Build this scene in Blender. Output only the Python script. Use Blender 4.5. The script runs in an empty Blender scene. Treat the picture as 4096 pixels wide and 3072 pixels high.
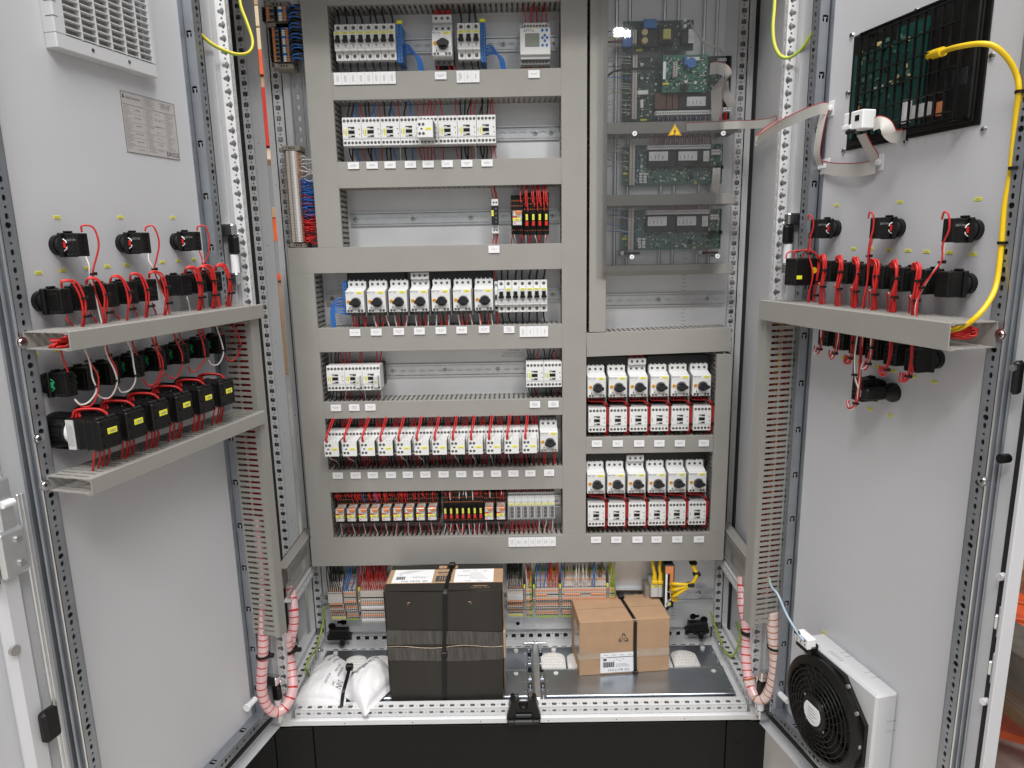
import bpy, math, random
from mathutils import Vector, Matrix
random.seed(7)
S = .001                                   # everything below is written in millimetres
scene = bpy.context.scene
COL = scene.collection
R = math.radians
# ------------------------------------------------------------------ camera
FPX = 2735.37                              # focal length in pixels of the 4096 wide photograph
CAM = Vector((7.68, -1475.2, 1336.8))
PITCH, YAW, ROLL = 0.198576, -0.0071255, -0.01897
cp, sp, cy, sy, cr, sr = math.cos(PITCH), math.sin(PITCH), math.cos(YAW), math.sin(YAW), math.cos(ROLL), math.sin(ROLL)
FW = Vector((sy*cp, cy*cp, -sp)); r0 = Vector((cy, -sy, 0)); u0 = r0.cross(FW)
RT = r0*cr + u0*sr; UP = u0*cr - r0*sr
cd = bpy.data.cameras.new('camera'); cam = bpy.data.objects.new('camera', cd); COL.objects.link(cam)
cd.sensor_width = 36; cd.lens = FPX/4096*36; cd.clip_start = .05; cd.clip_end = 200
cam.matrix_world = Matrix(((RT.x, UP.x, -FW.x, CAM.x*S), (RT.y, UP.y, -FW.y, CAM.y*S), (RT.z, UP.z, -FW.z, CAM.z*S), (0, 0, 0, 1)))
scene.camera = cam
# ------------------------------------------------------------------ light of the workshop
w = bpy.data.worlds.new('World'); scene.world = w; w.use_nodes = True
bg = w.node_tree.nodes['Background']; bg.inputs[0].default_value = (.93, .97, 1, 1); bg.inputs[1].default_value = .25
def area(name, loc, size, sizey, power, aim, col=(1, .98, .95)):
    l = bpy.data.lights.new(name, 'AREA'); l.shape = 'RECTANGLE'; l.size = size; l.size_y = sizey; l.energy = power; l.color = col
    o = bpy.data.objects.new(name, l); COL.objects.link(o); o.location = loc
    o.rotation_euler = (Vector(aim)-Vector(loc)).to_track_quat('-Z', 'Y').to_euler()
area('ceiling_light', (-.9, -2.0, 4.9), .5, 5.0, 150, (-.5, -1.0, 0))
area('ceiling_light', (1.2, -2.6, 4.9), .5, 5.0, 130, (.5, -1.0, 0))
area('ceiling_light', (1.91, -11.14, 5.0), .15, .12, 6, (0, 0, 1))
area('ceiling_light', (2.07, -11.23, 5.0), .10, .10, 3.5, (0, 0, 1))
area('ceiling_light', (.1, -3.6, 5.0), 4.0, .5, 120, (0, -.4, 1.0))
scene.view_settings.view_transform = 'Standard'; scene.view_settings.look = 'None'
scene.view_settings.exposure = 0; scene.view_settings.gamma = 1
# ------------------------------------------------------------------ picking a point of the photograph on a known plane
CR = {'A': (1000, 0), 'B': (2000, 0), 'C': (1000, 750), 'D': (2000, 750), 'E': (1000, 1500), 'G': (2000, 1500), 'H': (1000, 2247), 'I': (2000, 2247),
      'a': (0, 0), 'b': (0, 750), 'c': (0, 1500), 'd': (0, 2247), 'e': (2996, 0), 'f': (2996, 750), 'g': (2996, 1500), 'h': (2996, 2247)}
def px(c, x, y):
    if c == 'F': return x, y
    if c == 't1': return 1270+x*.18083, 2240+y*.18083
    if c == 't2': return 2010+x*.20344, 2240+y*.20344
    if c == 't3': return 2400+x*.22604, 2240+y*.22604
    if c == 'pc': return 2420+x*.30134, 30+y*.30134
    return CR[c][0]+x*.49729, CR[c][1]+y*.49729
def ray(c, x, y):
    x, y = px(c, x, y)
    return FW*FPX + RT*(x-2048) - UP*(y-1536)
def atY(c, x, y, Y):
    d = ray(c, x, y); return CAM + d*((Y-CAM.y)/d.y)
def atZ(c, x, y, Z):
    d = ray(c, x, y); return CAM + d*((Z-CAM.z)/d.z)
def atX(c, x, y, X):
    d = ray(c, x, y); return CAM + d*((X-CAM.x)/d.x)
# doors: local x to the viewer's right along the door, local y into the door, origin on the stiffener frame by the hinge
DOOR = {'L': (Vector((-592, -58, 0)), math.atan2(.968, .249)), 'R': (Vector((586, -69, 0)), math.atan2(-.972, .236))}
def dmat(dr):
    o, a = DOOR[dr]; return Matrix.Translation(o*S) @ Matrix.Rotation(a, 4, 'Z')
def dw(dr, t, y, z):
    o, a = DOOR[dr]; return Vector((o.x+t*math.cos(a)-y*math.sin(a), o.y+t*math.sin(a)+y*math.cos(a), z))
def atD(dr, c, x, y, off):
    o, a = DOOR[dr]; ex = Vector((math.cos(a), math.sin(a), 0)); ey = Vector((-math.sin(a), math.cos(a), 0))
    d = ray(c, x, y); O = o+ey*off
    p = CAM + d*((O-CAM).dot(ey)/d.dot(ey)); return (p-O).dot(ex), p.z
# ------------------------------------------------------------------ materials
MATS = {}
def mat(name, col, rough=.5, metal=0, noise=0, nscale=40, bump=0, bscale=300, spec=.5, coat=0, stretch=None, rvar=0):
    if name in MATS: return MATS[name]
    m = bpy.data.materials.new(name); m.use_nodes = True; nt = m.node_tree; b = nt.nodes['Principled BSDF']
    b.inputs['Base Color'].default_value = (*col, 1); b.inputs['Roughness'].default_value = rough; b.inputs['Metallic'].default_value = metal
    b.inputs['Specular IOR Level'].default_value = spec
    if coat: b.inputs['Coat Weight'].default_value = coat
    if noise or bump or rvar:
        tc = nt.nodes.new('ShaderNodeTexCoord'); src = tc.outputs['Object']
        if stretch:
            mp = nt.nodes.new('ShaderNodeMapping'); mp.inputs['Scale'].default_value = stretch; nt.links.new(src, mp.inputs[0]); src = mp.outputs[0]
    if noise or rvar:
        n = nt.nodes.new('ShaderNodeTexNoise'); n.inputs['Scale'].default_value = nscale; n.inputs['Detail'].default_value = 4; nt.links.new(src, n.inputs['Vector'])
    if noise:
        r = nt.nodes.new('ShaderNodeValToRGB'); nt.links.new(n.outputs['Fac'], r.inputs[0])
        r.color_ramp.elements[0].position = .3; r.color_ramp.elements[1].position = .7
        r.color_ramp.elements[0].color = (*[c*(1-noise) for c in col], 1); r.color_ramp.elements[1].color = (*[min(1, c*(1+noise)) for c in col], 1)
        nt.links.new(r.outputs[0], b.inputs['Base Color'])
    if rvar:
        mr = nt.nodes.new('ShaderNodeMapRange'); mr.inputs['To Min'].default_value = rough-rvar; mr.inputs['To Max'].default_value = rough+rvar
        nt.links.new(n.outputs['Fac'], mr.inputs[0]); nt.links.new(mr.outputs[0], b.inputs['Roughness'])
    if bump:
        n2 = nt.nodes.new('ShaderNodeTexNoise'); n2.inputs['Scale'].default_value = bscale; n2.inputs['Detail'].default_value = 3; nt.links.new(src, n2.inputs['Vector'])
        bp = nt.nodes.new('ShaderNodeBump'); bp.inputs['Strength'].default_value = bump; bp.inputs['Distance'].default_value = .002
        nt.links.new(n2.outputs['Fac'], bp.inputs['Height']); nt.links.new(bp.outputs[0], b.inputs['Normal'])
    MATS[name] = m; return m
DUCT = mat('duct_grey_pvc', (.312, .302, .284), .5, noise=.03, nscale=14, bump=.04, bscale=900)
PAINT = mat('light_grey_powder_coat', (.60, .605, .625), .42, noise=.025, nscale=5, bump=.05, bscale=1500)
SHEET = mat('door_sheet_powder_coat', (.605, .61, .64), .45, noise=.03, nscale=3, bump=.06, bscale=1400)
FRAME = mat('frame_powder_coat', (.66, .665, .68), .4, noise=.03, nscale=12, bump=.04, bscale=1200)
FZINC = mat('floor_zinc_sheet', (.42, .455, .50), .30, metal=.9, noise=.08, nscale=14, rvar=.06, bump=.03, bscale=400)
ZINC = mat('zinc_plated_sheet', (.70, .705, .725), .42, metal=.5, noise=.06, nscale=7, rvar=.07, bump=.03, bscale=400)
RAILM = mat('din_rail_steel', (.72, .74, .76), .33, metal=.9, noise=.05, nscale=50)
STEEL = mat('bright_steel', (.7, .71, .72), .25, metal=1)
TUBEZ = mat('zinc_tube_profile', (.36, .385, .42), .38, metal=.75, noise=.08, nscale=25)
PLINTH = mat('black_plinth_paint', (.0075, .0078, .0085), .5, noise=.12, nscale=80, bump=.05, bscale=900, spec=.22)
RUBBER = mat('black_rubber', (.012, .012, .013), .7)
BLACK = mat('black_plastic', (.0075, .0072, .007), .4, noise=.2, nscale=70, spec=.32)
HOLE = mat('dark_opening', (.012, .012, .013), .9, spec=.1)
DGREY = mat('dark_grey_plastic', (.020, .021, .024), .4, spec=.35)
MGREY = mat('mid_grey_plastic', (.20, .20, .205), .5)
WHITE = mat('device_white_plastic', (.76, .765, .765), .42, noise=.02, nscale=30)
LWHITE = mat('pale_grey_plastic', (.60, .605, .61), .45)
PAPER = mat('white_label_card', (.84, .845, .87), .55)
INK = mat('print_ink', (.06, .06, .065), .7)
GINK = mat('grey_print', (.33, .33, .34), .7)
YEL = mat('yellow_tag', (.83, .80, .04), .45)
AMB = mat('amber_dial', (.72, .33, .02), .4)
BLUE = mat('blue_plastic', (.03, .17, .52), .42)
RED = mat('red_insulation', (.56, .022, .02), .38, noise=.1, nscale=60)
DRED = mat('dark_red_insulation', (.36, .014, .014), .42, noise=.12, nscale=60)
WBLACK = mat('black_insulation', (.012, .012, .013), .38)
WBLUE = mat('blue_insulation', (.03, .16, .52), .36)
WWHITE = mat('white_insulation', (.74, .70, .68), .4)
WBROWN = mat('brown_insulation', (.12, .05, .03), .45)
WORANGE = mat('orange_insulation', (.75, .16, .02), .4)
PBLUE = mat('pale_blue_insulation', (.36, .46, .58), .4)
WGY = mat('green_insulation', (.30, .43, .05), .4)
WYE = mat('yellow_insulation', (.72, .55, .03), .4)
CYEL = mat('yellow_cable_jacket', (.80, .53, .01), .36)
GREYW = mat('grey_ribbon_insulation', (.52, .505, .48), .45)
ORANGE = mat('orange_lever', (.72, .26, .10), .45)
BEIGE = mat('terminal_beige', (.58, .53, .485), .5, noise=.04, nscale=80)
BROWNG = mat('brown_grey_plastic', (.27, .235, .20), .55)
GREENY = mat('green_terminal', (.30, .47, .06), .45)
PCB = mat('circuit_board_green', (.006, .052, .033), .4, noise=.45, nscale=190)
PCB2 = mat('circuit_board_pale_green', (.06, .15, .115), .4, noise=.35, nscale=190)
CARD = mat('brown_cardboard', (.43, .275, .165), .75, noise=.06, nscale=25, bump=.08, bscale=500)
DCARD = mat('black_printed_cardboard', (.0215, .0185, .015), .6, noise=.15, nscale=14, bump=.12, bscale=220, stretch=(1, 1, .12))
BAG = mat('white_bag_fabric', (.80, .80, .82), .55, bump=.25, bscale=220)
FOAM = mat('white_foam_pad', (.66, .645, .63), .6)
PINK = mat('pink_spiral_tube', (.76, .50, .51), .35, noise=.06, nscale=30, coat=.3)
PALEP = mat('pale_spiral_tube', (.78, .62, .60), .35, noise=.06, nscale=30, coat=.3)
TAPE = mat('clear_packing_tape', (.40, .30, .21), .16, noise=.1, nscale=20, coat=.4)
DTAPE = mat('tape_over_black', (.05, .047, .043), .25, noise=.5, nscale=26, coat=.4, stretch=(5, 1, .5), bump=.15, bscale=60)
FILTER = mat('filter_mat', (.35, .34, .31), .9, noise=.12, nscale=60)
LCD = mat('lcd_screen', (.25, .28, .24), .25)
ORPAINT = mat('orange_rack_paint', (.70, .105, .025), .5, noise=.25, nscale=18)
REDP = mat('red_crate', (.50, .02, .015), .5)
WOOD = mat('grey_old_timber', (.22, .16, .115), .8, noise=.3, nscale=12, bump=.3, bscale=60, stretch=(1, 8, 8))
JUTE = mat('jute_wrap', (.30, .20, .12), .9, noise=.3, nscale=60, bump=.5, bscale=200)
CONC = mat('workshop_concrete', (.52, .485, .44), .6, noise=.1, nscale=3, bump=.05, bscale=80)
RELAYC = mat('clear_relay_case', (.44, .41, .39), .2, noise=.5, nscale=90, coat=.6)
RELAYO = mat('relay_orange_coil', (.62, .19, .05), .3)
YTRI = mat('warning_yellow', (.85, .52, .01), .45)
GOLD = mat('capacitor_gold', (.62, .50, .24), .35)
YPAPER = mat('transformer_yellow', (.60, .55, .16), .5)
def acrylic():
    m = bpy.data.materials.new('clear_acrylic'); m.use_nodes = True; nt = m.node_tree; nt.nodes.remove(nt.nodes['Principled BSDF'])
    tr = nt.nodes.new('ShaderNodeBsdfTransparent'); tr.inputs[0].default_value = (.995, .995, .995, 1)
    gl = nt.nodes.new('ShaderNodeBsdfGlossy'); gl.inputs['Roughness'].default_value = .02; gl.inputs[0].default_value = (1, 1, 1, 1)
    fr = nt.nodes.new('ShaderNodeFresnel'); fr.inputs[0].default_value = 1.5
    df = nt.nodes.new('ShaderNodeBsdfDiffuse'); df.inputs[0].default_value = (.8, .8, .8, 1)
    mx = nt.nodes.new('ShaderNodeMixShader'); m2 = nt.nodes.new('ShaderNodeMixShader'); m2.inputs[0].default_value = .018  # small white diffuse share paints a milky haze over the sheet
    nt.links.new(fr.outputs[0], mx.inputs[0]); nt.links.new(tr.outputs[0], mx.inputs[1]); nt.links.new(gl.outputs[0], mx.inputs[2])
    nt.links.new(mx.outputs[0], m2.inputs[1]); nt.links.new(df.outputs[0], m2.inputs[2])
    nt.links.new(m2.outputs[0], nt.nodes['Material Output'].inputs[0]); return m
ACRYL = acrylic()
# ------------------------------------------------------------------ mesh building
class MB:
    def __init__(s): s.v = []; s.f = []; s.m = []; s.ms = []; s.sm = []
    def mi(s, m):
        if m not in s.ms: s.ms.append(m)
        return s.ms.index(m)
    def add(s, vs, fs, m, smooth=False):
        o = len(s.v); k = s.mi(m); s.v += [tuple(q) for q in vs]
        for q in fs: s.f.append(tuple(i+o for i in q)); s.m.append(k); s.sm.append(smooth)
        return s
    def box(s, x0, x1, y0, y1, z0, z1, m, c=0):
        x0, x1 = min(x0, x1), max(x0, x1); y0, y1 = min(y0, y1), max(y0, y1); z0, z1 = min(z0, z1), max(z0, z1)
        if not c:
            return s.add([(x0, y0, z0), (x1, y0, z0), (x1, y1, z0), (x0, y1, z0), (x0, y0, z1), (x1, y0, z1), (x1, y1, z1), (x0, y1, z1)],
                         [(0, 3, 2, 1), (4, 5, 6, 7), (0, 1, 5, 4), (1, 2, 6, 5), (2, 3, 7, 6), (3, 0, 4, 7)], m)
        c = min(c, (x1-x0)*.45, (y1-y0)*.45, (z1-z0)*.45)
        vs = []; ix = {}
        for sx in (0, 1):
            for sy_ in (0, 1):
                for sz in (0, 1):
                    X = (x0, x1)[sx]; Y = (y0, y1)[sy_]; Z = (z0, z1)[sz]; ax = c*(1-2*sx); ay = c*(1-2*sy_); az = c*(1-2*sz)
                    for k, q in enumerate(((X, Y+ay, Z+az), (X+ax, Y, Z+az), (X+ax, Y+ay, Z))): ix[sx, sy_, sz, k] = len(vs); vs.append(q)
        g = lambda a, b, d, k: ix[a, b, d, k]
        fs = []
        for e in (0, 1):
            fs.append([g(e, 0, 0, 0), g(e, 1, 0, 0), g(e, 1, 1, 0), g(e, 0, 1, 0)][::(1 if e else -1)])
            fs.append([g(0, e, 0, 1), g(0, e, 1, 1), g(1, e, 1, 1), g(1, e, 0, 1)][::(1 if e else -1)])
            fs.append([g(0, 0, e, 2), g(1, 0, e, 2), g(1, 1, e, 2), g(0, 1, e, 2)][::(1 if e else -1)])
        for a in (0, 1):
            for b in (0, 1):
                fs.append([g(a, b, 0, 0), g(a, b, 1, 0), g(a, b, 1, 1), g(a, b, 0, 1)][::(1 if a == b else -1)][::-1])
                fs.append([g(a, 0, b, 0), g(a, 1, b, 0), g(a, 1, b, 2), g(a, 0, b, 2)][::(1 if a == b else -1)])
                fs.append([g(0, a, b, 1), g(1, a, b, 1), g(1, a, b, 2), g(0, a, b, 2)][::(1 if a == b else -1)][::-1])
                for d in (0, 1):
                    fs.append([g(a, b, d, 0), g(a, b, d, 1), g(a, b, d, 2)][::(1 if (a+b+d) % 2 else -1)])
        return s.add(vs, fs, m)
    def cyl(s, x, y, z, r, h, m, ax='y', n=12, r2=None, cap=True):
        # from (x,y,z) along -y (towards the viewer), +z or +x
        r2 = r if r2 is None else r2; vs = []
        for k, rr in ((0, r), (1, r2)):
            for i in range(n):
                a = 2*math.pi*i/n; c_, s_ = math.cos(a)*rr, math.sin(a)*rr
                vs.append({'y': (x+c_, y-h*k, z+s_), 'z': (x+c_, y+s_, z+h*k), 'x': (x+h*k, y+c_, z+s_)}[ax])
        s.add(vs, [(i, (i+1) % n, n+(i+1) % n, n+i) for i in range(n)], m, True)
        if cap: s.add(vs, [tuple(range(n-1, -1, -1)), tuple(range(n, 2*n))], m)
        return s
    def prism(s, pts, a, b, m, ax='x'):
        n = len(pts); f = {'x': lambda u, v, q: (q, u, v), 'y': lambda u, v, q: (u, q, v), 'z': lambda u, v, q: (u, v, q)}[ax]
        vs = [f(u, v, a) for u, v in pts]+[f(u, v, b) for u, v in pts]
        return s.add(vs, [tuple(range(n))[::-1], tuple(range(n, 2*n))]+[(i, (i+1) % n, n+(i+1) % n, n+i) for i in range(n)], m)
    def quad(s, a, b, c, d, m): return s.add([a, b, c, d], [(0, 1, 2, 3)], m)
    def tube(s, path, r, m, n=6, m2=None, every=0, rj=None):
        P = [Vector(p) for p in path]; vs = []; N = len(P)
        t = (P[1]-P[0]).normalized(); up = Vector((0, 0, 1)) if abs(t.z) < .9 else Vector((1, 0, 0))
        a = t.cross(up).normalized()
        for i in range(N):
            t = (P[min(i+1, N-1)]-P[max(i-1, 0)]).normalized(); a = (a-t*a.dot(t)).normalized(); b = t.cross(a)
            for k in range(n):
                g = 2*math.pi*k/n; vs.append(P[i]+(a*math.cos(g)+b*math.sin(g))*r)
        for i in range(N-1):
            mm = m2[i % len(m2)] if isinstance(m2, (list, tuple)) else m
            s.add(vs[i*n:(i+2)*n], [(k, (k+1) % n, n+(k+1) % n, n+k) for k in range(n)], mm, True)
        s.add(vs[:n], [tuple(range(n-1, -1, -1))], m); s.add(vs[-n:], [tuple(range(n))], m); return s
    def band(s, path, wv, h, m, th=.8):
        # flat ribbon along a path: wv is the width vector (or one per point), thickness th
        P = [Vector(p) for p in path]; N = len(P); vs = []
        for i in range(N):
            W = Vector(wv[i] if isinstance(wv, list) else wv)
            t = (P[min(i+1, N-1)]-P[max(i-1, 0)]).normalized(); nn = t.cross(W).normalized()*th/2
            vs += [P[i]-W/2-nn, P[i]+W/2-nn, P[i]+W/2+nn, P[i]-W/2+nn]
        for i in range(N-1):
            s.add(vs[i*4:i*4+8], [(0, 1, 5, 4), (1, 2, 6, 5), (2, 3, 7, 6), (3, 0, 4, 7)], m, False)
        s.add(vs[:4], [(3, 2, 1, 0)], m); s.add(vs[-4:], [(0, 1, 2, 3)], m); return s
    def xf(s, M):
        s.v = [tuple(M @ Vector(p)) for p in s.v]; return s
    def join(s, o):
        b = len(s.v); s.v += o.v
        for f_, k, q in zip(o.f, o.m, o.sm): s.f.append(tuple(i+b for i in f_)); s.m.append(s.mi(o.ms[k])); s.sm.append(q)
        return s
    def mesh(s, name):
        me = bpy.data.meshes.new(name); me.from_pydata([(p[0]*S, p[1]*S, p[2]*S) for p in s.v], [], s.f)
        for m in s.ms: me.materials.append(m)
        me.polygons.foreach_set('material_index', s.m); me.polygons.foreach_set('use_smooth', s.sm); me.update(); return me
# a cell of perforated sheet: rectangle with a hole, in the plane (u,v); T maps (u,v,depth) to a point
def cell(mb, T, u0, v0, u1, v1, hole, m, th=2, n=12, cu=None, cv=None):
    cu = (u0+u1)/2 if cu is None else cu; cv = (v0+v1)/2 if cv is None else cv
    an = sorted([2*math.pi*i/n+.01 for i in range(n)]+[math.atan2(v-cv, u-cu) % (2*math.pi) for u in (u0, u1) for v in (v0, v1)])
    out = []; inn = []
    for a in an:
        c, s_ = math.cos(a), math.sin(a); k = 1e9
        if c > 1e-9: k = min(k, (u1-cu)/c)
        if c < -1e-9: k = min(k, (u0-cu)/c)
        if s_ > 1e-9: k = min(k, (v1-cv)/s_)
        if s_ < -1e-9: k = min(k, (v0-cv)/s_)
        out.append((cu+c*k, cv+s_*k)); r = min(hole(a), k*.97); inn.append((cu+c*r, cv+s_*r))
    N = len(an); vs = [T(u, v, 0) for u, v in out]+[T(u, v, 0) for u, v in inn]+[T(u, v, th) for u, v in inn]
    mb.add(vs, [(i, (i+1) % N, N+(i+1) % N, N+i) for i in range(N)]+[(N+i, N+(i+1) % N, 2*N+(i+1) % N, 2*N+i) for i in range(N)], m)
hsq = lambda w_, h_: (lambda a: min(w_/max(abs(math.cos(a)), 1e-6), h_/max(abs(math.sin(a)), 1e-6)))
hci = lambda r: (lambda a: r)
def hclub(sg):
    pts = [(2.2, 0, 5.2), (2.2, 4.6, 3.2), (2.2, -4.6, 3.2), (-4, 0, 3.6)]
    def f(a):
        best = 1.5
        for x, y, r in pts:
            x *= sg; b = x*math.cos(a)+y*math.sin(a); d = b*b-(x*x+y*y-r*r)
            if d >= 0: best = max(best, b+math.sqrt(d))
        return best
    return f
# ------------------------------------------------------------------ objects
NOTES = []
def link(name, data, parent=None, loc=None, M=None):
    o = bpy.data.objects.new(name, data); COL.objects.link(o)
    if parent: o.parent = parent
    if M is not None: o.matrix_local = M
    elif loc is not None: o.location = Vector(loc)*S
    return o
def tag(o, label, cat=None, group=None, kind=None):
    if label: o['label'] = label
    if cat: o['category'] = cat
    if group: o['group'] = group
    if kind: o['kind'] = kind
    return o
def thing(name, label, cat, loc=(0, 0, 0), group=None, M=None):
    return tag(link(name, None, loc=loc, M=M), label, cat, group)
def part(name, mb, parent, loc=(0, 0, 0), kind=None, label=None):
    o = link(name, mb if isinstance(mb, bpy.types.Mesh) else mb.mesh(name), parent, loc)
    return tag(o, label, kind=kind)
def solo(name, mb, label, cat, group=None, loc=(0, 0, 0), kind=None, M=None):
    return tag(link(name, mb if isinstance(mb, bpy.types.Mesh) else mb.mesh(name), None, loc, M), label, cat, group, kind)
def structure(name, mb): return tag(link(name, mb.mesh(name)), None, kind='structure')
def spawn(name, label, cat, kit, loc, group=None, M=None):
    # kit: list of (part name, mesh, offset, [sub parts])
    t = thing(name, label, cat, loc, group, M)
    for n_, me, of, sub in kit:
        o = link(n_, me, t, of)
        for n2, m2, of2 in sub: link(n2, m2, o, of2)
    return t
ORD = ['first', 'second', 'third', 'fourth', 'fifth', 'sixth', 'seventh', 'eighth', 'ninth', 'tenth', 'eleventh', 'twelfth', 'thirteenth']
def text(body, size, m, al='CENTER', lead=1.0, mirror=False, res=1):
    cu = bpy.data.curves.new('t', 'FONT'); cu.body = body; cu.size = size*S; cu.align_x = al; cu.align_y = 'CENTER'; cu.resolution_u = res; cu.space_line = lead
    o = bpy.data.objects.new('t', cu); me = o.to_mesh()
    mb = MB(); mb.add([(v.co.x/S, 0, v.co.y/S) for v in me.vertices], [tuple(p.vertices) for p in me.polygons], m)
    o.to_mesh_clear(); bpy.data.objects.remove(o); bpy.data.curves.remove(cu); return mb
def textat(body, size, m, x, y, z, rot=0, **k):
    mb = text(body, size, m, **k)
    return mb.xf(Matrix.Translation((x, y, z)) @ Matrix.Rotation(rot, 4, 'Y'))
def curve(pts, n=8):
    # Catmull-Rom through the points
    P = [Vector(p) for p in pts]; P = [P[0]*2-P[1]]+P+[P[-1]*2-P[-2]]; out = []
    for i in range(1, len(P)-2):
        for k in range(n):
            t = k/n; out.append(.5*((2*P[i])+(P[i+1]-P[i-1])*t+(2*P[i-1]-5*P[i]+4*P[i+1]-P[i+2])*t*t+(3*P[i]-P[i-1]-3*P[i+1]+P[i+2])*t**3))
    out.append(P[-2]); return out
# ================================================================== SETTING AND CABINET
fl = MB(); fl.box(-9000, 9000, -9000, 9000, -60, 0, CONC); structure('floor', fl)
cab = thing('control_cabinet', 'large light grey control cabinet with both doors swung wide open', 'cabinet')
def pcells(mb, T, u0, u1, z0, z1, items):
    # items: list of (v centre, height, hole, hole centre u)
    for v, h, ho, cu in items:
        if v-h/2 >= z0-1e-3 and v+h/2 <= z1+1e-3: cell(mb, T, u0, v-h/2, u1, v+h/2, ho, FRAME, cu=cu, n=10)
def front_post(sg, z_first):
    mb = MB(); X = lambda a: sg*a
    T = lambda u, v, d: (u, d, v)
    a, b = sorted((X(558), X(579)))
    its = []
    for k in range(-7, 64):
        its += [(z_first-25*k, 16, hclub(-sg), X(567.5)), (z_first-25*k-12.5, 9, hci(2.3), X(567))]
    pcells(mb, T, a, b, 236, 1990, its)
    T2 = lambda u, v, d: (X(558)+sg*d, u, v)
    its = [(z_first-25*k, 25, hsq(3, 6), 9) for k in range(-7, 64)]
    pcells(mb, T2, 0, 18, 236, 1990, its)
    mb.box(X(558), X(600), 18, 20, 200, 1990, FRAME)
    mb.box(X(579), X(590), 4, 18, 200, 1990, FRAME); mb.box(X(590), X(594), 8, 18, 200, 1990, FRAME)
    mb.box(X(594), X(601), -9, 18, 200, 1990, FRAME, 2)
    mb.box(X(601.5), X(606), -6, 20, 200, 1990, RUBBER)  # black strip painted in for the shaded gap beside the post
    return mb
part('front_post', front_post(-1, 1805), cab); part('front_post', front_post(1, 1780), cab)
def rear_post(sg, zf, wide=True):
    mb = MB(); X = lambda a: sg*a; T = lambda u, v, d: (u, 320+d, v)
    a, b = sorted((X(561), X(583))); its = []
    for k in range(0, 80): its += [(zf-25*k, 15.5, hsq(6, 6), X(572)), (zf-25*k-12.5, 9.5, hci(2.2), X(572))]
    pcells(mb, T, a, b, 255, 1990, its)
    mb.box(X(583), X(600), 318, 321, 200, 1990, FRAME); mb.box(X(561), X(600), 345, 348, 200, 1990, FRAME)
    mb.box(X(559), X(561), 320, 348, 200, 1990, FRAME); mb.box(X(583), X(585), 318, 345, 200, 1990, FRAME)
    for z in range(300, 1990, 300): mb.cyl(X(592), 318, z, 1.2, .4, DGREY, n=8)
    return mb
for sg in (-1, 1): part('rear_post', rear_post(sg, 1959), cab)
mb = MB(); mb.box(599, 602, 36, 400, 200, 1995, PAINT); mb.box(594, 599, 286, 300, 210, 1990, RUBBER); part('side_panel', mb, cab)
mb = MB(); mb.box(-600, 602, 400, 402, 200, 2000, PAINT); part('rear_panel', mb, cab)
mb = MB(); mb.box(-600, 602, -10, 400, 1990, 2003, PAINT); part('roof', mb, cab)
# mounting plate with rounded stamping, keyholes and ruler marks
mb = MB(); mb.box(-548, 551, 305, 308, 262, 1975, ZINC); mb.box(-551, -548, 305, 325, 262, 1975, ZINC); mb.box(551, 554, 305, 325, 262, 1975, ZINC); mb.box(-548, 551, 308, 325, 262, 264, ZINC)
pl = part('mounting_plate', mb, cab)
mb = MB()
for (c, x, y, r) in (('H', 752, 485, 9), ('H', 660, 520, 11), ('I', 1552, 440, 9), ('I', 1640, 467, 11), ('I', 144, 497, 5.5)):
    p = atY(c, x, y, 304.7); mb.cyl(p.x, 305, p.z, r, .4, HOLE, n=18)
for (c, x0, x1, y) in (('H', 703, 745, 487), ('I', 1560, 1602, 438)):
    a = atY(c, x0, y, 304.6); b = atY(c, x1, y, 304.6); mb.box(a.x, b.x, 304.6, 304.9, a.z-4, a.z+4, HOLE)
part('keyhole', mb, pl)
mb = MB()
for (c, x, y0, y1, n_) in (('D', 1490, 705, 1100, 14), ('I', 900, 465, 525, 3), ('C', 720, 690, 820, 5), ('D', 1495, 470, 570, 4), ('I', 1400, 380, 460, 4), ('C', 735, 1030, 1080, 3)):
    a = atY(c, x, y0, 304.6); b = atY(c, x, y1, 304.6)
    for i in range(n_):
        z = a.z+(b.z-a.z)*i/(n_-1); wd = 7 if i % 5 else 11; mb.box(a.x-wd, a.x+(2 if i % 3 else 5), 304.7, 304.9, z-.7, z+.7, GINK)
for i, s_ in enumerate(('5051.086', '1200x1800 mm', 'M 2141-0206040')):
    p = atY('C', 2118, 1310+i*23, 304.6); mb.join(textat(s_, 9, GINK, p.x, 304.6, p.z))
part('plate_print', mb, pl)
# frame rails at the bottom
mb = MB(); T = lambda u, v, d: (u, v, 237-d); T2 = lambda u, v, d: (u, d, v)
x = -340-25*8-.0
for k in range(45):
    xc = -340-8*25+25*k+.5
    if xc < -553 or xc > 553: continue
    cell(mb, T, xc-7.5, 1, xc+7.5, 27, hsq(6, 5), FRAME, cv=13, n=8); cell(mb, T, xc+7.5, 1, xc+17.5, 27, hci(1.8), FRAME, cv=13, n=8)
    cell(mb, T2, xc-7.5, 217, xc+7.5, 237, (lambda a: min(5.2, 3.4/max(abs(math.sin(a)), .3))), FRAME, cv=227.5, n=10); cell(mb, T2, xc+7.5, 217, xc+17.5, 237, hci(1.8), FRAME, cv=227.5, n=8)
mb.box(-600, 600, -10, 1, 201, 217, FRAME, 2); mb.box(-560, 560, 27, 30, 205, 237, FRAME); mb.box(-560, 560, 2, 27, 203, 206, FRAME)
mb.box(-600, -556, -9, 40, 201, 236, FRAME); mb.box(560, 600, -9, 40, 201, 236, FRAME)
for xx in (-425, -260, -95, 70, 235, 400): mb.cyl(xx, -10, 208, 1.4, .4, DGREY, n=8)
part('front_rail', mb, cab)
mb = MB(); T = lambda u, v, d: (u, 320+d, v)
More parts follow.
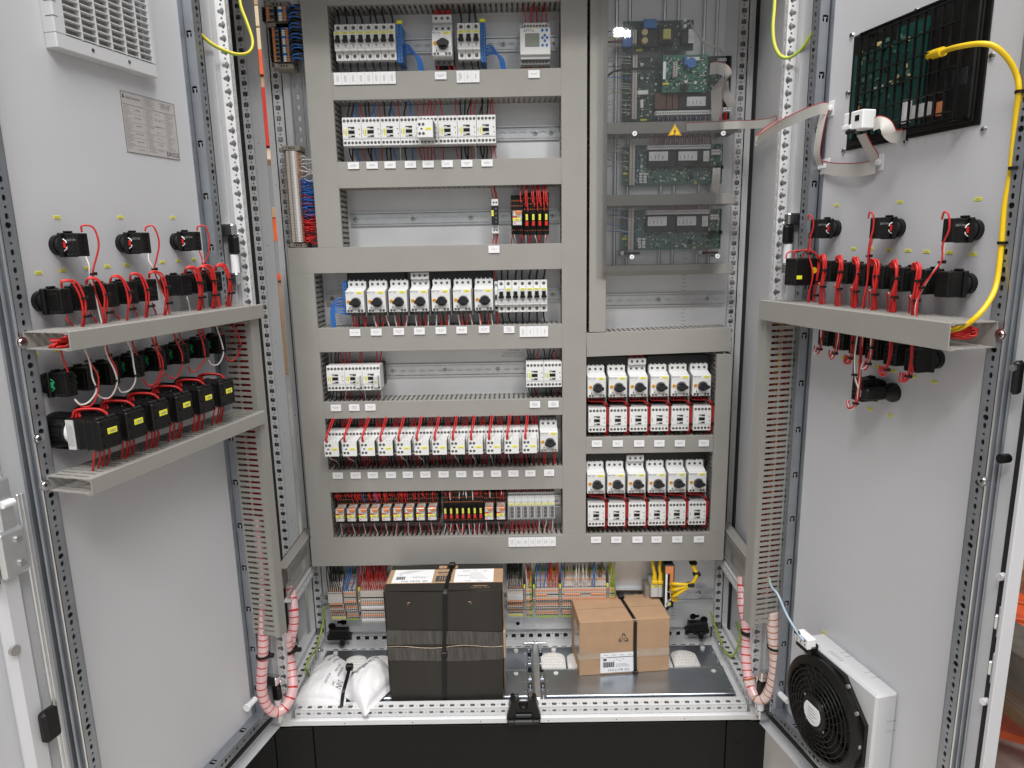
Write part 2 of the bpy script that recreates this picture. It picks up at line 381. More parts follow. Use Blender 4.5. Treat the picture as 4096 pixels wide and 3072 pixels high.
for k in range(-22, 23):
    xc = -14+25*k; cell(mb, T, xc-7.5, 218, xc+7.5, 252, hsq(6, 6), FRAME, cv=233, n=8); cell(mb, T, xc+7.5, 218, xc+17.5, 252, hci(1.8), FRAME, cv=237, n=8)
mb.box(-560, 560, 345, 348, 215, 256, FRAME); mb.box(-560, 560, 320, 346, 252, 255, FRAME)
mb.box(-560, 560, 276, 322, 212, 219, FRAME)
for k in range(-20, 21): mb.box(26*k-8, 26*k+6, 284, 287, 218.5, 219.4, HOLE)
part('rear_rail', mb, cab)
for sg in (-1, 1):
    mb = MB(); X = lambda a: sg*a
    a, b = sorted((X(560), X(585))); T = lambda u, v, d: (u, v, 246-d); T2 = lambda u, v, d: (X(560)+sg*d, u, v)
    for k in range(11):
        yc = 52+25*k
        cell(mb, T, a, yc-8, b, yc+8, hsq(6, 6), FRAME, cu=X(573), n=8); cell(mb, T, a, yc+8, b, yc+17, hci(1.8), FRAME, cu=X(573), n=8)
        cell(mb, T2, yc-8, 214, yc+8, 246, hclub(1), FRAME, cv=231, n=10); cell(mb, T2, yc+8, 214, yc+17, 246, hci(1.8), FRAME, cv=231, n=8)
    mb.box(X(585), X(598), 36, 320, 205, 262, FRAME); mb.box(X(560), X(585), 36, 44, 205, 246, FRAME)
    mb.box(X(545), X(560), 36, 320, 212, 218, FRAME)
    part('side_rail', mb, cab)
# floor plates
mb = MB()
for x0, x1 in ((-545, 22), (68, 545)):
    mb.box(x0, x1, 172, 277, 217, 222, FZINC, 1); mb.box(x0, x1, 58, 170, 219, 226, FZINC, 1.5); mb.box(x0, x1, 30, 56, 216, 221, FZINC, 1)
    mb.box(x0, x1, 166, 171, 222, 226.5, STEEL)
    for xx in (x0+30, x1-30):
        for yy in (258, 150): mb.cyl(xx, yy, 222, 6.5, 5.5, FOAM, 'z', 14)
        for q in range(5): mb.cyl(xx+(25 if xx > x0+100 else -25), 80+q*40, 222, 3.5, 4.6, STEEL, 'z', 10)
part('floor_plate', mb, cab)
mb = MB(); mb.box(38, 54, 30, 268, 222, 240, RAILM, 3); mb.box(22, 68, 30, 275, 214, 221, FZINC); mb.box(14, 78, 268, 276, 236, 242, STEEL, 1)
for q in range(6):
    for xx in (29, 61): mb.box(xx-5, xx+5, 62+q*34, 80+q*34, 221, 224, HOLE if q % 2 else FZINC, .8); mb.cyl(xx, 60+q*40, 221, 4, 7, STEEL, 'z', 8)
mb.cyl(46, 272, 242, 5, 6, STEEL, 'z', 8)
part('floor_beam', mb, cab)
# white foam cable pads: arched, quilted
def pad(xc, hw, y0, y1, name='cable_entry_pad'):
    mb = MB(); n = 14; pts = [(xc-hw, y0)]+[(xc-hw*math.cos(math.pi*i/n), y1-hw*.75+hw*.75*math.sin(math.pi*i/n)) for i in range(n+1)]+[(xc+hw, y0)]
    mb.prism([(a, b) for a, b in pts], 222, 229, FOAM, 'z')
    for i in range(-3, 4):
        for j in range(5):
            u = xc+i*hw*.26+(hw*.13 if j % 2 else 0); v = y0+9+j*(y1-y0)*.18
            if abs(u-xc) < hw*.82 and v < y1-8-abs(u-xc)*.25: mb.cyl(u, v, 229, 5.2, 3, FOAM, 'z', 6, r2=.6)
    part(name, mb, cab)
for c, x0, x1, yt in (('H', 760, 922, 757), ('H', 955, 1118, 757), ('I', 333, 526, 733), ('I', 543, 735, 733), ('I', 1190, 1375, 722), ('I', 1387, 1592, 713)):
    a = atZ(c, x0, yt+90, 224); b = atZ(c, x1, yt+90, 224); t_ = atZ(c, (x0+x1)/2, yt, 228)
    pad((a.x+b.x)/2, (b.x-a.x)/2, 171, t_.y)
# black bracket of the centre post, black plate supports
mb = MB(); p = atY('I', 190, 1200, -12)
mb.box(p.x-40, p.x+40, -22, 22, 203, 216, BLACK, 3); mb.prism([(p.x-42, 216), (p.x-30, 262), (p.x-12, 262), (p.x-8, 240), (p.x+8, 240), (p.x+12, 262), (p.x+30, 262), (p.x+42, 216)], -14, 20, BLACK, 'y')
mb.box(p.x-20, p.x+20, -20, -14, 222, 232, DGREY, 2); mb.box(p.x-24, p.x+24, -24, -14, 206, 218, DGREY, 3)
for xx in (-17, 17): mb.cyl(p.x+xx, 5, 262, 5, 8, STEEL, 'z', 10)
mb.join(textat('51', 6, GINK, p.x, -14.4, 248)); part('centre_bracket', mb, cab)
for c, x, y in (('H', 715, 570), ('I', 1592, 515)):
    p = atY(c, x, y, 290); mb = MB(); mb.box(p.x-27, p.x+27, 282, 305, p.z-14, p.z+11, BLACK, 2); mb.box(p.x-34, p.x+32, 285, 318, p.z-22, p.z-8, BLACK, 2); mb.box(p.x+2, p.x+16, 280, 320, p.z-38, p.z-16, BLACK, 3)
    part('plate_support', mb, cab)
# plinth
mb = MB(); mb.box(-506, 504, -2, 10, 10, 192, PLINTH, 1.5); part('plinth_panel', mb, cab)
for x0, x1 in ((-600, -507.5), (505.5, 600)):
    mb = MB(); mb.box(x0, x1, -5, 40, 0, 193, PLINTH, 1.5)
    mb.cyl(x0+(x1-x0)*.5-18, -5, 130, 6, .8, PLINTH, n=14); part('plinth_corner', mb, cab)
mb = MB(); mb.box(-598, 598, 2, 398, 192, 200, PLINTH); mb.box(-598, -590, 40, 398, 0, 192, PLINTH); mb.box(590, 598, 40, 398, 0, 192, PLINTH); mb.box(-598, 598, 390, 398, 0, 192, PLINTH); part('plinth_frame', mb, cab)
# ------------------------------------------------------------------ neighbouring cabinet whose rear post shows through the open side
nb = thing('neighbouring_cabinet', 'second grey cabinet standing close on the left, only its perforated rear post showing', 'cabinet', (-900, 0, 0))
def np_(name, mb): o = part(name, mb, nb, (900, 0, 0)); return o
NX = atY('F', 970, 253, 320).x; NR = atY('F', 1036, 253, 318).x
mb = MB(); its = []
for k in range(80): its += [(1968-25*k, 15.5, hsq(6, 6), NX), (1968-25*k-12.5, 9.5, hci(2.2), NX)]
pcells(mb, lambda u, v, d: (u, 320+d, v), NX-11, NX+11, 255, 1990, its)
mb.box(NX+11, NX+13, 318, 345, 200, 1990, FRAME); mb.box(NX+13, NR, 316, 319, 200, 1990, PAINT); mb.box(NX-25, NX+11, 346, 349, 200, 1990, FRAME)
for z in range(350, 1990, 250): mb.cyl(NX+24, 316, z, 1.2, .4, DGREY, n=8)
np_('rear_post', mb)
mb = MB(); mb.box(NX-26, NX-11, 296, 345, 200, 1990, RUBBER); np_('gasket', mb)
mb = MB(); mb.box(-1200, NX-20, 350, 353, 200, 2000, PAINT); np_('rear_panel', mb)
mb = MB(); mb.box(-1200, -603.5, -10, 352, 1992, 2003, PAINT); np_('roof', mb)  # unseen top, added to keep light from above out of the neighbouring frame
mb = MB(); mb.box(-1200, -610, -30, -10, 205, 1990, PAINT, 2); np_('unseen_front_blocker', mb)  # unseen front, added to block light and darken the interior behind it
mb = MB(); mb.box(-1200, -602, 60, 340, 205, 214, FRAME); mb.box(-620, -603, 40, 318, 205, 250, FRAME); np_('bottom_frame', mb)
mb = MB(); mb.box(-1200, -602.5, -4, 390, 0, 192, PLINTH, 1.5); np_('plinth', mb)
# ------------------------------------------------------------------ doors
def door(dr):
    L = dr == 'L'; sg = -1 if L else 1      # sg: direction of the outer edge along local x
    mb = MB(); X = lambda a: sg*a
    ow = 578 if L else 504
    mb.box(X(-45), X(ow), 24, 27, 205, 1995, SHEET)
    mb.box(X(-45), X(-42.5), 2, 24, 205, 1995, SHEET); mb.box(X(-45), X(ow), 0, 24, 205, 207.5, SHEET)
    if L:
        mb.box(X(507), X(546), 2, 24, 205, 1995, SHEET, 9)
    else:
        mb.box(X(504), X(511), 3, 26.5, 205, 1995, SHEET, 1.2)
    d = link('door', mb.mesh('door'), cab, M=dmat(dr)); d['label'] = 'left door with rows of black switch blocks on its inside' if L else 'right door with a black screen housing and a fan on its inside'
    # stiffener frame: hinge side, outer side, bottom
    for nm, c0, ph in (('hinge', 0, 94), ('outer', 446, 79)):
        mb = MB(); T = lambda u, v, dd: (u, dd, v)
        a, b = sorted((X(c0-11), X(c0+11)))
        for k in range(-8, 200):
            z = ph+100+12.5*k; j = k % 8
            if z < 262 or z > 1985: continue
            ho = hci(4.6) if j == 0 else (hsq(2.6, 5) if j % 2 else hci(2.1))
            cell(mb, T, a, z-6.25, b, z+6.25, ho, TUBEZ, n=8, cu=X(c0-(3 if nm == 'hinge' else -1)))
        # wall towards the sheet centre with hook holes every 100 mm, wall towards the edge
        tin = X(11) if nm == 'hinge' else X(446-11); tout = X(-11) if nm == 'hinge' else X(446+11)
        if nm == 'hinge':
            T2 = lambda u, v, dd: (tin-sg*dd, u, v); z = 262
            zs = [ph+100*k+52 for k in range(2, 19)]
            last = 262
            for zc in zs:
                mb.quad((tin, 0, last), (tin, 24, last), (tin, 24, zc-9), (tin, 0, zc-9), TUBEZ)
                cell(mb, T2, 0, zc-9, 24, zc+9, hsq(6, 6.5), TUBEZ, n=6, cu=12); last = zc+9
                mb.box(tin-sg*.5, tin-sg*2, 10, 13, zc-6.5, zc+2, STEEL); mb.box(tin-sg*.5, tin-sg*2, 8, 15, zc+.5, zc+2.5, STEEL)
            mb.quad((tin, 0, last), (tin, 24, last), (tin, 24, 1990), (tin, 0, 1990), TUBEZ)
            mb.box(tin+sg*10, tin, 22.5, 24, 262, 1990, TUBEZ)
            mb.box(tout, tout+sg*1.2, 0, 24, 262, 1990, TUBEZ)
        else:
            mb.box(tin, tin+sg*1.2, 0, 24, 262, 1990, TUBEZ)
            mb.box(tout, tout+sg*3, 0, 4, 255, 1990, STEEL, 1); mb.box(tout, tout+sg*1.5, 4, 24, 255, 1990, TUBEZ)
            mb.box(tout+sg*1.5, tout+sg*(8 if L else 4), 10, 14, 255, 1990, TUBEZ, 2); mb.box(tout+sg*1.5, tout+sg*(11 if L else 5), 20, 24, 255, 1990, TUBEZ, 2)
        mb.box(X(c0-11), X(c0+11), 20, 23, 262, 1990, RUBBER)  # black sheet behind the holes imitates the shade inside the hollow tube
        link('stiffener', mb.mesh('stiffener'), d)
    mb = MB(); T = lambda u, v, dd: (u, dd, v)
    for k in range(35):
        u = 4+12.5*k+6.25; j = k % 8; ho = hci(4.6) if j == 3 else (hsq(5, 2.6) if j % 2 == 0 else hci(2.1))
        a, b = sorted((X(u-6.25), X(u+6.25))); cell(mb, T, a, 258, b, 280, ho, TUBEZ, n=8)
    mb.box(X(-11), X(457), 0, 24, 279, 281, TUBEZ); mb.box(X(-11), X(457), 0, 24, 257, 259, STEEL); mb.box(X(-11), X(457), 20, 23, 259, 280, RUBBER)  # black backing here too paints the bottom tube's shaded interior
    for u in (70, 170, 270, 370): mb.box(X(u-6), X(u+6), 8, 19, 281, 281.6, HOLE); mb.box(X(u-2), X(u+2), 8, 16, 281.6, 282.2, STEEL)
    link('stiffener', mb.mesh('stiffener'), d)
    # rubber seal
    mb = MB(); mb.box(X(-32), X(-20), 12, 24, 232, 1990, RUBBER, 3); mb.box(X(-32), X(484), 12, 24, 226, 240, RUBBER, 3)
    if not L: mb.box(X(486), X(500), 14, 24, 226, 1990, RUBBER, 3)
    link('door_seal', mb.mesh('door_seal'), d)
    # hinges
    for zc in (1335, 292):
        mb = MB(); c0 = -36
        mb.box(X(c0+9), X(c0-9), -14, 22, zc+34, zc+58, STEEL, 3); mb.box(X(c0+9), X(c0-7), -18, 2, zc-4, zc+34, BLACK, 4); mb.cyl(X(c0), -6, zc-42, 8.5, 38, PAPER, 'z', 14); mb.box(X(c0-8), X(c0-12), -14, 10, zc-44, zc+40, STEEL, 2); mb.box(X(c0+9), X(c0-9), -14, 22, zc-66, zc-42, STEEL, 3)
        link('hinge', mb.mesh('hinge'), d)
    # big screws that hold the wire ducts on the frame are added with the ducts; lock rods
    mb = MB()
    if L:
        t0, z0 = atD('L', 'd', 160, 0, 0); t1, z1 = atD('L', 'd', 480, 1659, 0)
        mb.box(-502, -490, -3, 1, 205, 1000, RAILM, 1.5); mb.box(-497, -495, -5, -3, 205, 1000, CYEL if False else RAILM, .6)
        t, z = atD('L', 'd', 400, 1305, -6); mb.box(t-14, t+14, -14, 2, z-26, z+26, BLACK, 5)
        t, z = atD('L', 'c', 110, 1430, -8); mb.box(t-20, t+22, -10, 2, z-36, z+36, RAILM, 5)
        for q in (18, -18): mb.cyl(t+8, -10, z+q, 5, 3, STEEL, n=12)
        mb.box(t-45, t-22, -8, 6, z-40, z+30, BLACK, 4); mb.box(t-10, t+14, -6, 2, z+30, z+110, RAILM, 3)
        t, z = atD('L', 'c', 60, 1035, -8); mb.cyl(t-8, -8, z, 5, 17, PAPER, 'x', 14)
        t, z = atD('L', 'd', 115, 712, 0); mb.cyl(t, 2, z, 8, 5, STEEL, n=14)
    else:
        mb.box(497, 502, 14, 20, 230, 1100, RAILM)
        for (c, x, y) in (('h', 1990, 135), ('h', 1855, 1140), ('g', 1990, 1633)):
            t, z = atD('R', c, x, y, -2); mb.cyl(t-2, 14, z, 5.2, 9, PAPER, n=14)
        for (c, x, y) in (('h', 1960, 490), ('h', 1910, 860)):
            t, z = atD('R', c, x, y, -2); mb.box(t-1, t+4, 6, 16, z-26, z+26, RAILM, 2.5); mb.box(t-3, t+2, 2, 8, z-12, z+12, RAILM, 2.5)
        t, z = atD('R', 'f', 2140, 1530, -2); mb.box(t-5, t+5, -6, 10, z-24, z+24, BLACK, 4); mb.cyl(t, -6, z+14, 5, 3, STEEL)
        t, z = atD('R', 'g', 2065, 670, 8); mb.cyl(t, 12, z, 7, 14, BLACK)
    link('lock_rod', mb.mesh('lock_rod'), d)
    for (c, x, y) in ((('d', 2045, 1150),) if L else (('h', 240, 1090),)):
        t, z = atD(dr, c, x, y, 0); mb = MB(); mb.cyl(t-12, 10, z, 6.5, 30, PAPER, 'x', 14); mb.cyl(t-15, 10, z, 8.5, 5, PAPER, 'x', 14); link('roller', mb.mesh('roller'), d)
    return d
doorL = door('L'); doorR = door('R')
# ================================================================== WIRE DUCTS
# local: length along x, width along z, depth along -y, back on y = 0
def duct_parts(L, W, D, pitch=12.5, slot=5.2, lip=12, wide=False):
    base = MB(); base.box(0, L, -1.8, 0, 0, W, DUCT)
    sides = []
    for zz in (0, W-1.6):
        mb = MB(); mb.box(0, L, -4, -1.8, zz, zz+1.6, DUCT); mb.box(0, L, -D, -D+lip, zz, zz+1.6, DUCT)
        n = int(L/pitch); x0 = (L-n*pitch)/2
        mid = -(D-lip+4)/2
        for i in range(n+1):
            a = max(0, x0+(i-1)*pitch+slot/2+pitch/2); b = min(L, x0+i*pitch+pitch/2-slot/2)
            if b-a < 1: continue
            mb.box(a, b, -D+lip, -4, zz, zz+1.6, DUCT)
            a2 = max(0, a-1.7); b2 = min(L, b+1.7); mb.box(a2, b2, mid-2.5, mid+2.5, zz+.05, zz+1.55, DUCT)
        sides.append(mb)
    cov = MB(); cov.box(0, L, -D-1.8, -D, -.8, W+.8, DUCT, .7); cov.box(0, L, -D, -D+8, -.9, -.1, DUCT); cov.box(0, L, -D, -D+8, W+.1, W+.9, DUCT)
    cov.box(0, L, -D, -D+6, 2.2, 3.4, DUCT); cov.box(0, L, -D, -D+6, W-3.4, W-2.2, DUCT)
    return base, sides, cov
def duct(label, L, W, D, M=None, loc=None, group='grey slotted wire ducts', cover=True):
    base, sides, cov = duct_parts(L, W, D)
    t = thing('cable_duct', label, 'wire duct', loc or (0, 0, 0), group, M)
    part('base', base, t)
    for s_ in sides: part('side_wall', s_, t)
    part('cover', cov, t)
    return t
def hduct(label, x0, x1, z0, z1, tilt=0):
    M = Matrix.Translation(Vector((x0, 305, z0))*S) @ Matrix.Rotation(-tilt, 4, 'Y')
    return duct(label, x1-x0, z1-z0, 78.2, M=M)
def vduct(label, x0, x1, z0, z1):
    M = Matrix.Translation(Vector((x1, 305, z0))*S) @ Matrix.Rotation(-math.pi/2, 4, 'Y')
    return duct(label, z1-z0, x1-x0, 78.2, M=M)
hduct('horizontal grey wire duct along the very top edge of the photo', -411, 123.4, 1885, 1945)
hduct('horizontal grey duct under the top breaker row, carrying upright narrow labels', -411, 123.4, 1680.5, 1740)
hduct('horizontal grey duct carrying the LIGHTING and ENGRAVING labels below the contactor row', -412.5, 123.4, 1481.5, 1541)
hduct('wide horizontal grey duct with one IMPULSE RELAY label', -547, 123.4, 1281, 1341.7)
hduct('horizontal grey duct below the left rotary breakers with SMOKE ALARM label', -487, 123.4, 1085, 1144.5)
hduct('narrow horizontal grey duct carrying the SMOKE ALARM ACTIVE label', -487, 123.4, 912.5, 954.5)
hduct('horizontal grey duct below the timer row with thirteen labels', -487, 123.4, 713.5, 773)
hduct('broad lowest horizontal grey duct spanning the whole mounting plate', -550, 551.5, 505.5, 583)
vduct('upright grey duct beside the white and blue terminal tower at upper left', -471, -411.6, 1342.3, 1975)
vduct('upright grey duct along the lower left side of the mounting plate', -547, -487.6, 583.6, 1280.4)
vduct('upright broad grey duct in the middle of the mounting plate', 124, 183, 583.6, 1975)
vduct('upright narrow grey duct left of the circuit boards', 191.5, 231, 1123, 1975)
vduct('upright grey duct right of the elevator switches', 513, 550.5, 583.6, 1062)
hduct('thin grey duct behind the yellow warning triangle', 232, 540.5, 1593, 1617)
hduct('thin grey duct between the two lower circuit boards', 232, 540, 1428, 1452)
hduct('thin grey duct below the lowest circuit board', 232, 541, 1262, 1285.5)
hduct('slightly tilted grey duct above the elevator switches', 185, 547, 1061.5, 1120, tilt=math.atan2(8, 362))
hduct('narrow grey duct carrying the ELEVATOR labels', 183.6, 511.5, 807.5, 850)
# ducts on the doors
def dhduct(dr, label, t0, t1, z0, z1, D):
    duct(label, t1-t0, z1-z0, D, M=dmat(dr) @ Matrix.Translation(Vector((t0, 0, z0))*S), group='grey slotted ducts on the doors')
def dvduct(dr, label, t0, t1, z0, z1, D):
    duct(label, z1-z0, t1-t0, D, M=dmat(dr) @ Matrix.Translation(Vector((t1, 0, z0))*S) @ Matrix.Rotation(-math.pi/2, 4, 'Y'), group='grey slotted ducts on the doors')
dhduct('L', 'upper sloping-looking duct on the left door, below the second switch row', -451, 11, 1203, 1229, 80)
dhduct('L', 'lower duct on the left door under the big rotary switches', -450, -14, 986, 1010, 80)
dvduct('L', 'upright slotted duct down the hinge side of the left door', -17, 10, 490, 1202, 66)
dhduct('R', 'horizontal duct on the right door under the long black switch row', -12, 449, 1182, 1220, 80)
dvduct('R', 'upright slotted duct down the hinge side of the right door', -33, -4, 495, 1181, 66)
for dr, t, z in (('L', -450, 1214), ('L', -450, 998), ('R', 450, 1202), ('L', -448, 1070), ('R', 450, 985)):
    mb = MB(); mb.cyl(t-(6 if dr == 'L' else -6), -.5, z, 8.5, 2, STEEL, n=16); mb.cyl(t-(6 if dr == 'L' else -6), -2.5, z, 6, 1.6, STEEL, n=14, r2=5); mb.cyl(t-(6 if dr == 'L' else -6), -4.1, z, 2.4, .3, DGREY, n=6)
    link('screw', mb.mesh('screw'), doorL if dr == 'L' else doorR)
# side ducts that lead from the lowest duct forward to the door hinges (length along -y)
def sduct(label, x0, y0, y1, z0, w_, h_, sg):
    base, sides, cov = duct_parts(y1-y0, h_, w_)
    M = Matrix.Translation(Vector((x0, y1 if sg > 0 else y0, z0))*S) @ Matrix.Rotation(-math.pi/2*sg, 4, 'Z')
    t = thing('cable_duct', label, 'wire duct', group='grey slotted wire ducts', M=M)
    L = y1-y0; mb = MB(); mb.box(0, L, -w_, 0, h_-2, h_, DUCT); part('top_wall', mb, t)
    mb = MB(); mb.box(0, L, -1.8, 0, 0, h_, DUCT); part('base', mb, t)
    mb = MB(); mb.box(0, L, -w_, -w_+.6, 0, 8, DUCT); mb.box(0, L, -w_, -w_+.6, h_-8, h_, DUCT); n = int(L/9)
    for i in range(n): mb.box(i*9, i*9+3.2, -w_, -w_+.5, 8, h_-8, DUCT)
    part('side_wall', mb, t)
sduct('short slotted duct running forward from the lowest duct on the left', -586, 60, 300, 508, 30, 74, -1)
sduct('short slotted duct running forward from the lowest duct on the right', 588, 60, 300, 506, 30, 74, 1)
# support strips under the side ducts
for sg, c in ((-1, 'left'), (1, 'right')):
    mb = MB(); T = lambda u, v, d: (sg*(556+d), u, v)
    for k in range(9): cell(mb, T, 62+25*k, 468, 87+25*k, 492, hsq(5, 3), FRAME, n=6)
    mb.box(sg*556, sg*575, 62, 287, 490, 493, FRAME)
    solo('support_strip', mb, f'perforated steel strip under the short forward duct on the {c}', 'bracket', 'support strips')
# ------------------------------------------------------------------ DIN rails
def rail(label, x0, x1, zc, M=None, face=300, slots=True, screws=(), h=35, mat_=RAILM):
    t = thing('din_rail', label, 'mounting rail', (x0, 305, zc), 'steel mounting rails', M)
    L = x1-x0; d = face-305; mb = MB()
    mb.box(0, L, d, d+1.2, -h/2, -h/2+5, mat_); mb.box(0, L, d, d+1.2, h/2-5, h/2, mat_)
    mb.box(0, L, d, -1.2, -h/2+4, -h/2+5, mat_); mb.box(0, L, d, -1.2, h/2-5, h/2-4, mat_)
    T = lambda u, v, dd: (u, -2.4+dd, v); n = int(L/25); x = (L-n*25)/2
    if x > .1: mb.box(0, x, -2.4, -1.2, -h/2+5, h/2-5, mat_); mb.box(L-x, L, -2.4, -1.2, -h/2+5, h/2-5, mat_)
    for k in range(n): cell(mb, T, x+k*25, -h/2+5, x+(k+1)*25, h/2-5, hsq(9, 3.1), mat_, th=1.2, n=8)
    part('rail', mb, t)
    for sx in screws:
        m2 = MB(); m2.cyl(sx-x0, -2.5, 0, 7, 1.2, STEEL, n=14); m2.cyl(sx-x0, -3.7, 0, 5.2, 3, STEEL, n=14, r2=3.6); m2.box(sx-x0-3, sx-x0+3, -6.9, -6.65, -.7, .7, DGREY); m2.box(sx-x0-.7, sx-x0+.7, -6.95, -6.7, -3, 3, DGREY)
        part('screw', m2, t)
    return t
rail('zinc rail behind the top breaker row', -405, 122, 1815, screws=(-10, 110))
rail('zinc rail behind the row of eight contactors, bare at its right end', -405, 122, 1610.5, screws=(64, 103))
rail('mostly empty zinc rail across the third row', -405, 122, 1411, screws=(-393, -247, -101, 105))
rail('zinc rail behind the left rotary breakers', -481, 122, 1213, screws=(-466, 104))
rail('zinc rail with a bare middle between five contactors', -481, 122, 1020, screws=(-320, -181, -42))
rail('zinc rail behind the timer row', -481, 122, 838)
rail('zinc rail behind the relay row', -481, 122, 650)
rail('empty zinc rail on the right side between ducts', 231, 546, 1194.5, screws=(236, 378, 503))
a = atY('t3', 1000, 480, 300); b = atY('t3', 1000, 705, 300)
rail('zinc rail behind the bottom terminals with yellow network cables', -555, 548, (a.z+b.z)/2, face=290, screws=(-540, 512), h=37)
M = Matrix.Translation(Vector((-537+22, 305, 1344))*S) @ Matrix.Rotation(-math.pi/2, 4, 'Y')
rail('upright zinc rail beside the terminal tower at upper left', 0, 600, 0, M=M, screws=(222,))
# upright carrier rods behind the circuit boards
for i, (x, zt, zb) in enumerate(((261, 1975, 1270), (292, 1975, 1270), (375, 1975, 1270), (408, 1975, 1270), (470, 1975, 1270), (500, 1975, 1270))):
    mb = MB(); mb.box(x-2.5, x+2.5, 292, 305, zb, zt, RAILM, 1); mb.box(x+3.5, x+4.5, 296, 305, zb, zt, DGREY)
    solo('carrier_rail', mb, f'{ORD[i]} upright steel rail from the left behind the circuit boards', 'mounting rail', 'upright rails behind the circuit boards')
# ================================================================== DEVICE KITS  (local: x right, z up, -y to the viewer, plate on y = 0)
def screw_mesh(r, deep=False, m=STEEL):
    mb = MB(); mb.cyl(0, 0, 0, r, .35, HOLE, n=12); mb.cyl(0, -.35, 0, r*.68, .25, MGREY if deep else m, n=10); mb.box(-r*.5, r*.5, -.75, -.6, -r*.1, r*.1, HOLE); mb.box(-r*.1, r*.1, -.75, -.6, -r*.5, r*.5, HOLE); return mb.mesh('screw')
SC4 = screw_mesh(4.1, True); SC3 = screw_mesh(3.3, True); SC3B = screw_mesh(3.3); SC2 = screw_mesh(2.3, True)
def tagmesh(w_, h_, vert=False, m=YEL):
    mb = MB(); mb.box(-w_/2, w_/2, -.7, 0, -h_/2, h_/2, m, .5)
    for i in range(2):
        o = (i-.5)*(w_ if vert else h_)*.34; l = (h_ if vert else w_)*.26
        for k in range(3):
            q = -l+k*l*.75
            if vert: mb.box(o-.5, o+.5, -.85, -.7, q, q+l*.5, GINK)
            else: mb.box(q, q+l*.5, -.85, -.7, o-.5, o+.5, GINK)
    return mb.mesh('tag')
TAGM = tagmesh(12.5, 5.2); TAGP = tagmesh(14.5, 5.6); TAGV = tagmesh(4.6, 15, True); TAGT = tagmesh(14.5, 5.4); TAGR = tagmesh(17.5, 7); TAGS = tagmesh(5.4, 14, True)
def M_(name, mb): return mb.mesh(name)
# miniature circuit breaker, 17.7 wide, 80 high
def kit_mcb(tag_=True, brand=False, gap=.5):
    W = 17.7; mb = MB(); mb.box(gap/2, W-gap/2, -44, 0, 2, 76, LWHITE); mb.box(gap/2, W-gap/2, -65, -40, 0, 19, WHITE, .8); mb.box(gap/2, W-gap/2, -65, -40, 62, 79, WHITE, .8)
    mb.box(gap/2, W-gap/2, -75.5, -40, 19, 62, WHITE, 1)
    mb.box(3.5, W-3.5, -75.8, -75.4, 38, 53, MGREY); mb.box(1.2, W-1.2, -76, -75.4, 23, 36, LWHITE, .3); mb.box(6, 11, -76.2, -75.9, 30, 31.4, INK); mb.prism([(8, 29.5), (11, 29.5), (9.5, 27)], -76.2, -75.9, INK, 'y'); mb.box(6, 12, -76.2, -75.9, 26, 26.8, GINK)
    k = [('body', M_('body', mb), (0, 0, 0), [])]
    tg = MB(); tg.box(2.4, W-2.4, -83, -75.5, 36.5, 42.5, BLACK, 1); tg.box(4.8, W-5.2, -80, -75.5, 42, 52, BLACK, .8); k.append(('toggle', M_('toggle', tg), (0, 0, 0), []))
    if tag_: k.append(('tag', TAGM, (W/2, -75.5, 57.6), []))
    if brand: k.append(('print', M_('print', textat('EATON', 4.4, BLUE, W/2, -75.7, 57.5)), (0, 0, 0), []))
    k += [('screw', SC4, (W/2, -65, 9), []), ('screw', SC4, (W/2, -65, 71), [])]
    return k
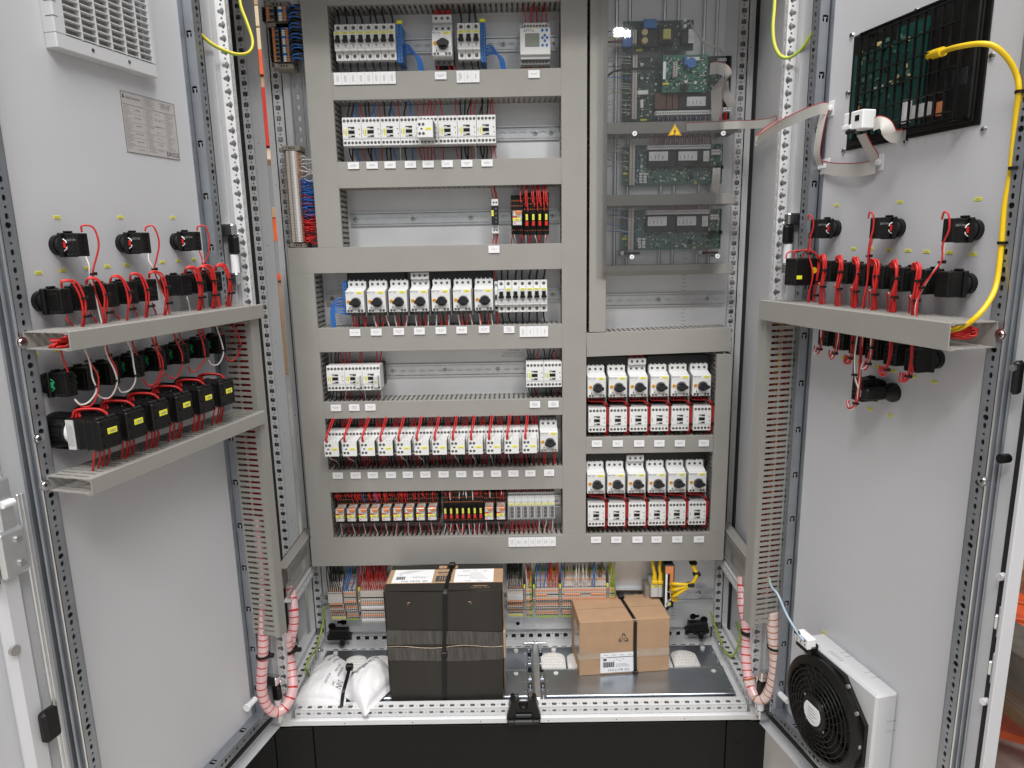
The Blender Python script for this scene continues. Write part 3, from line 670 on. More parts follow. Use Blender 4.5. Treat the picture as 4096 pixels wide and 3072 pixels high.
# rotary motor protective switch
def kit_motor(aux=True, feed=False, drop=0):
    W = 45.4; mb = MB(); mb.box(.4, W-.4, -48, 0, -12, 74, DGREY); mb.box(.2, W-.2, -57, -20, 52, 76, WHITE, 1)
    mb.prism([(-57, 52), (-57, 60), (-78, 54), (-78, 50)], 0, W, WHITE, 'x')
    mb.box(0, W, -90, -40, 0, 54, WHITE, 1.2); mb.box(1.4, W-1.4, -52, -20, -12, 0, MGREY, 1)
    for x in (4, 15, 26, 37): mb.box(x, x+2.4, -58, -50, 75, 79, WHITE)
    mb.cyl(25.2, -90, 25, 14, .35, LWHITE, n=24); mb.cyl(25.2, -90.3, 25, 12.4, .5, MGREY, n=24)
    mb.box(8.7, 11, -90.4, -90, 9, 13, INK); mb.box(9.6, 10, -90.3, -90, 14, 19, GINK)
    mb.prism([(33, 35), (36, 35), (35.5, 33)], -90.3, -90, INK, 'y'); mb.box(32.8, 33.5, -90.3, -90, 37, 40, GINK); mb.cyl(41, -90, 39.5, 1.6, .2, LWHITE, n=8)
    mb.box(18, 27, -90.4, -90, 1.6, 6.5, LWHITE, .2); mb.box(19.5, 25.5, -90.6, -90.3, 2.6, 5.2, WHITE)
    for x in (4, 12): mb.box(x, x+6, -90.3, -90, 44, 44.4, GINK)
    k = [('body', M_('body', mb), (0, 0, 0), []), ('print', M_('print', textat('EATON', 5.6, INK, 10.5, -90.3, 48.8)), (0, 0, 0), [])]
    kn = MB(); kn.cyl(0, 0, 0, 11.4, 9, DGREY, n=24, r2=10.6); kn.prism([(-13.5, -4), (-13.5, 2), (-8, 5.5), (9, 5.5), (14.5, 2.6), (14.5, -2.6), (9, -5.5), (-8, -5.5)], -15, -8, DGREY, 'y'); k.append(('rotary_knob', M_('rotary_knob', kn), (25.2, -90.5, 25), []))
    di = MB(); di.cyl(0, 0, 0, 4.5, 1.2, AMB, n=14); di.box(-2.6, 2.6, -1.5, -1.2, -.5, .5, INK); k.append(('setting_dial', M_('setting_dial', di), (6.8, -90, 27), []))
    k.append(('tag', TAGP, (34.5, -90, 48.6), []))
    for x in (8.5, 22.5, 36.5): k.append(('screw', SC3, (x, -57, 67.5), []))
    if aux:
        for x in (5.6, 13, 32, 39.6): k.append(('screw', SC3B, (x, -90, 4.6), []))
    for x in (10, 23, 36): k.append(('screw', SC3, (x, -52.5, -6), []))
    return k
def kit_feed():
    mb = MB(); mb.box(0, 45, -66, -10, 0, 17, LWHITE, .8); mb.box(1, 44, -58, -20, -8, 0, LWHITE)
    k = [('body', M_('body', mb), (0, 0, 0), [])]
    for x in (9, 22.5, 36): k.append(('screw', SC3, (x, -66, 9), []))
    r_ = MB()
    for x in (9, 22.5, 36): r_.cyl(x, -45, 17, 5.5, 14, RED, 'z', 12)
    return k+[('red_sleeve', M_('red_sleeve', r_), (0, 0, 0), [])]
# contactor 45 x 64
def kit_contactor(tag_=True, supp=False, light=(3,)):
    W = 45; mb = MB(); mb.box(.5, W-.5, -40, 0, 3, 61, BLACK); mb.box(.2, W-.2, -83, -38, 0, 64, WHITE, .9)
    mb.box(.25, W-.25, -84.2, -83, 15.5, 50, WHITE, .5)
    for x in (7, 15, 23, 31, 39): mb.box(x-3, x+3, -83.3, -83, 49.9, 51.4, LWHITE); mb.box(x-1.6, x+1.6, -83.3, -83, 15, 15.5, GINK); mb.box(x-.5, x+.5, -83.3, -82, 62.5, 64.4, LWHITE)
    mb.box(3, W-3, -84.4, -84.2, 17.6, 18.1, GINK)
    mb.box(13, 30, -84.6, -84.2, 18.5, 44, LWHITE, .2)
    mb.box(14, 29, -84.9, -84.2, 27, 35, BLACK, .3); mb.box(14, 29, -84.8, -84.2, 40.4, 42.4, BLACK); mb.box(21, 29, -84.8, -84.2, 38.4, 41, BLACK); mb.box(14, 29, -84.8, -84.2, 19.6, 20.8, BLACK); mb.box(21, 29, -84.8, -84.2, 20.8, 23.4, BLACK)
    mb.box(38, 41.5, -84.5, -84.2, 37, 38.2, INK); mb.box(38.5, 41.5, -84.5, -84.2, 35, 35.6, GINK); mb.prism([(39.5, 27), (42, 27), (40.6, 23)], -84.5, -84.2, INK, 'y'); mb.box(3.2, 4.6, -84.5, -84.2, 26, 36, GINK)
    k = [('body', M_('body', mb), (0, 0, 0), [])]
    if tag_: k.append(('tag', TAGV, (9.2, -84.2, 30.5), []))
    for i in range(5):
        s_ = SC3B if i in light else SC3
        k += [('screw', s_, (5.4+8.6*i, -83, 56.5), []), ('screw', s_, (5.4+8.6*i, -83, 7.2), [])]
    if supp:
        m2 = MB(); m2.box(0, 11, -20, 0, 0, 30, LWHITE, 1); m2.box(4, 8, -20.4, -20, 12, 17, GREENY); k.append(('suppressor', M_('suppressor', m2), (31, -84, 10), []))
    return k
def kit_timer():
    mb = MB(); mb.box(0, 36.4, -50, 0, 0, 39, WHITE, 1); mb.box(36.4, 37, -48, -2, 1, 38, DGREY)
    for x in (6, 14, 22, 30): mb.box(x-2, x+2, -50, -46, 38.6, 40.4, WHITE); mb.box(x-2, x+2, -50.1, -46, 38.8, 39.3, DGREY)
    mb.box(7.5, 12.5, -50.6, -50, 17.6, 20.6, BLACK, .2); mb.box(2.6, 3.2, -50.3, -50, 22, 25, GINK)
    k = [('body', M_('body', mb), (0, 0, 0), []), ('tag', TAGT, (26, -50, 19.2), [])]
    for x in (5.6, 14.2):
        for z in (9, 29): k.append(('screw', SC3, (x, -50, z), []))
    return k
K_MCB, K_MCBN, K_MCBE = kit_mcb(), kit_mcb(False), kit_mcb(False, True)
K_MOT, K_FEED = kit_motor(), kit_feed()
K_CON, K_CONP, K_CONS, K_TIM = kit_contactor(), kit_contactor(False), kit_contactor(True, True, (1, 2)), kit_timer()
K_CONL = kit_contactor(True, False, (1, 2, 3)); K_CONX = kit_contactor(False, False, ())
DEV = []     # (kind, x, width, z bottom, z top, description) for the wiring
PL = 305
# ---- row 1
for i in range(8):
    x = -401+i*17.75; spawn('circuit_breaker', f'{ORD[i]} from the left of the eight top row breakers beside the blue terminal', 'circuit breaker', K_MCB, (x, PL, 1769), 'top row circuit breakers')
    DEV.append(('mcb', x, 17.7, 1769, 1847, f'{ORD[i]} top left breaker'))
for i in range(3):
    x = -116+i*17.5; spawn('circuit_breaker', f'{ORD[i]} of the three top row breakers right of the rotary switch', 'circuit breaker', K_MCB, (x, PL, 1766.5), 'top row circuit breakers')
    DEV.append(('mcb', x, 17.7, 1766.5, 1845, f'{ORD[i]} of the three top row breakers'))
spawn('motor_switch', 'rotary motor switch alone in the top row under a red capped feed block', 'motor switch', K_MOT, (-173, PL, 1769.5), 'rotary motor protective switches')
spawn('feed_terminal', 'grey feed block with red sleeves on the top row rotary switch', 'feed terminal', K_FEED, (-173, PL-0, 1847), 'three pole feed blocks')
def nblock(x0, x1, z0, z1, label):
    mb = MB(); mb.box(x0, x1, 245-PL, 0, z0, z1, BLUE, 1); n = int((z1-z0)/8)
    t = thing('neutral_terminal', label, 'terminal block', (0, PL, 0), 'blue neutral terminal blocks'); part('body', mb, t)
    for i in range(n): part('screw', SC2, t, ((x0+x1)/2+1, 245-PL, z0+6+i*(z1-z0-10)/(n-1)))
    return t
nblock(-258.5, -245.5, 1764, 1847, 'blue neutral terminal block right of the eight top breakers')
nblock(-63, -51.5, 1761.5, 1847, 'narrow blue neutral terminal block right of the three top breakers')
nblock(-423, -413.5, 1174, 1259, 'blue neutral terminal block at the left end of the seven rotary switches')
for x, z, s_ in ((-250, 1853, 'right of the eight top breakers'), (-57, 1853, 'right of the three top breakers')):
    mb = MB(); mb.box(x-7, x+6, 247, 250, z-4, z+3, YEL, .5); solo('marker_tag', mb, f'yellow marker on the blue terminal block {s_}', 'marker tag', 'yellow markers on blue terminals')
# small controller with display
t = thing('controller', 'small white controller with grey display and blue buttons in the top row', 'controller', (29, PL, 1752))
mb = MB(); mb.box(0, 70.5, -52, 0, 0, 92, LWHITE, 1); mb.box(0, 70.5, -73, -40, 20, 78, WHITE, 1.5); mb.box(1, 70, -66, -40, 12, 20, LWHITE, 1); mb.box(8, 64, -62, -30, 78, 92, LWHITE, 1); mb.box(2, 70, -58, -40, 1, 12, MGREY, 1); part('body', mb, t)
mb = MB(); mb.box(12, 45, -73.6, -73, 37, 66, MGREY, .3); mb.box(13, 44, -74, -73.5, 38, 65, LCD, .2); part('display', mb, t)
for q in ((52, 72), (62, 72), (57.5, 61.5), (52, 56), (63, 56), (57.5, 49.5), (52, 40), (62, 40)):
    mb = MB(); mb.cyl(q[0], -73, q[1], 3.1, 1.2, BLUE, n=12); part('button', mb, t)
part('print', textat('EATON', 7, INK, 21, -73.4, 71.5), t)
for i in range(8): part('screw', SC2, t, (12+i*7, -62, 85))
for i in range(8): part('screw', SC2, t, (8+i*7.6, -58, 7))
mb = MB(); mb.box(26, 40, -62.8, -62, 79, 82, YEL); part('tag', mb, t)
# ---- row 2
names2 = ('LIGHTING PASSAGE 5/6', 'LIGHTING PASSAGE 3/4', 'LIGHTING PASSAGE 2/3', 'LIGHTING PASSAGE 1', 'EGG COLLECTION', 'RELEASE', 'ENGRAVER DOWN', 'ENGRAVER DOWN')
for i in range(8):
    x = -393+i*45.25; spawn('contactor', f'{ORD[i]} from the left of eight white contactors in the second row', 'contactor', K_CONL if i == 5 else K_CON, (x, PL, 1576.5), 'white contactors of the second row')
    DEV.append(('con2', x, 45, 1576.5, 1640, f'{ORD[i]} contactor of the second row'))
spawn('timer_module', 'white timer block clipped in front of the fourth second row contactor', 'timer', K_TIM, (-210, PL-83, 1585), 'white timer blocks')
# ---- row 3: pulse relay and black relay sockets
t = thing('pulse_relay', 'narrow white and black relay alone in the third row', 'relay', (-46.5, PL, 1368.5))
mb = MB(); mb.box(0, 16.5, -60, 0, 0, 82, WHITE, .8); mb.box(0, 16.5, -72, -50, 20, 66, DGREY, .8); part('body', mb, t)
part('tag', TAGS, t, (2.6, -72, 48))
for z in (28, 37, 47, 58): part('setting_dial', SC3B, t, (11, -72, z))
for x in (5.5, 12): part('screw', SC2, t, (x, -60, 74)); part('screw', SC2, t, (x, -60, 8))
SOR = mat('dark_orange_lever', (.50, .12, .03), .5)
def kit_socket(n, W, H):
    # black spring socket with rows of orange levers
    mb = MB(); mb.box(.3, W-.3, -62, 0, 0, H, BLACK, .8); mb.box(.3, W-.3, -50, 0, H-1, H+9, BLACK)
    for i in range(1, n): mb.box(W*i/n-.2, W*i/n+.2, -62.3, -62, H*.55, H, DGREY)
    k = [('body', M_('body', mb), (0, 0, 0), [])]
    step = W/n
    def row(z, h, dark=False):
        lv = MB()
        for i in range(n): lv.box(step*i+step*.30, step*i+step*.72, -62.6, -62, z+.6, z+h-.4, SOR)
        return lv.mesh('lever_row')
    ROW = {}
    for z in (H*.64, H*.78, H*.92): k.append(('lever_row', row(z, 3.4), (0, 0, 0), []))
    k.append(('lever_row', row(2+H*.07, 3.2), (0, 0, 0), []))
    return k
def kit_relay(open_=True):
    k = kit_socket(6, 30, 84)
    mb = MB(); mb.box(4, 26, -98, -60, 20, 54, RELAYC, 1); k.append(('relay', M_('relay', mb), (0, 0, 0), []))
    mb = MB(); mb.box(10, 25, -98.6, -97.5, 46, 53, RELAYO, .5); mb.box(8, 22, -97, -84, 53.6, 54.4, RELAYO, .3); mb.box(5, 25, -98.4, -97.6, 21, 29, LWHITE, .3); mb.box(6, 12, -98.4, -97.6, 43, 50, LWHITE, .3); mb.box(4.2, 15, -98.8, -97.6, 38.5, 41.5, RED); mb.box(8, 11, -98.6, -97.6, 24, 27, RED); part_ = M_('coil', mb); k.append(('coil', part_, (0, 0, 0), []))
    mb = MB(); mb.box(-9, 9, -.8, 0, -3.4, 3.4, YEL, .6); mb.box(-4, 5, -1, -.8, -1.4, 1.4, GINK); k.append(('tag', M_('tag', mb), (13.5, -98.2, 34), []))
    return k
def kit_small():
    k = kit_socket(4, 15.8, 92)
    mb = MB(); mb.box(4, 12, -78, -60, 20, 50, BLACK, 1); k.append(('relay', M_('relay', mb), (0, 0, 0), []))
    mb = MB(); mb.box(-3.6, 3.6, -2, 0, -5.5, 5.5, RED, .7); k.append(('red_button', M_('red_button', mb), (8, -78, 26), []))
    k.append(('tag', TAGS, (8, -78, 41), []))
    return k
K_REL, K_SML = kit_relay(), kit_small()
spawn('relay_socket', 'black relay socket holding one clear relay in the third row', 'relay', K_REL, (.7, PL, 1366), 'black relay sockets')
for i in range(4): spawn('relay_socket', f'{ORD[i]} small black relay with red button right of the clear relay, third row', 'relay', K_SML, (31+i*15.7, PL, 1364), 'black relay sockets')
# ---- row 4
n4 = ['SMOKE ALARM']+[f'FEED CART ROW {i}' for i in (1, 2, 3, 4, 5, 6)]
for i in range(7):
    x = -410.3+i*52.95; spawn('motor_switch', f'rotary motor switch above the {n4[i]} label, {ORD[i]} of seven', 'motor switch', K_MOT, (x, PL, 1183.2), 'rotary motor protective switches')
    DEV.append(('mot4', x, 45.4, 1170, 1259, f'{ORD[i]} of seven rotary switches'))
spawn('feed_terminal', 'grey three pole feed block on the fourth of seven rotary switches', 'feed terminal', K_FEED, (-251, PL, 1261), 'three pole feed blocks')
for x0, x1, z0, z1, l in ((-411, -266, 1258, 1281, 'black busbar bridging the first three of seven rotary switches'), (-207, -48, 1258, 1281, 'black busbar bridging the last three of seven rotary switches')):
    mb = MB(); mb.box(x0, x1, 248, 290, z0, z1, DGREY, 2)
    solo('busbar', mb, l, 'busbar', 'black comb busbars')
mb = MB(); mb.box(-43.5, -36, 245, PL, 1178, 1252, WHITE, .8); mb.box(-43.5, -36, 229, 250, 1194, 1234, WHITE, .8); mb.box(-42, -37.5, 224, 231, 1208, 1220, DGREY, .6); mb.cyl(-39.7, 245, 1243, 2.8, .5, BLUE); mb.cyl(-39.7, 245, 1186, 2.8, .5, HOLE)
solo('auxiliary_contact', mb, 'slim white auxiliary switch between the last rotary switch and seven breakers', 'auxiliary switch')
for i in range(7):
    x = -35.6+i*17.6; spawn('circuit_breaker', f'{ORD[i]} of seven slim breakers right of the rotary switches'+(' with blue lettering' if i == 0 else ' without yellow tag' if i == 2 else ''), 'circuit breaker', K_MCBE if i == 0 else K_MCBN if i == 2 else K_MCB, (x, PL, 1175), 'seven breakers right of the rotary switches')
    DEV.append(('mcb4', x, 17.6, 1175, 1253, f'{ORD[i]} of seven slim breakers'))
# ---- row 5
n5 = ('SMOKE ALARM ACTIVE', 'PARKING POSITION', 'LIMIT SWITCH', 'WITHOUT FREQUENCY CONVERTER', 'WITH FREQUENCY CONVERTER')
for i, x in enumerate((-472.5, -427.2, -382, 31.4, 76.7)):
    spawn('contactor', f'white contactor above the {n5[i]} label', 'contactor', K_CONS if i in (1, 2) else K_CON, (x, PL, 985.5), 'white contactors of the fifth row')
    DEV.append(('con5', x, 45, 985.5, 1050, f'contactor above the {n5[i]} label'))
# ---- row 6
n6 = ['1', '1', '2', '2', '3', '3', '4', '4', '5', '5', '6', '6']
for i in range(12):
    x = -481+i*45.2; spawn('contactor', f'{ORD[i]} from the left of twelve contactors half hidden behind timer blocks', 'contactor', K_CONX, (x, PL, 815), 'contactors behind the timer blocks')
    spawn('timer_module', f'{ORD[i]} of twelve white timer blocks in the row above the FEED CART labels', 'timer', K_TIM, (x+3, PL-83, 827), 'white timer blocks')
    DEV.append(('con6', x, 45, 822, 879, f'{ORD[i]} of twelve timer contactors'))
for i in range(12):
    mb = MB(); x = -481+i*45.2+34.5; mb.box(x, x+11, 196, 223, 832, 862, LWHITE, 1); mb.box(x+4, x+8, 195.6, 196, 846, 851, GREENY); solo('suppressor', mb, f'small pale suppressor plug right of the {ORD[i]} timer block', 'suppressor', 'suppressor plugs between timer blocks')
spawn('motor_switch', 'rotary motor switch at the right end of the timer row', 'motor switch', K_MOT, (65, PL, 816.7), 'rotary motor protective switches')
DEV.append(('mot6', 65, 45.4, 804, 893, 'rotary switch at the end of the timer row'))
# ---- row 7
for i in range(9):
    x = -476+i*30.2; spawn('relay_socket', f'{ORD[i]} from the left of nine clear relays in the lowest row', 'relay', K_REL, (x, PL, 618.5), 'black relay sockets'); DEV.append(('rel', x, 30, 618, 700, f'{ORD[i]} of nine clear relays'))
for i in range(7):
    x = -195+i*15.6; spawn('relay_socket', f'{ORD[i]} of seven small black relays with red buttons, lowest row', 'relay', K_SML, (x, PL, 614), 'black relay sockets'); DEV.append(('sml', x, 15.6, 612, 700, f'{ORD[i]} of seven small lowest row relays'))
for i in range(2):
    x = -85.5+i*30.8; spawn('relay_socket', f'{("left", "right")[i]} one of two clear relays between small relays and grey timers', 'relay', K_REL, (x, PL, 617), 'black relay sockets'); DEV.append(('rel', x, 30, 617, 700, f'{("left", "right")[i]} clear relay beside the grey timers'))
def kit_gtimer():
    mb = MB(); mb.box(.2, 17.5, -58, 0, 0, 78, LWHITE, .8); mb.box(.2, 17.5, -70, -50, 8, 58, LWHITE, .8); mb.box(1.5, 16, -70.4, -70, 10, 44, MGREY, .2)
    mb.prism([(-58, 66), (-70, 58), (-58, 58)], .2, 17.5, LWHITE, 'x'); mb.box(4, 6.2, -70.8, -70.3, 12, 43, GINK)
    k = [('body', M_('body', mb), (0, 0, 0), []), ('tag', TAGM, (8.8, -70, 49), [])]
    for z in (16.5, 26.5, 36.5): k.append(('setting_dial', SC3, (10.6, -70.4, z), []))
    for x in (3.4, 8.8, 14.2): k += [('screw', SC2, (x, -58, 71), []), ('screw', SC2, (x, -58, 4), [])]
    return k
KG = kit_gtimer()
for i in range(7):
    x = -21.5+i*17.75; spawn('time_relay', f'{ORD[i]} of seven slim grey timers with three dials, lowest row', 'timer', KG, (x, PL, 619), 'slim grey timers'); DEV.append(('gt', x, 17.6, 619, 697, f'{ORD[i]} of seven slim grey timers'))
# ---- right hand blocks
for nm, zm, zc, xs, xc, what in (('upper', 957.8, 865, (186.8, 239.9, 292, 345.6, 397.2, 451), (189.5, 242.8, 295, 349, 401.2, 457), 'ELEVATOR ROW'), ('lower', 701.3, 607.5, (186.4, 238.6, 291.6, 344.6, 396.8, 449.2), (188.8, 242, 295.7, 348.4, 400.6, 453.8), 'LONG BELTS ROW')):
    mb = MB(); mb.box(186, 505, 296, PL, zc-25, zm+100, DGREY); solo('busbar_board', mb, f'dark base board behind the {nm} right hand switches', 'base board')
    for a, b, s_ in ((187, 293, 'left'), (340, 500, 'right')):
        mb = MB(); mb.box(a, b, 250, 285, zm+77, zm+100, DGREY, 2); solo('busbar', mb, f'black busbar over the {s_} of the {nm} right hand rotary switches', 'busbar', 'black comb busbars')
    for i in range(6):
        spawn('motor_switch', f'{ORD[i]} rotary switch of the {nm} right block, above {what} {i+1}', 'motor switch', K_MOT, (xs[i], PL, zm), 'rotary motor protective switches')
        spawn('contactor', f'plain white contactor under the {ORD[i]} rotary switch of the {nm} right block', 'contactor', K_CONP, (xc[i], PL, zc), 'white contactors of the right blocks')
        mb = MB(); mb.box(xs[i]+45.8, xs[i]+48.2, 222, 290, zm-16, zm+52, MGREY, .5); solo('side_bracket', mb, f'thin grey bracket right of the {ORD[i]} rotary switch, {nm} right block', 'bracket', 'grey brackets beside the rotary switches')
        DEV.append(('conR', xc[i], 45, zc, zc+64, f'{ORD[i]} contactor of the {nm} right block', xs[i], zm))
    spawn('feed_terminal', f'grey feed block with red sleeves on the third switch, {nm} right block', 'feed terminal', K_FEED, (xs[2], PL, zm+78), 'three pole feed blocks')
for i in range(7):
    x = -410.3+i*52.95; mb = MB(); mb.box(x+46, x+48.6, 224, 292, 1172, 1236, MGREY, .5); solo('side_bracket', mb, f'thin grey bracket right of the {ORD[i]} of seven rotary switches', 'bracket', 'grey brackets beside the rotary switches')
# ---- white text labels on the duct covers
LINK = mat('label_print', (.14, .14, .15), .7)
def label(body, x, z, w_=27, h_=17.3, vert=False, where=''):
    mb = MB(); mb.box(0, w_, -1, 0, 0, h_, PAPER)
    lines = body.split('\n'); mx = max(len(q) for q in lines)
    if vert:
        sz = min(3.0, w_*.8/len(lines), h_*1.15/mx); mb.join(textat(body, sz, LINK, w_/2, -1.15, h_/2, rot=-math.pi/2, lead=1.0))
    else:
        sz = min(3.1, w_*1.1/mx, h_*.62/len(lines)); mb.join(textat(body, sz, LINK, w_/2, -1.15, h_/2, lead=1.0))
    return solo('text_label', mb, where, 'label', 'white printed labels on the ducts', (x, 222.9, z))
for i in range(8): label(f'LIGHTING\nPASSAGE {i+1}', -405+i*18.05, 1713, 17.6, 26.5, True, f'{ORD[i]} of eight upright white labels below the top left breakers')
label('MOTOR POWER\nEGGBELTS', -170, 1720.5, 27, 16.5, where='white label under the top row rotary switch')
for i, s_ in enumerate(('FREQUENCY\nCONVERTER\nSUPPLY', 'CONTROL CIRCUIT\n230V AC\nMAIN', 'RESERVE')): label(s_, -119.5+i*17.9, 1712.5, 17.5, 25.5, True, f'{ORD[i]} of three upright labels under the three top breakers')
label('BUS EMPTY', 47, 1719.3, 26.5, 17, where='white label BUS EMPTY under the small controller')
L2 = ('LIGHTING\nPASSAGE 5/6', 'LIGHTING\nPASSAGE 3/4', 'LIGHTING\nPASSAGE 2/3', 'LIGHTING\nPASSAGE 1', 'EGG COLLECTION\nEMERG. STOP', 'RELEASE', 'ENGRAVER\nDOWN', 'ENGRAVER\nDOWN')
for i, x in enumerate((-385.5, -341, -298.2, -249.6, -207.5, -162.1, -115.4, -67.4)): label(L2[i], x, 1524.5, 27, 15.6, where=f'{ORD[i]} of eight white labels under the second row contactors')
label('IMPULSE / PAUSE\nRELAY', -55.6, 1322, 27, 17.5, where='white IMPULSE RELAY label under the slim relay')
L4 = ('SMOKE ALARM', 'FEED CART\nROW 1', 'FEED CART\nROW 2', 'FEED CART\nROW 3', 'FEED CART\nROW 4', 'FEED CART\nROW 5', 'FEED CART\nROW 6', 'FREQUEN.\nCONVERT.\nSHELL\nLIMESTONE')
for i, x in enumerate((-407.3, -354.3, -297.8, -246.4, -192.6, -140.7, -84.8, -22.7)): label(L4[i], x, 1124.5+i*.3-(1.5 if i == 7 else 0), 27, 17.4, where=f'{ORD[i]} from the left of the labels under the seven rotary switches')
for i, s_ in enumerate(('BULK-SCALE\nURBAN', 'RESERVE', 'INDICATOR', 'RESERVE')): label(s_, 17+i*17.9, 1114.5, 17.5, 26.8, True, f'{ORD[i]} of four upright labels under the seven slim breakers')
L5 = ('SMOKE ALARM\nACTIVE', 'PARKING\nPOSITION\n<= FILLING', 'LIMIT SWITCH\nPOSITION 2\nAT THE BACK', 'WITHOUT\nFREQUEN.\nCONVERT.', 'WITH\nFREQUEN.\nCONVERT.')
for i, x in enumerate((-468.3, -421.5, -380.3, 39.6, 86.8)): label(L5[i], x, 932.6, 26.8, 17.2, where=f'{L5[i]} label under the fifth row contactors'.replace('\n', ' '))
for i, x in enumerate((-476, -429.3, -384.5, -337.4, -293.3, -247.6, -200.3, -154.2, -109.9, -63.5, -18.4, 25.4)): label(f'FEED CART\nROW {n6[i]}', x, 751.2-i*.2, 26.7, 17.3, where=f'{ORD[i]} of twelve FEED CART labels under the timer blocks')
label('SUPER\nSHELL\nLIMESTONE', 74.3, 749.5, 26.7, 17.5, where='SUPER SHELL LIMESTONE label under the end rotary switch of the timer row')
for i in range(7): label(('TIME FOR LAMP\nEGG\nMONITORING' if i == 0 else 'Frequency\nfault\nReignite'), -21.8+i*18.03, 553.6, 17.6, 26.4, True, f'{ORD[i]} of seven upright labels below the slim grey timers')
for i, x in enumerate((198.2, 251.8, 307, 359, 411.8, 473.3)): label(f'ELEVATOR\nROW {i+1}', x, 826-i*.7, 26.4, 17.3, where=f'{ORD[i]} of six ELEVATOR labels from the left')
for i, x in enumerate((197.2, 251, 307, 357.5, 412.4, 469.8)): label(f'LONG BELTS\nROW {i+1}', x, 560.8-i*.6, 26.8, 17.3, where=f'{ORD[i]} of six LONG BELTS labels from the left')
# ================================================================== BOTTOM TERMINALS
TZ = lambda y: 424-(y-500)*.1878          # rows of the terminal fronts (y of the enlarged photo) as heights at Y = 255
def kit_term(style, W=5.2):
    k = []; mb = MB()
    if style == 'fuse':
        prof = [(0, 318), (0, 440), (-30, 440), (-30, 428), (-50, 428), (-50, 320), (-30, 318)]
    else:
        prof = [(0, 318), (0, 452), (-22, 452), (-22, 440), (-34, 438), (-34, 426), (-50, 424), (-50, 376), (-41, 374), (-41, 350), (-31, 348), (-31, 318)]
    mb.prism(prof, .25, W-.25, BEIGE if style != 'earth' else GREENY, 'x')
    if style != 'earth': mb.prism([(a-.25, b) for a, b in prof[1:-1]], 0, .3, PAPER, 'x')
    if style == 'std': mb.box(.3, W-.3, -32, -5, 317.4, 322, GREENY)
    if style in ('std', 'flap'): mb.box(.3, W-.3, -23, -5, 450, 453, GREENY)
    k.append(('body', mb.mesh('body'), (0, 0, 0), []))
    def lev(zs, y, m=ORANGE, h=6):
        for z in zs:
            q = MB(); q.box(.7, W-.7, y-1.1, y, z-h/2, z+h/2, m, .4); k.append(('lever', q.mesh('lever'), (0, 0, 0), []))
    ho = MB()
    def holes(zs, y, r=1.75):
        for z in zs: ho.cyl(W/2, y, z, r, .25, HOLE, n=8)
    if style == 'std' or style == 'earth':
        lev((TZ(582), TZ(714)), -50); lev((362.5,), -41); lev((332,), -31, ORANGE if style == 'std' else YEL); lev((432,), -34, ORANGE, 5); lev((446,), -22, ORANGE, 4)
        holes((TZ(530), TZ(745)), -50, 2.1); holes((TZ(625), TZ(682)), -50, 1.2); holes((371,), -41, 1.3); holes((354.5,), -41, 2.1); holes((344,), -31, 1.3); holes((324.5,), -31, 2.1)
        ho.box(0, W, -50.3, -50, TZ(655), TZ(640), DGREY)
    elif style == 'flap':
        lev((TZ(520), TZ(745)), -50); lev((362,), -41); lev((341,), -31); lev((325,), -31, YEL, 5)
        holes((TZ(545), TZ(775)), -50, 2); holes((353,), -41, 2); holes((333,), -31, 2)
        ho.box(.3, W-.3, -51.5, -50, TZ(725), TZ(650), LWHITE); ho.box(.2, W-.2, -50.4, -50, TZ(585), TZ(570), BROWNG)
    else:
        lev((428,), -50, ORANGE, 6); lev((379,), -50); lev((342,), -50)
        holes((421, 385, 372, 348, 335), -50, 1.6)
        ho.box(.2, W-.2, -52, -50, 398, 416, BEIGE); ho.box(.2, W-.2, -50.4, -50, 393.5, 397, HOLE); ho.box(.3, W-.3, -51, -50, 363, 369.5, PAPER); ho.box(.2, W-.2, -50.4, -50, 355, 358, HOLE); ho.box(.3, W-.3, -51, -50, 325, 331, PAPER)
    k.append(('openings', ho.mesh('openings'), (0, 0, 0), []))
    return k
KT = {s_: kit_term(s_) for s_ in ('std', 'flap', 'fuse', 'earth')}
def termx(c, x): return atY(c, x, 700, 255).x
TERM = []
for c, x0, x1, n, sty, nm in (('t1', 230, 540, 7, 'flap', 'leftmost group'), ('t1', 575, 842, 6, 'std', 'second group from the left'), ('t1', 945, 1530, 14, 'fuse', 'group left of the big black carton'),
                              ('t2', 95, 405, 8, 'flap', 'group right of the big black carton'), ('t2', 465, 580, 3, 'std', 'three piece group'), ('t2', 650, 1105, 12, 'std', 'group above the small carton with red wires'),
                              ('t2', 1170, 2045, 23, 'std', 'long group under the white wires'), ('t2', 2105, 2200, 3, 'earth', 'green and yellow end group')):
    a, b = termx(c, x0), termx(c, x1)
    for i in range(n):
        x = a+(b-a)*i/n; st = 'earth' if (nm.startswith('three') and i == 2) else ('std' if sty == 'earth' and i == 0 else sty)
        spawn('terminal_block', f'{ORD[i] if i < 13 else str(i+1)+"th"} terminal slice from the left in the {nm}', 'terminal', KT[st], (x, PL, 2.0 if sty == 'flap' else 0), 'spring terminals on the bottom rail', M=Matrix.Translation(Vector((x, PL, 0))*S) @ Matrix.Diagonal(((b-a)/n/5.2, 1, 1, 1)))
        TERM.append((nm, x+(b-a)/n/2, i, n))
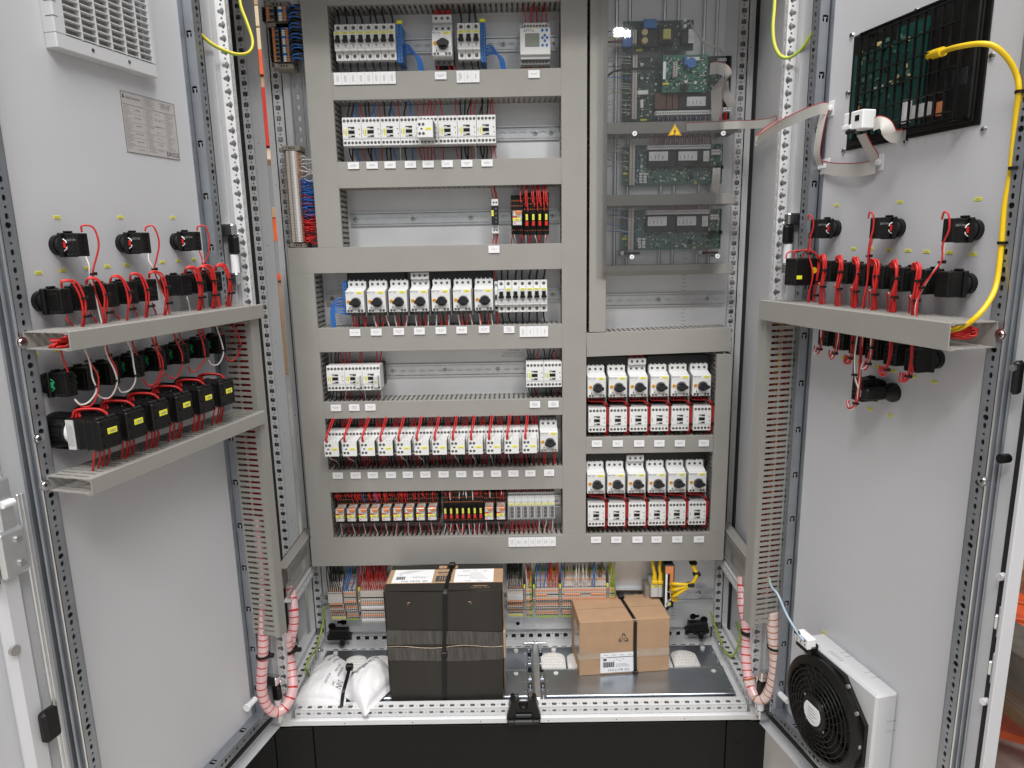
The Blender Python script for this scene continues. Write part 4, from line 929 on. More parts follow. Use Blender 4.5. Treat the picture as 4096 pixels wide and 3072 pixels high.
for c, x0, x1, nm, tg in (('t1', 872, 935, 'left', 1), ('t2', 412, 462, 'second', 1), ('t2', 598, 646, 'third', 1), ('t2', 1112, 1164, 'fourth', 1), ('t2', 2048, 2100, 'fifth', 1), ('t3', 235, 285, 'last', 0), ('t3', 800, 900, 'module', 0)):
    a, b = termx(c, x0), termx(c, x1); mb = MB(); t = thing('end_bracket', f'{nm} grey brown end bracket between the bottom terminal groups' if nm != 'module' else 'grey brown end bracket left of the two grey network modules', 'bracket', (a, PL, 350), 'grey brown rail brackets')
    mb.box(0, b-a, -46, 0, 0, 62, BROWNG, 1); part('body', mb, t)
    m2 = MB(); m2.cyl((b-a)/2, -46, 34, 2.6, .5, STEEL, n=10); m2.cyl((b-a)/2, -46, 22, 1.6, .4, HOLE, n=8); part('screw', m2, t)
    if tg: m3 = MB(); m3.box(1, b-a-1, -44, -40, 62, 73, YEL, .8); part('tag', m3, t)
# rail jumpers on the long groups
for c, x0, x1 in (('t2', 655, 880), ('t2', 1215, 1535), ('t2', 1740, 2030)):
    a, b = termx(c, x0), termx(c, x1); mb = MB(); mb.box(a, b, 252.5, 255, TZ(660), TZ(636), ORANGE, .5)
    solo('jumper_bar', mb, {655: 'short orange jumper on the group with red wires', 1215: 'longer orange jumper on the long terminal group', 1740: 'right orange jumper on the long terminal group'}[x0], 'jumper', 'orange jumper bars')
# network modules and switch
for i, (x0, x1) in enumerate(((905, 1032), (1034, 1150))):
    a = atY('t3', x0, 550, 245); b = atY('t3', x1, 550, 245); z0 = atY('t3', x0, 660, 245).z; z1 = atY('t3', x0, 432, 245).z
    t = thing('network_module', f'{("left", "right")[i]} grey network module with a yellow cable plugged in from above', 'network module', (a.x, PL, z0), 'grey network modules')
    mb = MB(); mb.box(0, b.x-a.x-.6, -60, 0, 0, z1-z0, LWHITE, 1); part('body', mb, t)
    mb = MB(); mb.box(1, b.x-a.x-2, -60.6, -60, z1-z0-9, z1-z0-2, YEL, .2); mb.box(8, 18, -60.8, -60.5, z1-z0-7, z1-z0-4, GINK); part('tag', mb, t)
    mb = MB(); mb.box(6, b.x-a.x-8, -54, -40, z1-z0, z1-z0+14, PAPER, 1); part('plug', mb, t)
o = thing('network_switch', 'dark grey network switch with orange front and four yellow plugs', 'network switch', (0, 0, 0))
g = lambda x, y, Y=228: atY('t3', x, y, Y)
a, b, c_, d_ = g(1140, 95), g(1325, 95), g(1200, 850), g(1385, 865)
mb = MB(); x0, x1, z0, z1 = a.x, b.x, c_.z, a.z; mb.box(x0, x1, 228, 305, z0, z1, DGREY, 2); mb.prism([(x0+4, z0), (x1-4, z0), (x1-14, z0-16), (x0+14, z0-16)], 240, 300, DGREY, 'y'); part('housing', mb, o)
mb = MB(); w_ = x1-x0; mb.box(x0+3, x1-3, 227.4, 228.2, z1-24, z1-3, ORANGE); mb.box(x1-12, x1-3, 227.4, 228.2, z1-72, z1-24, ORANGE); mb.box(x0+4, x0+9, 227.2, 228.2, z1-122, z1-25, PAPER)
part('front_plate', mb, o)
for i in range(4):
    zz = z1-40-i*23; mb = MB(); mb.box(x0+9, x1-13, 226.8, 228.2, zz-9, zz+9, PAPER if i > 1 else DGREY); mb.box(x0+11, x1-15, 226.4, 227, zz-7, zz+7, HOLE); part('socket', mb, o)
mb = MB(); zz = z0+36; mb.box(x0+7, x1-8, 226.8, 228.2, zz-13, zz+13, PAPER); mb.box(x0+10, x1-11, 226.4, 227, zz-10, zz+10, HOLE); part('socket', mb, o)
mb = MB(); mb.box(x0+7, x1-8, 227.2, 228.2, z0+8, z0+17, YEL); part('tag', mb, o)
# ================================================================== TERMINAL TOWER, UPPER LEFT
def tower(c_top, z_lo, z_hi, n, mk, label, x0, sc):
    t = thing('terminal_strip', label, 'terminal strip', M=Matrix.Translation(Vector((x0, PL, z_lo))*S) @ Matrix.Diagonal((sc, 1, 1, 1))); H = z_hi-z_lo; st = H/n
    for s_, zz in (('lower', -14), ('upper', H+1)):
        mb = MB(); mb.box(8, 86, -44, 0, zz, zz+12, BROWNG, 1); mb.box(14, 30, -50, -40, zz+1, zz+11, BROWNG, 1)
        for q in (38, 48, 60): mb.cyl(q, -44, zz+6, 2.6, .4, HOLE, n=8)
        part('end_bracket', mb, t)
    me = mk(st)
    for i in range(n):
        q = link('terminal', me[i % len(me)][0], t, (0, 0, i*st))
        for n2, m2 in me[i % len(me)][1]: link(n2, m2, q)
    return t
def mk_small(st):
    mb = MB(); mb.prism([(6, 0), (6, -30), (14, -40), (24, -40), (24, -48), (70, -48), (70, -40), (80, -30), (80, 0)], .3, st-.3, BEIGE, 'z')
    mb.box(8, 22, -41.5, -36, .8, st-.8, BROWNG); mb.box(25, 31, -48.6, -47, 1, st-1, BEIGE); mb.box(36, 42, -48.6, -48, .9, st-.9, BROWNG); mb.box(70, 76, -40, -34, .8, st-.8, ORANGE)
    m2 = MB(); m2.box(52, 62, -49, -47.9, .1, st-.1, PAPER)
    return [(mb.mesh('terminal'), [('marker', m2.mesh('marker'))])]
def mk_big(st):
    out = []
    for q in range(4):
        bl = q == 3; B_ = BLUE if bl else MGREY
        mb = MB(); mb.prism([(0, 0), (0, -36), (14, -50), (76, -50), (86, -36), (86, 0)], .4, st-.4, BROWNG if not bl else BLUE, 'z')
        mb.box(2, 13, -51, -36, .8, st-.8, HOLE, .3); mb.box(26, 38, -51, -49, .8, st-.8, DGREY if q % 2 else (BLUE if bl else MGREY)); mb.box(40, 50, -50.6, -49, .2, st-.2, HOLE)
        l_ = MB(); l_.box(16, 25, -51.4, -49, .5, st-.5, ORANGE); l_.box(70, 77, -51, -46, .5, st-.5, ORANGE)
        w_ = MB(); w_.box(54, 64, -51.2, -49.5, .5, st-.5, PAPER if not bl else BLUE)
        out.append((mb.mesh('terminal'), [('lever', l_.mesh('lever')), ('marker', w_.mesh('marker'))]))
    return out
XA = (atY('A', 245, 1350, 258).x+atY('C', 298, 300, 258).x)/2; XB = (atY('A', 408, 1350, 258).x+atY('C', 432, 300, 258).x)/2; XC = atY('A', 160, 380, 258).x; XD = atY('A', 335, 380, 258).x; XE = atY('A', 97, 140, 258).x; XF = atY('A', 318, 140, 258).x
zt = atY('A', 330, 1215, 258).z; zb = atY('C', 380, 440, 258).z
tower(None, zb, zt, 58, mk_small, 'tall stack of pale thin terminals left of the upper left duct', XA, (XB-XA)/82)
z1_ = atY('A', 250, 500, 258).z; z2_ = atY('A', 250, 225, 258).z; z3_ = atY('A', 250, 55, 258).z
tower(None, z1_, z2_, 16, lambda st: mk_big(st), 'small dark terminal stack with orange levers below the larger one', XC, (XD-XC)/86)
tower(None, z2_+14, z3_, 5, lambda st: mk_big(st), 'large dark terminal stack with orange levers at upper left', XE, (XF-XE)/86)
# ================================================================== CIRCUIT BOARDS
def pcb(label, c, x0, x1, y0, y1, Y, m, seed, n, extras):
    rnd = random.Random(seed); p0 = atY(c, x0, y1, Y); p1 = atY(c, x1, y0, Y)
    t = thing('circuit_board', label, 'circuit board', (p0.x, Y, p0.z), 'green circuit boards'); W, H = p1.x-p0.x, p1.z-p0.z
    mb = MB(); mb.box(0, W, 0, 1.8, 0, H, m); part('board', mb, t)
    mb = MB(); mb.box(6, 12, 1.8, PL-Y-10, 6, 12, STEEL); mb.box(W-12, W-6, 1.8, PL-Y-10, H-12, H-6, STEEL); mb.box(W-12, W-6, 1.8, PL-Y-10, 6, 12, STEEL); mb.box(6, 12, 1.8, PL-Y-10, H-12, H-6, STEEL); part('standoffs', mb, t, kind='stuff')
    sm = MB()
    for i in range(n):
        x, z = rnd.uniform(4, W-6), rnd.uniform(4, H-6); w_ = rnd.choice((1.2, 1.6, 2, 3, 5)); h_ = rnd.choice((1.2, 1.5, 2.5, 4))
        sm.box(x, x+w_, -rnd.uniform(.8, 3), 0, z, z+h_, rnd.choice((BLACK, BLACK, BLACK, DGREY, PAPER, PAPER, LWHITE, BEIGE, PCB2)))
    part('small_components', sm, t, kind='stuff')
    for nm, ea, eb, ya, yb, dep, mm, kind in extras:
        q0 = atY(c, ea, yb, Y-dep); q1 = atY(c, eb, ya, Y-dep); mb = MB()
        ax, bx, az, bz = q0.x-p0.x, q1.x-p0.x, q0.z-p0.z, q1.z-p0.z
        if kind == 'cyl': mb.cyl((ax+bx)/2, 0, (az+bz)/2, abs(bx-ax)/2, dep, mm, n=18)
        elif kind == 'label':
            mb.box(ax, bx, -dep-.6, 0 if dep < 4 else -dep+1, az, bz, mm, .4)
            for i in range(4): mb.box(ax+(bx-ax)*(.1+.2*i), ax+(bx-ax)*(.13+.2*i+.02*(i % 2)), -dep-.9, -dep-.6, az+(bz-az)*.15, az+(bz-az)*(.5+.1*(i % 3)), GINK)
        else:
            mb.box(ax, bx, -dep, 0, az, bz, mm, .6)
            if kind in ('vstrip', 'hstrip'):
                L = (bz-az) if kind == 'vstrip' else (bx-ax); nn = max(2, int(L/5.1))
                for i in range(nn):
                    q = (i+.5)*L/nn
                    if kind == 'vstrip': mb.cyl((ax+bx)/2, -dep, az+q, 1.5, .3, DGREY, n=8)
                    else: mb.cyl(ax+q, -dep, (az+bz)/2, 1.5, .3, DGREY, n=8)
        part(nm, mb, t)
    return t
pcb('uppermost circuit board with yellow topped transformer and blue coil', 'pc', 235, 1180, 165, 590, 275, PCB, 1, 260,
    [('blue_coil', 515, 690, 150, 270, 26, BLUE, ''), ('transformer_core', 710, 930, 250, 470, 24, BLACK, ''), ('transformer', 775, 878, 280, 415, 34, YPAPER, ''), ('capacitor', 490, 572, 283, 365, 30, GOLD, 'cyl'), ('capacitor', 490, 572, 394, 476, 30, GOLD, 'cyl'), ('heat_sink', 440, 715, 265, 520, 18, BLACK, ''),
     ('capacitor', 1040, 1090, 140, 190, 30, PAPER, 'cyl'), ('capacitor', 1040, 1090, 220, 270, 30, PAPER, 'cyl'), ('black_module', 1020, 1180, 285, 480, 20, BLACK, ''), ('label', 1105, 1180, 285, 475, 22, PAPER, 'label'), ('connector', 365, 425, 290, 480, 18, BEIGE, 'vstrip'), ('blue_connector', 235, 358, 285, 520, 20, WBLUE, ''), ('tag', 412, 497, 548, 580, 3, YEL, '')])
pcb('large dark green main circuit board above the warning triangle', 'pc', 225, 1685, 640, 1512, 288, PCB, 2, 620,
    [('terminal_strip', 358, 432, 630, 1482, 20, BEIGE, 'vstrip'), ('terminal_strip', 670, 1432, 1358, 1430, 22, PAPER, 'hstrip'), ('terminal_strip', 1512, 1682, 1322, 1382, 20, PAPER, 'hstrip'), ('relay_block', 985, 1440, 1135, 1350, 14, DGREY, ''), ('label', 1085, 1340, 1180, 1310, 15, PAPER, 'label'), ('relay', 660, 815, 1135, 1350, 15, WBROWN, ''), ('relay', 818, 895, 1135, 1350, 15, WBROWN, ''), ('relay', 898, 978, 1135, 1350, 15, WBROWN, ''), ('black_area', 1330, 1660, 640, 780, 5, BLACK, ''), ('connector', 1500, 1615, 670, 710, 12, PAPER, 'hstrip'), ('connector', 432, 575, 1095, 1155, 12, PAPER, ''), ('tag', 470, 557, 1478, 1506, 3, YEL, ''), ('chip', 470, 515, 735, 770, 4, PAPER, ''), ('chip', 470, 510, 920, 950, 4, PAPER, ''), ('chip', 470, 512, 1225, 1335, 4, PAPER, '')])
pcb('small bright green circuit board stacked in front of the main board', 'pc', 757, 1370, 622, 1130, 262, mat('circuit_board_bright_green', (.012, .17, .10), .4, noise=.35, nscale=190), 3, 300,
    [('connector', 905, 965, 720, 925, 14, BEIGE, 'vstrip'), ('connector', 765, 815, 715, 955, 14, RAILM, ''), ('blue_coil', 1085, 1215, 690, 770, 16, BLUE, 'cyl'), ('blue_part', 1055, 1090, 645, 760, 16, BLUE, ''), ('socket', 1090, 1260, 655, 705, 8, PAPER, ''), ('tag', 762, 850, 995, 1028, 3, YEL, ''), ('capacitor', 1055, 1095, 960, 1010, 8, PAPER, 'cyl'), ('capacitor', 1182, 1222, 975, 1015, 8, PAPER, 'cyl'), ('coil', 1010, 1100, 1010, 1095, 12, BLACK, 'cyl')])
for nm, c, dy, sd in (('upper', 'B', 0, 4), ('lower', 'D', -985, 5)):
    sx = -10 if c == 'D' else 0
    pcb(f'{nm} of two pale green circuit boards with two white labels', c, 985+sx, 1795+sx, 1155+dy, 1500+dy-8, 285, PCB2, sd, 560,
        [('terminal_strip', 1040+sx, 1088+sx, 1150+dy, 1490+dy, 20, BEIGE, 'vstrip'), ('terminal_strip', 1187+sx, 1697+sx, 1160+dy, 1203+dy, 22, PAPER, 'hstrip'), ('relay_block', 1185+sx, 1420+sx, 1205+dy, 1345+dy, 13, DGREY, ''), ('relay_block', 1425+sx, 1690+sx, 1205+dy, 1345+dy, 13, DGREY, ''), ('label', 1198+sx, 1352+sx, 1217+dy, 1295+dy, 15, PAPER, 'label'), ('label', 1434+sx, 1588+sx, 1215+dy, 1292+dy, 15, PAPER, 'label'), ('label', 1634+sx, 1684+sx, 1213+dy, 1298+dy, 15, PAPER, 'label'), ('connector', 1700+sx, 1775+sx, 1200+dy, 1243+dy, 12, PAPER, 'hstrip'), ('black_socket', 1688+sx, 1798+sx, 1330+dy, 1360+dy, 12, BLACK, ''), ('tag', 990+sx, 1037+sx, 1388+dy, 1406+dy, 3, YEL, ''), ('chip', 1520+sx, 1555+sx, 1405+dy, 1440+dy, 3, BLACK, ''), ('capacitor', 1560+sx, 1585+sx, 1458+dy, 1482+dy, 5, GOLD, 'cyl')]
        + [('switch', 1120+34*(q % 2)+sx, 1146+34*(q % 2)+sx, 1390+22*(q//2)+dy, 1408+22*(q//2)+dy, 4, PAPER, '') for q in range(8)]+[('blue_part', 1095+sx, 1105+sx, 1180+dy, 1480+dy, 4, BLUE, '')])
# clear cover with the warning triangle
p0 = atY('B', 812, 1100, 204); p1 = atY('D', 1745, 660, 204)
t = thing('clear_cover', 'clear acrylic sheet in front of the circuit boards', 'clear cover', (p0.x, 204, p1.z))
mb = MB(); mb.box(0, p1.x-p0.x, 0, 4, 0, 1975-p1.z, ACRYL); part('sheet', mb, t)
for c, x, y in (('B', 1082, 1075), ('B', 1795, 1073), ('D', 1060, 558), ('D', 1748, 552)):
    q = atY(c, x, y, 203); mb = MB(); mb.cyl(q.x-p0.x, -.2, q.z-p1.z, 5.4, 4, PAPER, n=14); mb.cyl(q.x-p0.x, -4.2, q.z-p1.z, 2.2, .3, GINK, n=6); mb.cyl(q.x-p0.x, 80, q.z-p1.z, 3, 76, STEEL, n=8); part('standoff_screw', mb, t)
a, b, c_ = atY('B', 1408, 996, 203.5), atY('B', 1351, 1091, 203.5), atY('B', 1461, 1090, 203.5)
def tri(k, y, m):
    cx = (a.x+b.x+c_.x)/3; cz = (a.z+b.z+c_.z)/3; mb.prism([(cx+(q.x-cx)*k, cz+(q.z-cz)*k) for q in (a, c_, b)], y, y+.3, m, 'y')
mb = MB(); tri(1, 203.6, YTRI); tri(.9, 203.2, INK); tri(.8, 202.8, YTRI)
cx = (a.x+b.x+c_.x)/3; cz = (a.z+b.z+c_.z)/3
mb.prism([(cx+2.5, cz+11), (cx-4.5, cz-.5), (cx-.8, cz+.5), (cx-3, cz-7), (cx-4.6, cz-6.4), (cx-2, cz-12), (cx+1, cz-6.6), (cx-1.3, cz-7), (cx+3.6, cz+2.4), (cx-.4, cz+1.8)], 202.4, 202.8, INK, 'y')
solo('warning_sign', mb, 'yellow triangle with a black lightning bolt on the clear cover', 'warning sign')
for c, x, y in (('D', 1060, 530), ('D', 1690, 525)):
    q = atY(c, x, y, 262); mb = MB(); mb.box(q.x-20, q.x+20, 258, 266, q.z-3, q.z+3, BLACK, 2); mb.box(q.x-30, q.x-18, 262, 300, q.z-6, q.z+8, STEEL, 2)
    solo('cover_latch', mb, f'black lever bracket under the lowest circuit board, {"left" if x < 1300 else "right"} side', 'latch', 'black lever brackets')
# ================================================================== WIRES IN THE CABINET
NW = [0]; REST = {}
CN = {}
for m_, n_ in ((RED, 'red'), (DRED, 'dark red'), (WBLACK, 'black'), (WBLUE, 'blue'), (WWHITE, 'white'), (WBROWN, 'brown'), (WORANGE, 'orange'), (WGY, 'green yellow'), (WYE, 'yellow'), (PBLUE, 'pale blue'), (CYEL, 'yellow')): CN[m_.name] = n_
SEEN = {}
def wire(pts, r, m, where, group, n=5, seg=5, limit=True):
    mb = MB().tube(curve(pts, seg), r, m, n)
    if limit and NW[0] >= 296:
        REST.setdefault(where if False else 'rest', MB()).join(mb); return
    NW[0] += 1
    key = CN[m.name]+where; k = SEEN.get(key, 0); SEEN[key] = k+1
    lab = f'{CN[m.name]} wire {where}' if k == 0 else f'{ORD[min(k, 12)]} {CN[m.name]} wire {where}'
    solo('wire', mb, lab, 'wire', group)
rw = random.Random(11)
def drop(x, z0, z1, r, m, where, group, dx=None, y0=258, y1=258, sag=0):
    dx = rw.uniform(-7, 7) if dx is None else dx
    wire([(x, y0, z0), (x+dx*.15+rw.uniform(-1.5, 1.5), y0-sag, z0+(z1-z0)*.35), (x+dx*.8, (y0+y1)/2-sag, z0+(z1-z0)*.7), (x+dx, y1, z1)], r, m, where, group)
WS = DRED
for d in DEV:
    kd, x, W, z0, z1, nm = d[:6]
    if kd == 'mcb':
        drop(x+8.8, 1846, 1890, 2.3, WBLACK, f'rising from the {nm}', 'wires of the top row', dx=rw.uniform(-9, 3)); drop(x+11, 1772, 1737, 2.1, WBLACK, f'dropping from the {nm}', 'wires of the top row', dx=rw.uniform(0, 8))
    elif kd == 'mcb4':
        if ORD.index(nm.split()[0]) != 3-1 or True:
            drop(x+8.8, 1252, 1284, 2.3, WBLACK, f'rising from the {nm}', 'wires of the fourth row', dx=rw.uniform(-1, 6)); drop(x+9, 1177, 1141, 2.0, WBLACK, f'dropping from the {nm}', 'wires of the fourth row', dx=rw.uniform(-3, 4))
    elif kd == 'mot4':
        for q, (dx, m) in enumerate(((8, RED if nm.startswith('first') else WWHITE), (15, RED), (23, WBLACK), (33, RED), (39, RED if nm.startswith('first') else WWHITE))):
            drop(x+dx, 1172, 1140, 1.75, m, f'below the {nm}', 'wires of the fourth row', dx=rw.uniform(-4, 7), y0=246, y1=244)
    elif kd == 'con2':
        i = ORD.index(nm.split()[0])
        cols = ((WBLACK, WBLACK, WBLUE, None, RED), (WBLACK, WBLACK, WBLUE, None, RED), (WBLACK, WBLACK, WBLUE, None, RED), (WBLACK, None, WBLUE, None, RED), (RED, RED, RED, RED, None), (RED, None, None, None, RED), (WBLACK, WBLACK, WBLACK, RED, RED), (WBLACK, WBLACK, WBLACK, RED, RED))[i]
        for q, m in enumerate(cols):
            if m:
                r = 1.9 if m in (WBLACK, WBLUE) else 1.3
                drop(x+6+8.2*q, 1638, 1685, r, m, f'rising from the {nm}', 'wires of the second row', dx=rw.uniform(-3, 9))
                m2 = WWHITE if (m is RED and q == 4 and i in (2, 4, 6)) else m
                drop(x+6+8.2*q, 1578, 1538, r, m2, f'dropping from the {nm}', 'wires of the second row', dx=rw.uniform(-2, 8))
    elif kd == 'con5':
        cols = {'SMO': (WBLACK, WBLACK, WBLACK, RED, RED), 'PAR': (RED, None, None, RED, RED), 'LIM': (None, None, None, RED, RED), 'WIT': (WBLACK, WBLACK, WBLACK, RED, None)}[nm.split('the ')[1][:3]]
        for q, m in enumerate(cols):
            if m:
                drop(x+6+8.2*q, 1049, 1088, 1.5, m, f'rising from the {nm}', 'wires of the fifth row'); drop(x+6+8.2*q, 987, 952, 1.5, WWHITE if (q == 4) else m, f'dropping from the {nm}', 'wires of the fifth row')
    elif kd == 'con6':
        # loose red control pair over the front, then black and red feeds behind
        wire([(x+9, 172, 864), (x+9.5, 170, 878), (x+12, 190, 893), (x+16, 232, 918)], 1.7, RED, f'looping over the {nm}', 'red control wires of the timer row')
        wire([(x+12.5, 172, 864), (x+12.5, 170, 880), (x+17, 196, 896), (x+20, 236, 918)], 1.5, RED, f'looping over the {nm}', 'red control wires of the timer row')
        wire([(x+13, 174, 828), (x+12, 200, 812), (x+14, 245, 790), (x+15, 262, 768)], 1.2, WWHITE if rw.random() > .4 else RED, f'dropping in front of the {nm}', 'wires below the timer row')
    elif kd == 'mot6':
        for dx in (10, 15, 34, 39): drop(x+dx, 806, 770, 1.7, RED, f'below the {nm}', 'wires below the timer row', y0=246, y1=250)
    elif kd == 'rel':
        for dx, m in ((5, WWHITE), (8, WS), (26, RED)): drop(x+dx, z0+4, 580, 1.25, m, f'below the {nm}', 'wires of the lowest row', y0=248, y1=252)
    elif kd == 'sml':
        for dx, m in ((4, WWHITE), (11, RED)): drop(x+dx, z0+4, 580, 1.2, m, f'below the {nm}', 'wires of the lowest row', y0=248, y1=252)
    elif kd == 'gt':
        for dx, m in ((4, RED), (12, WWHITE if rw.random() > .5 else RED)): drop(x+dx, z0+3, 580, 1.2, m, f'below the {nm}', 'wires of the lowest row', y0=250, y1=252)
    elif kd == 'conR':
        xs, zm = d[6], d[7]; up = 'upper' in nm
        t = thing('wire_bundle', f'red wire bundle beside the {nm}', 'wire bundle', (x+49, 240, z1), 'red bundles beside the right block contactors')
        xb = x+49.3; zt_ = z1+4
        ang = [(math.cos(q*2.1+.4)*2.9, math.sin(q*2.1+.4)*2.9) for q in range(3)]+[(math.cos(q*1.5)*3.6, math.sin(q*1.5)*3.6) for q in range(3)]
        for q, sx in enumerate((6, 14, 22, 31, 38, 41)):
            ax, ay = ang[q]
            pts = [(xs+sx, 252, zm-6), (xs+sx+2, 243, zm-16), (xb-8+ax+(q-3)*1.2, 236+ay, zt_+9), (xb+ax, 234+ay, zt_-6), (xb+ax, 234+ay, z1-30), (xb+ax*.9, 236+ay, z0+6), (xb+ax-1, 246+ay, z0-16)]
            mb = MB().tube([Vector(p)-Vector((x+49, 240, z1)) for p in curve(pts, 4)], 1.65, RED, 5); part('wire', mb, t)
        for zz in (zt_-2, z0+14):
            mb = MB(); mb.cyl(xb-(x+49), 234-240, zz-z1, 5.4, 3.2, BLACK, 'z', 10); mb.box(xb-(x+49)+2, xb-(x+49)+7, -13, -9, zz-z1-1, zz-z1+4, BLACK, 1); part('cable_tie', mb, t)
        for q, m in ((28, WWHITE), (12, DRED)):
            if rw.random() > .35: drop(x+q, z0+2, z0-18, 1.2, m, f'below the {nm}', 'short wires under the right block contactors', y0=252, y1=256)
# blue bundles by the neutral terminals
for nm, x0, z0, x1, z1 in (('first blue terminal', -246, 1805, -208, 1737), ('second blue terminal', -51, 1800, -13, 1737)):
    for i in range(5): wire([(x0, 262, z0-i*5), (x0+15+i*1.5, 258, z0-2-i*4), (x1-6+i*2.2, 256, z0-32), (x1-2+i*2.4, 258, z1)], 1.9, WBLUE, f'bending down from the {nm}', 'blue wires of the top row')
for i in range(6): wire([(-420, 255, 1216-i*8), (-440+i, 250, 1215-i*7), (-456+i*1.5, 248, 1190-i*2), (-457+i*1.7, 250, 1140)], 1.9, WBLUE, 'curving left from the blue terminal of the fourth row', 'blue wires of the fourth row')
for x, m in ((-166, RED), (-161, RED), (-150, WBLACK), (-140, RED), (-130, RED)): drop(x, 1767, 1737, 1.9, m, 'below the top row rotary switch', 'wires of the top row')
for x in (42, 55, 58, 68, 70, 80, 91): drop(x, 1842, 1890, 1.3, RED, 'rising from the small controller', 'wires of the top row', dx=rw.uniform(-3, 3))
for x, m in ((40, RED), (44, RED), (54, RED), (58, RED), (69, WGY), (81, RED), (85, RED)): drop(x, 1755, 1735, 1.3, m, 'below the small controller', 'wires of the top row')
for x in (-43, -36, -34): drop(x, 1449, 1484, 1.2, RED, 'rising from the slim relay', 'wires of the third row', dx=-4); drop(x, 1371, 1338, 1.2, RED, 'below the slim relay', 'wires of the third row', dx=-3)
for i, x in enumerate((26, 38, 42, 54, 58, 66, 70, 74, 82, 86, 90)): wire([(x, 232, 1440-(i % 3)*10), (x-2, 236, 1462), (x+2-i*.6, 250, 1486)], 1.5, RED, 'rising from the third row black relays', 'wires of the third row')
for i, x in enumerate((4, 8, 24, 28, 36, 42, 52, 58, 68, 72, 84, 88)): drop(x, 1368, 1338, 1.2, WWHITE if i % 3 == 1 else RED, 'below the third row black relays', 'wires of the third row', y0=246)
drop(-39.7, 1250, 1284, 1.8, RED, 'above the slim auxiliary switch', 'wires of the fourth row'); drop(-39.7, 1180, 1141, 2.2, RED, 'below the slim auxiliary switch', 'wires of the fourth row')
# yellow network cables
for i, (xt, xb) in enumerate(((915, 965), (1060, 1072))):
    a = atY('t3', xt, 25, 250); b = atY('t3', xb, 270, 248); c_ = atY('t3', xb, 395, 246)
    wire([(a.x, 252, a.z+25), (a.x+2, 252, a.z), (b.x-3, 250, (a.z+b.z)/2), (b.x, 248, b.z), (c_.x, 248, c_.z)], 4.6, CYEL, f'entering the {("left", "right")[i]} grey network module', 'yellow network cables', n=8, seg=6)
    mb = MB(); mb.cyl(c_.x, 248, c_.z-2, 8, 30, CYEL, 'z', 10, r2=5); mb.box(c_.x-8, c_.x+8, 240, 254, c_.z-4, c_.z+6, CYEL, 2); solo('cable_boot', mb, f'yellow plug boot on the {("left", "right")[i]} grey network module', 'cable boot', 'yellow plug boots')
g2 = lambda x, y, Y: atY('t3', x, y, Y)
for i, (sx, sy_) in enumerate(((1250, 430), (1255, 530), (1265, 660))):
    p = [g2(sx, sy_, 226), g2(sx+70, sy_-8 if i < 2 else sy_-35, 200), g2(1590, 440-10+i*12, 195), g2(1690, 330+i*8, 215), g2(1712-i*10, 230, 235), g2(1668-i*14, 120, 245), g2(1640-i*14, 10, 250)]
    wire(p, 4.4, CYEL, f'arching from the network switch, {ORD[i]} socket used', 'yellow network cables', n=8, seg=6)
    mb = MB(); q = p[0]; mb.box(q.x-2, q.x+15, 212, 226, q.z-7, q.z+7, CYEL, 3); solo('cable_boot', mb, f'{ORD[i]} yellow plug in the network switch', 'cable boot', 'yellow plug boots')
for x, y, Y, s_ in ((1600, 435, 196, 'lowest'), (1712, 250, 232, 'middle'), (1648, 50, 246, 'upper')):
    p = g2(x, y, Y); mb = MB(); mb.box(p.x-10, p.x+10, Y-8, Y+9, p.z-5, p.z+5, BLACK, 3); solo('cable_tie', mb, f'{s_} black tie around the yellow network cables', 'cable tie', 'black ties on the yellow cables')
# earth wires
wire([atY('H', 598, 360, 285), atY('H', 590, 480, 280), atY('H', 550, 650, 240), atY('H', 528, 705, 180)], 3, WGY, 'running down the left inner corner to a bolt', 'earth wires')
wire([atY('I', 1690, 400, 285), atY('I', 1730, 520, 270), atY('I', 1770, 620, 215), atY('I', 1788, 668, 190)], 3, WGY, 'running down the right inner corner to a bolt', 'earth wires')
wire([atX('H', 528, 720, -552), atX('H', 480, 770, -552), atX('H', 452, 850, -552), atX('H', 478, 925, -552)], 3, WGY, 'from the left bolt down along the side rail', 'earth wires')
wire([atX('I', 1790, 690, 556), atX('I', 1860, 765, 566), atX('I', 1915, 680, 580), atX('I', 1930, 560, 592), atX('I', 1900, 490, 596)], 3, WGY, 'looping from the right bolt to the side panel', 'earth wires')
for sg, c, x, y in ((-1, 'H', 525, 712), (1, 'I', 1785, 660)):
    p = atX(c, x, y, sg*553); mb = MB(); mb.cyl(p.x-sg*8, p.y, p.z, 7, 5, STEEL, 'x', 6); mb.cyl(p.x-sg*12, p.y, p.z, 4, 9, STEEL, 'x', 10); solo('earth_bolt', mb, f'steel earth bolt on the {"left" if sg < 0 else "right"} side rail', 'bolt', 'earth bolts')
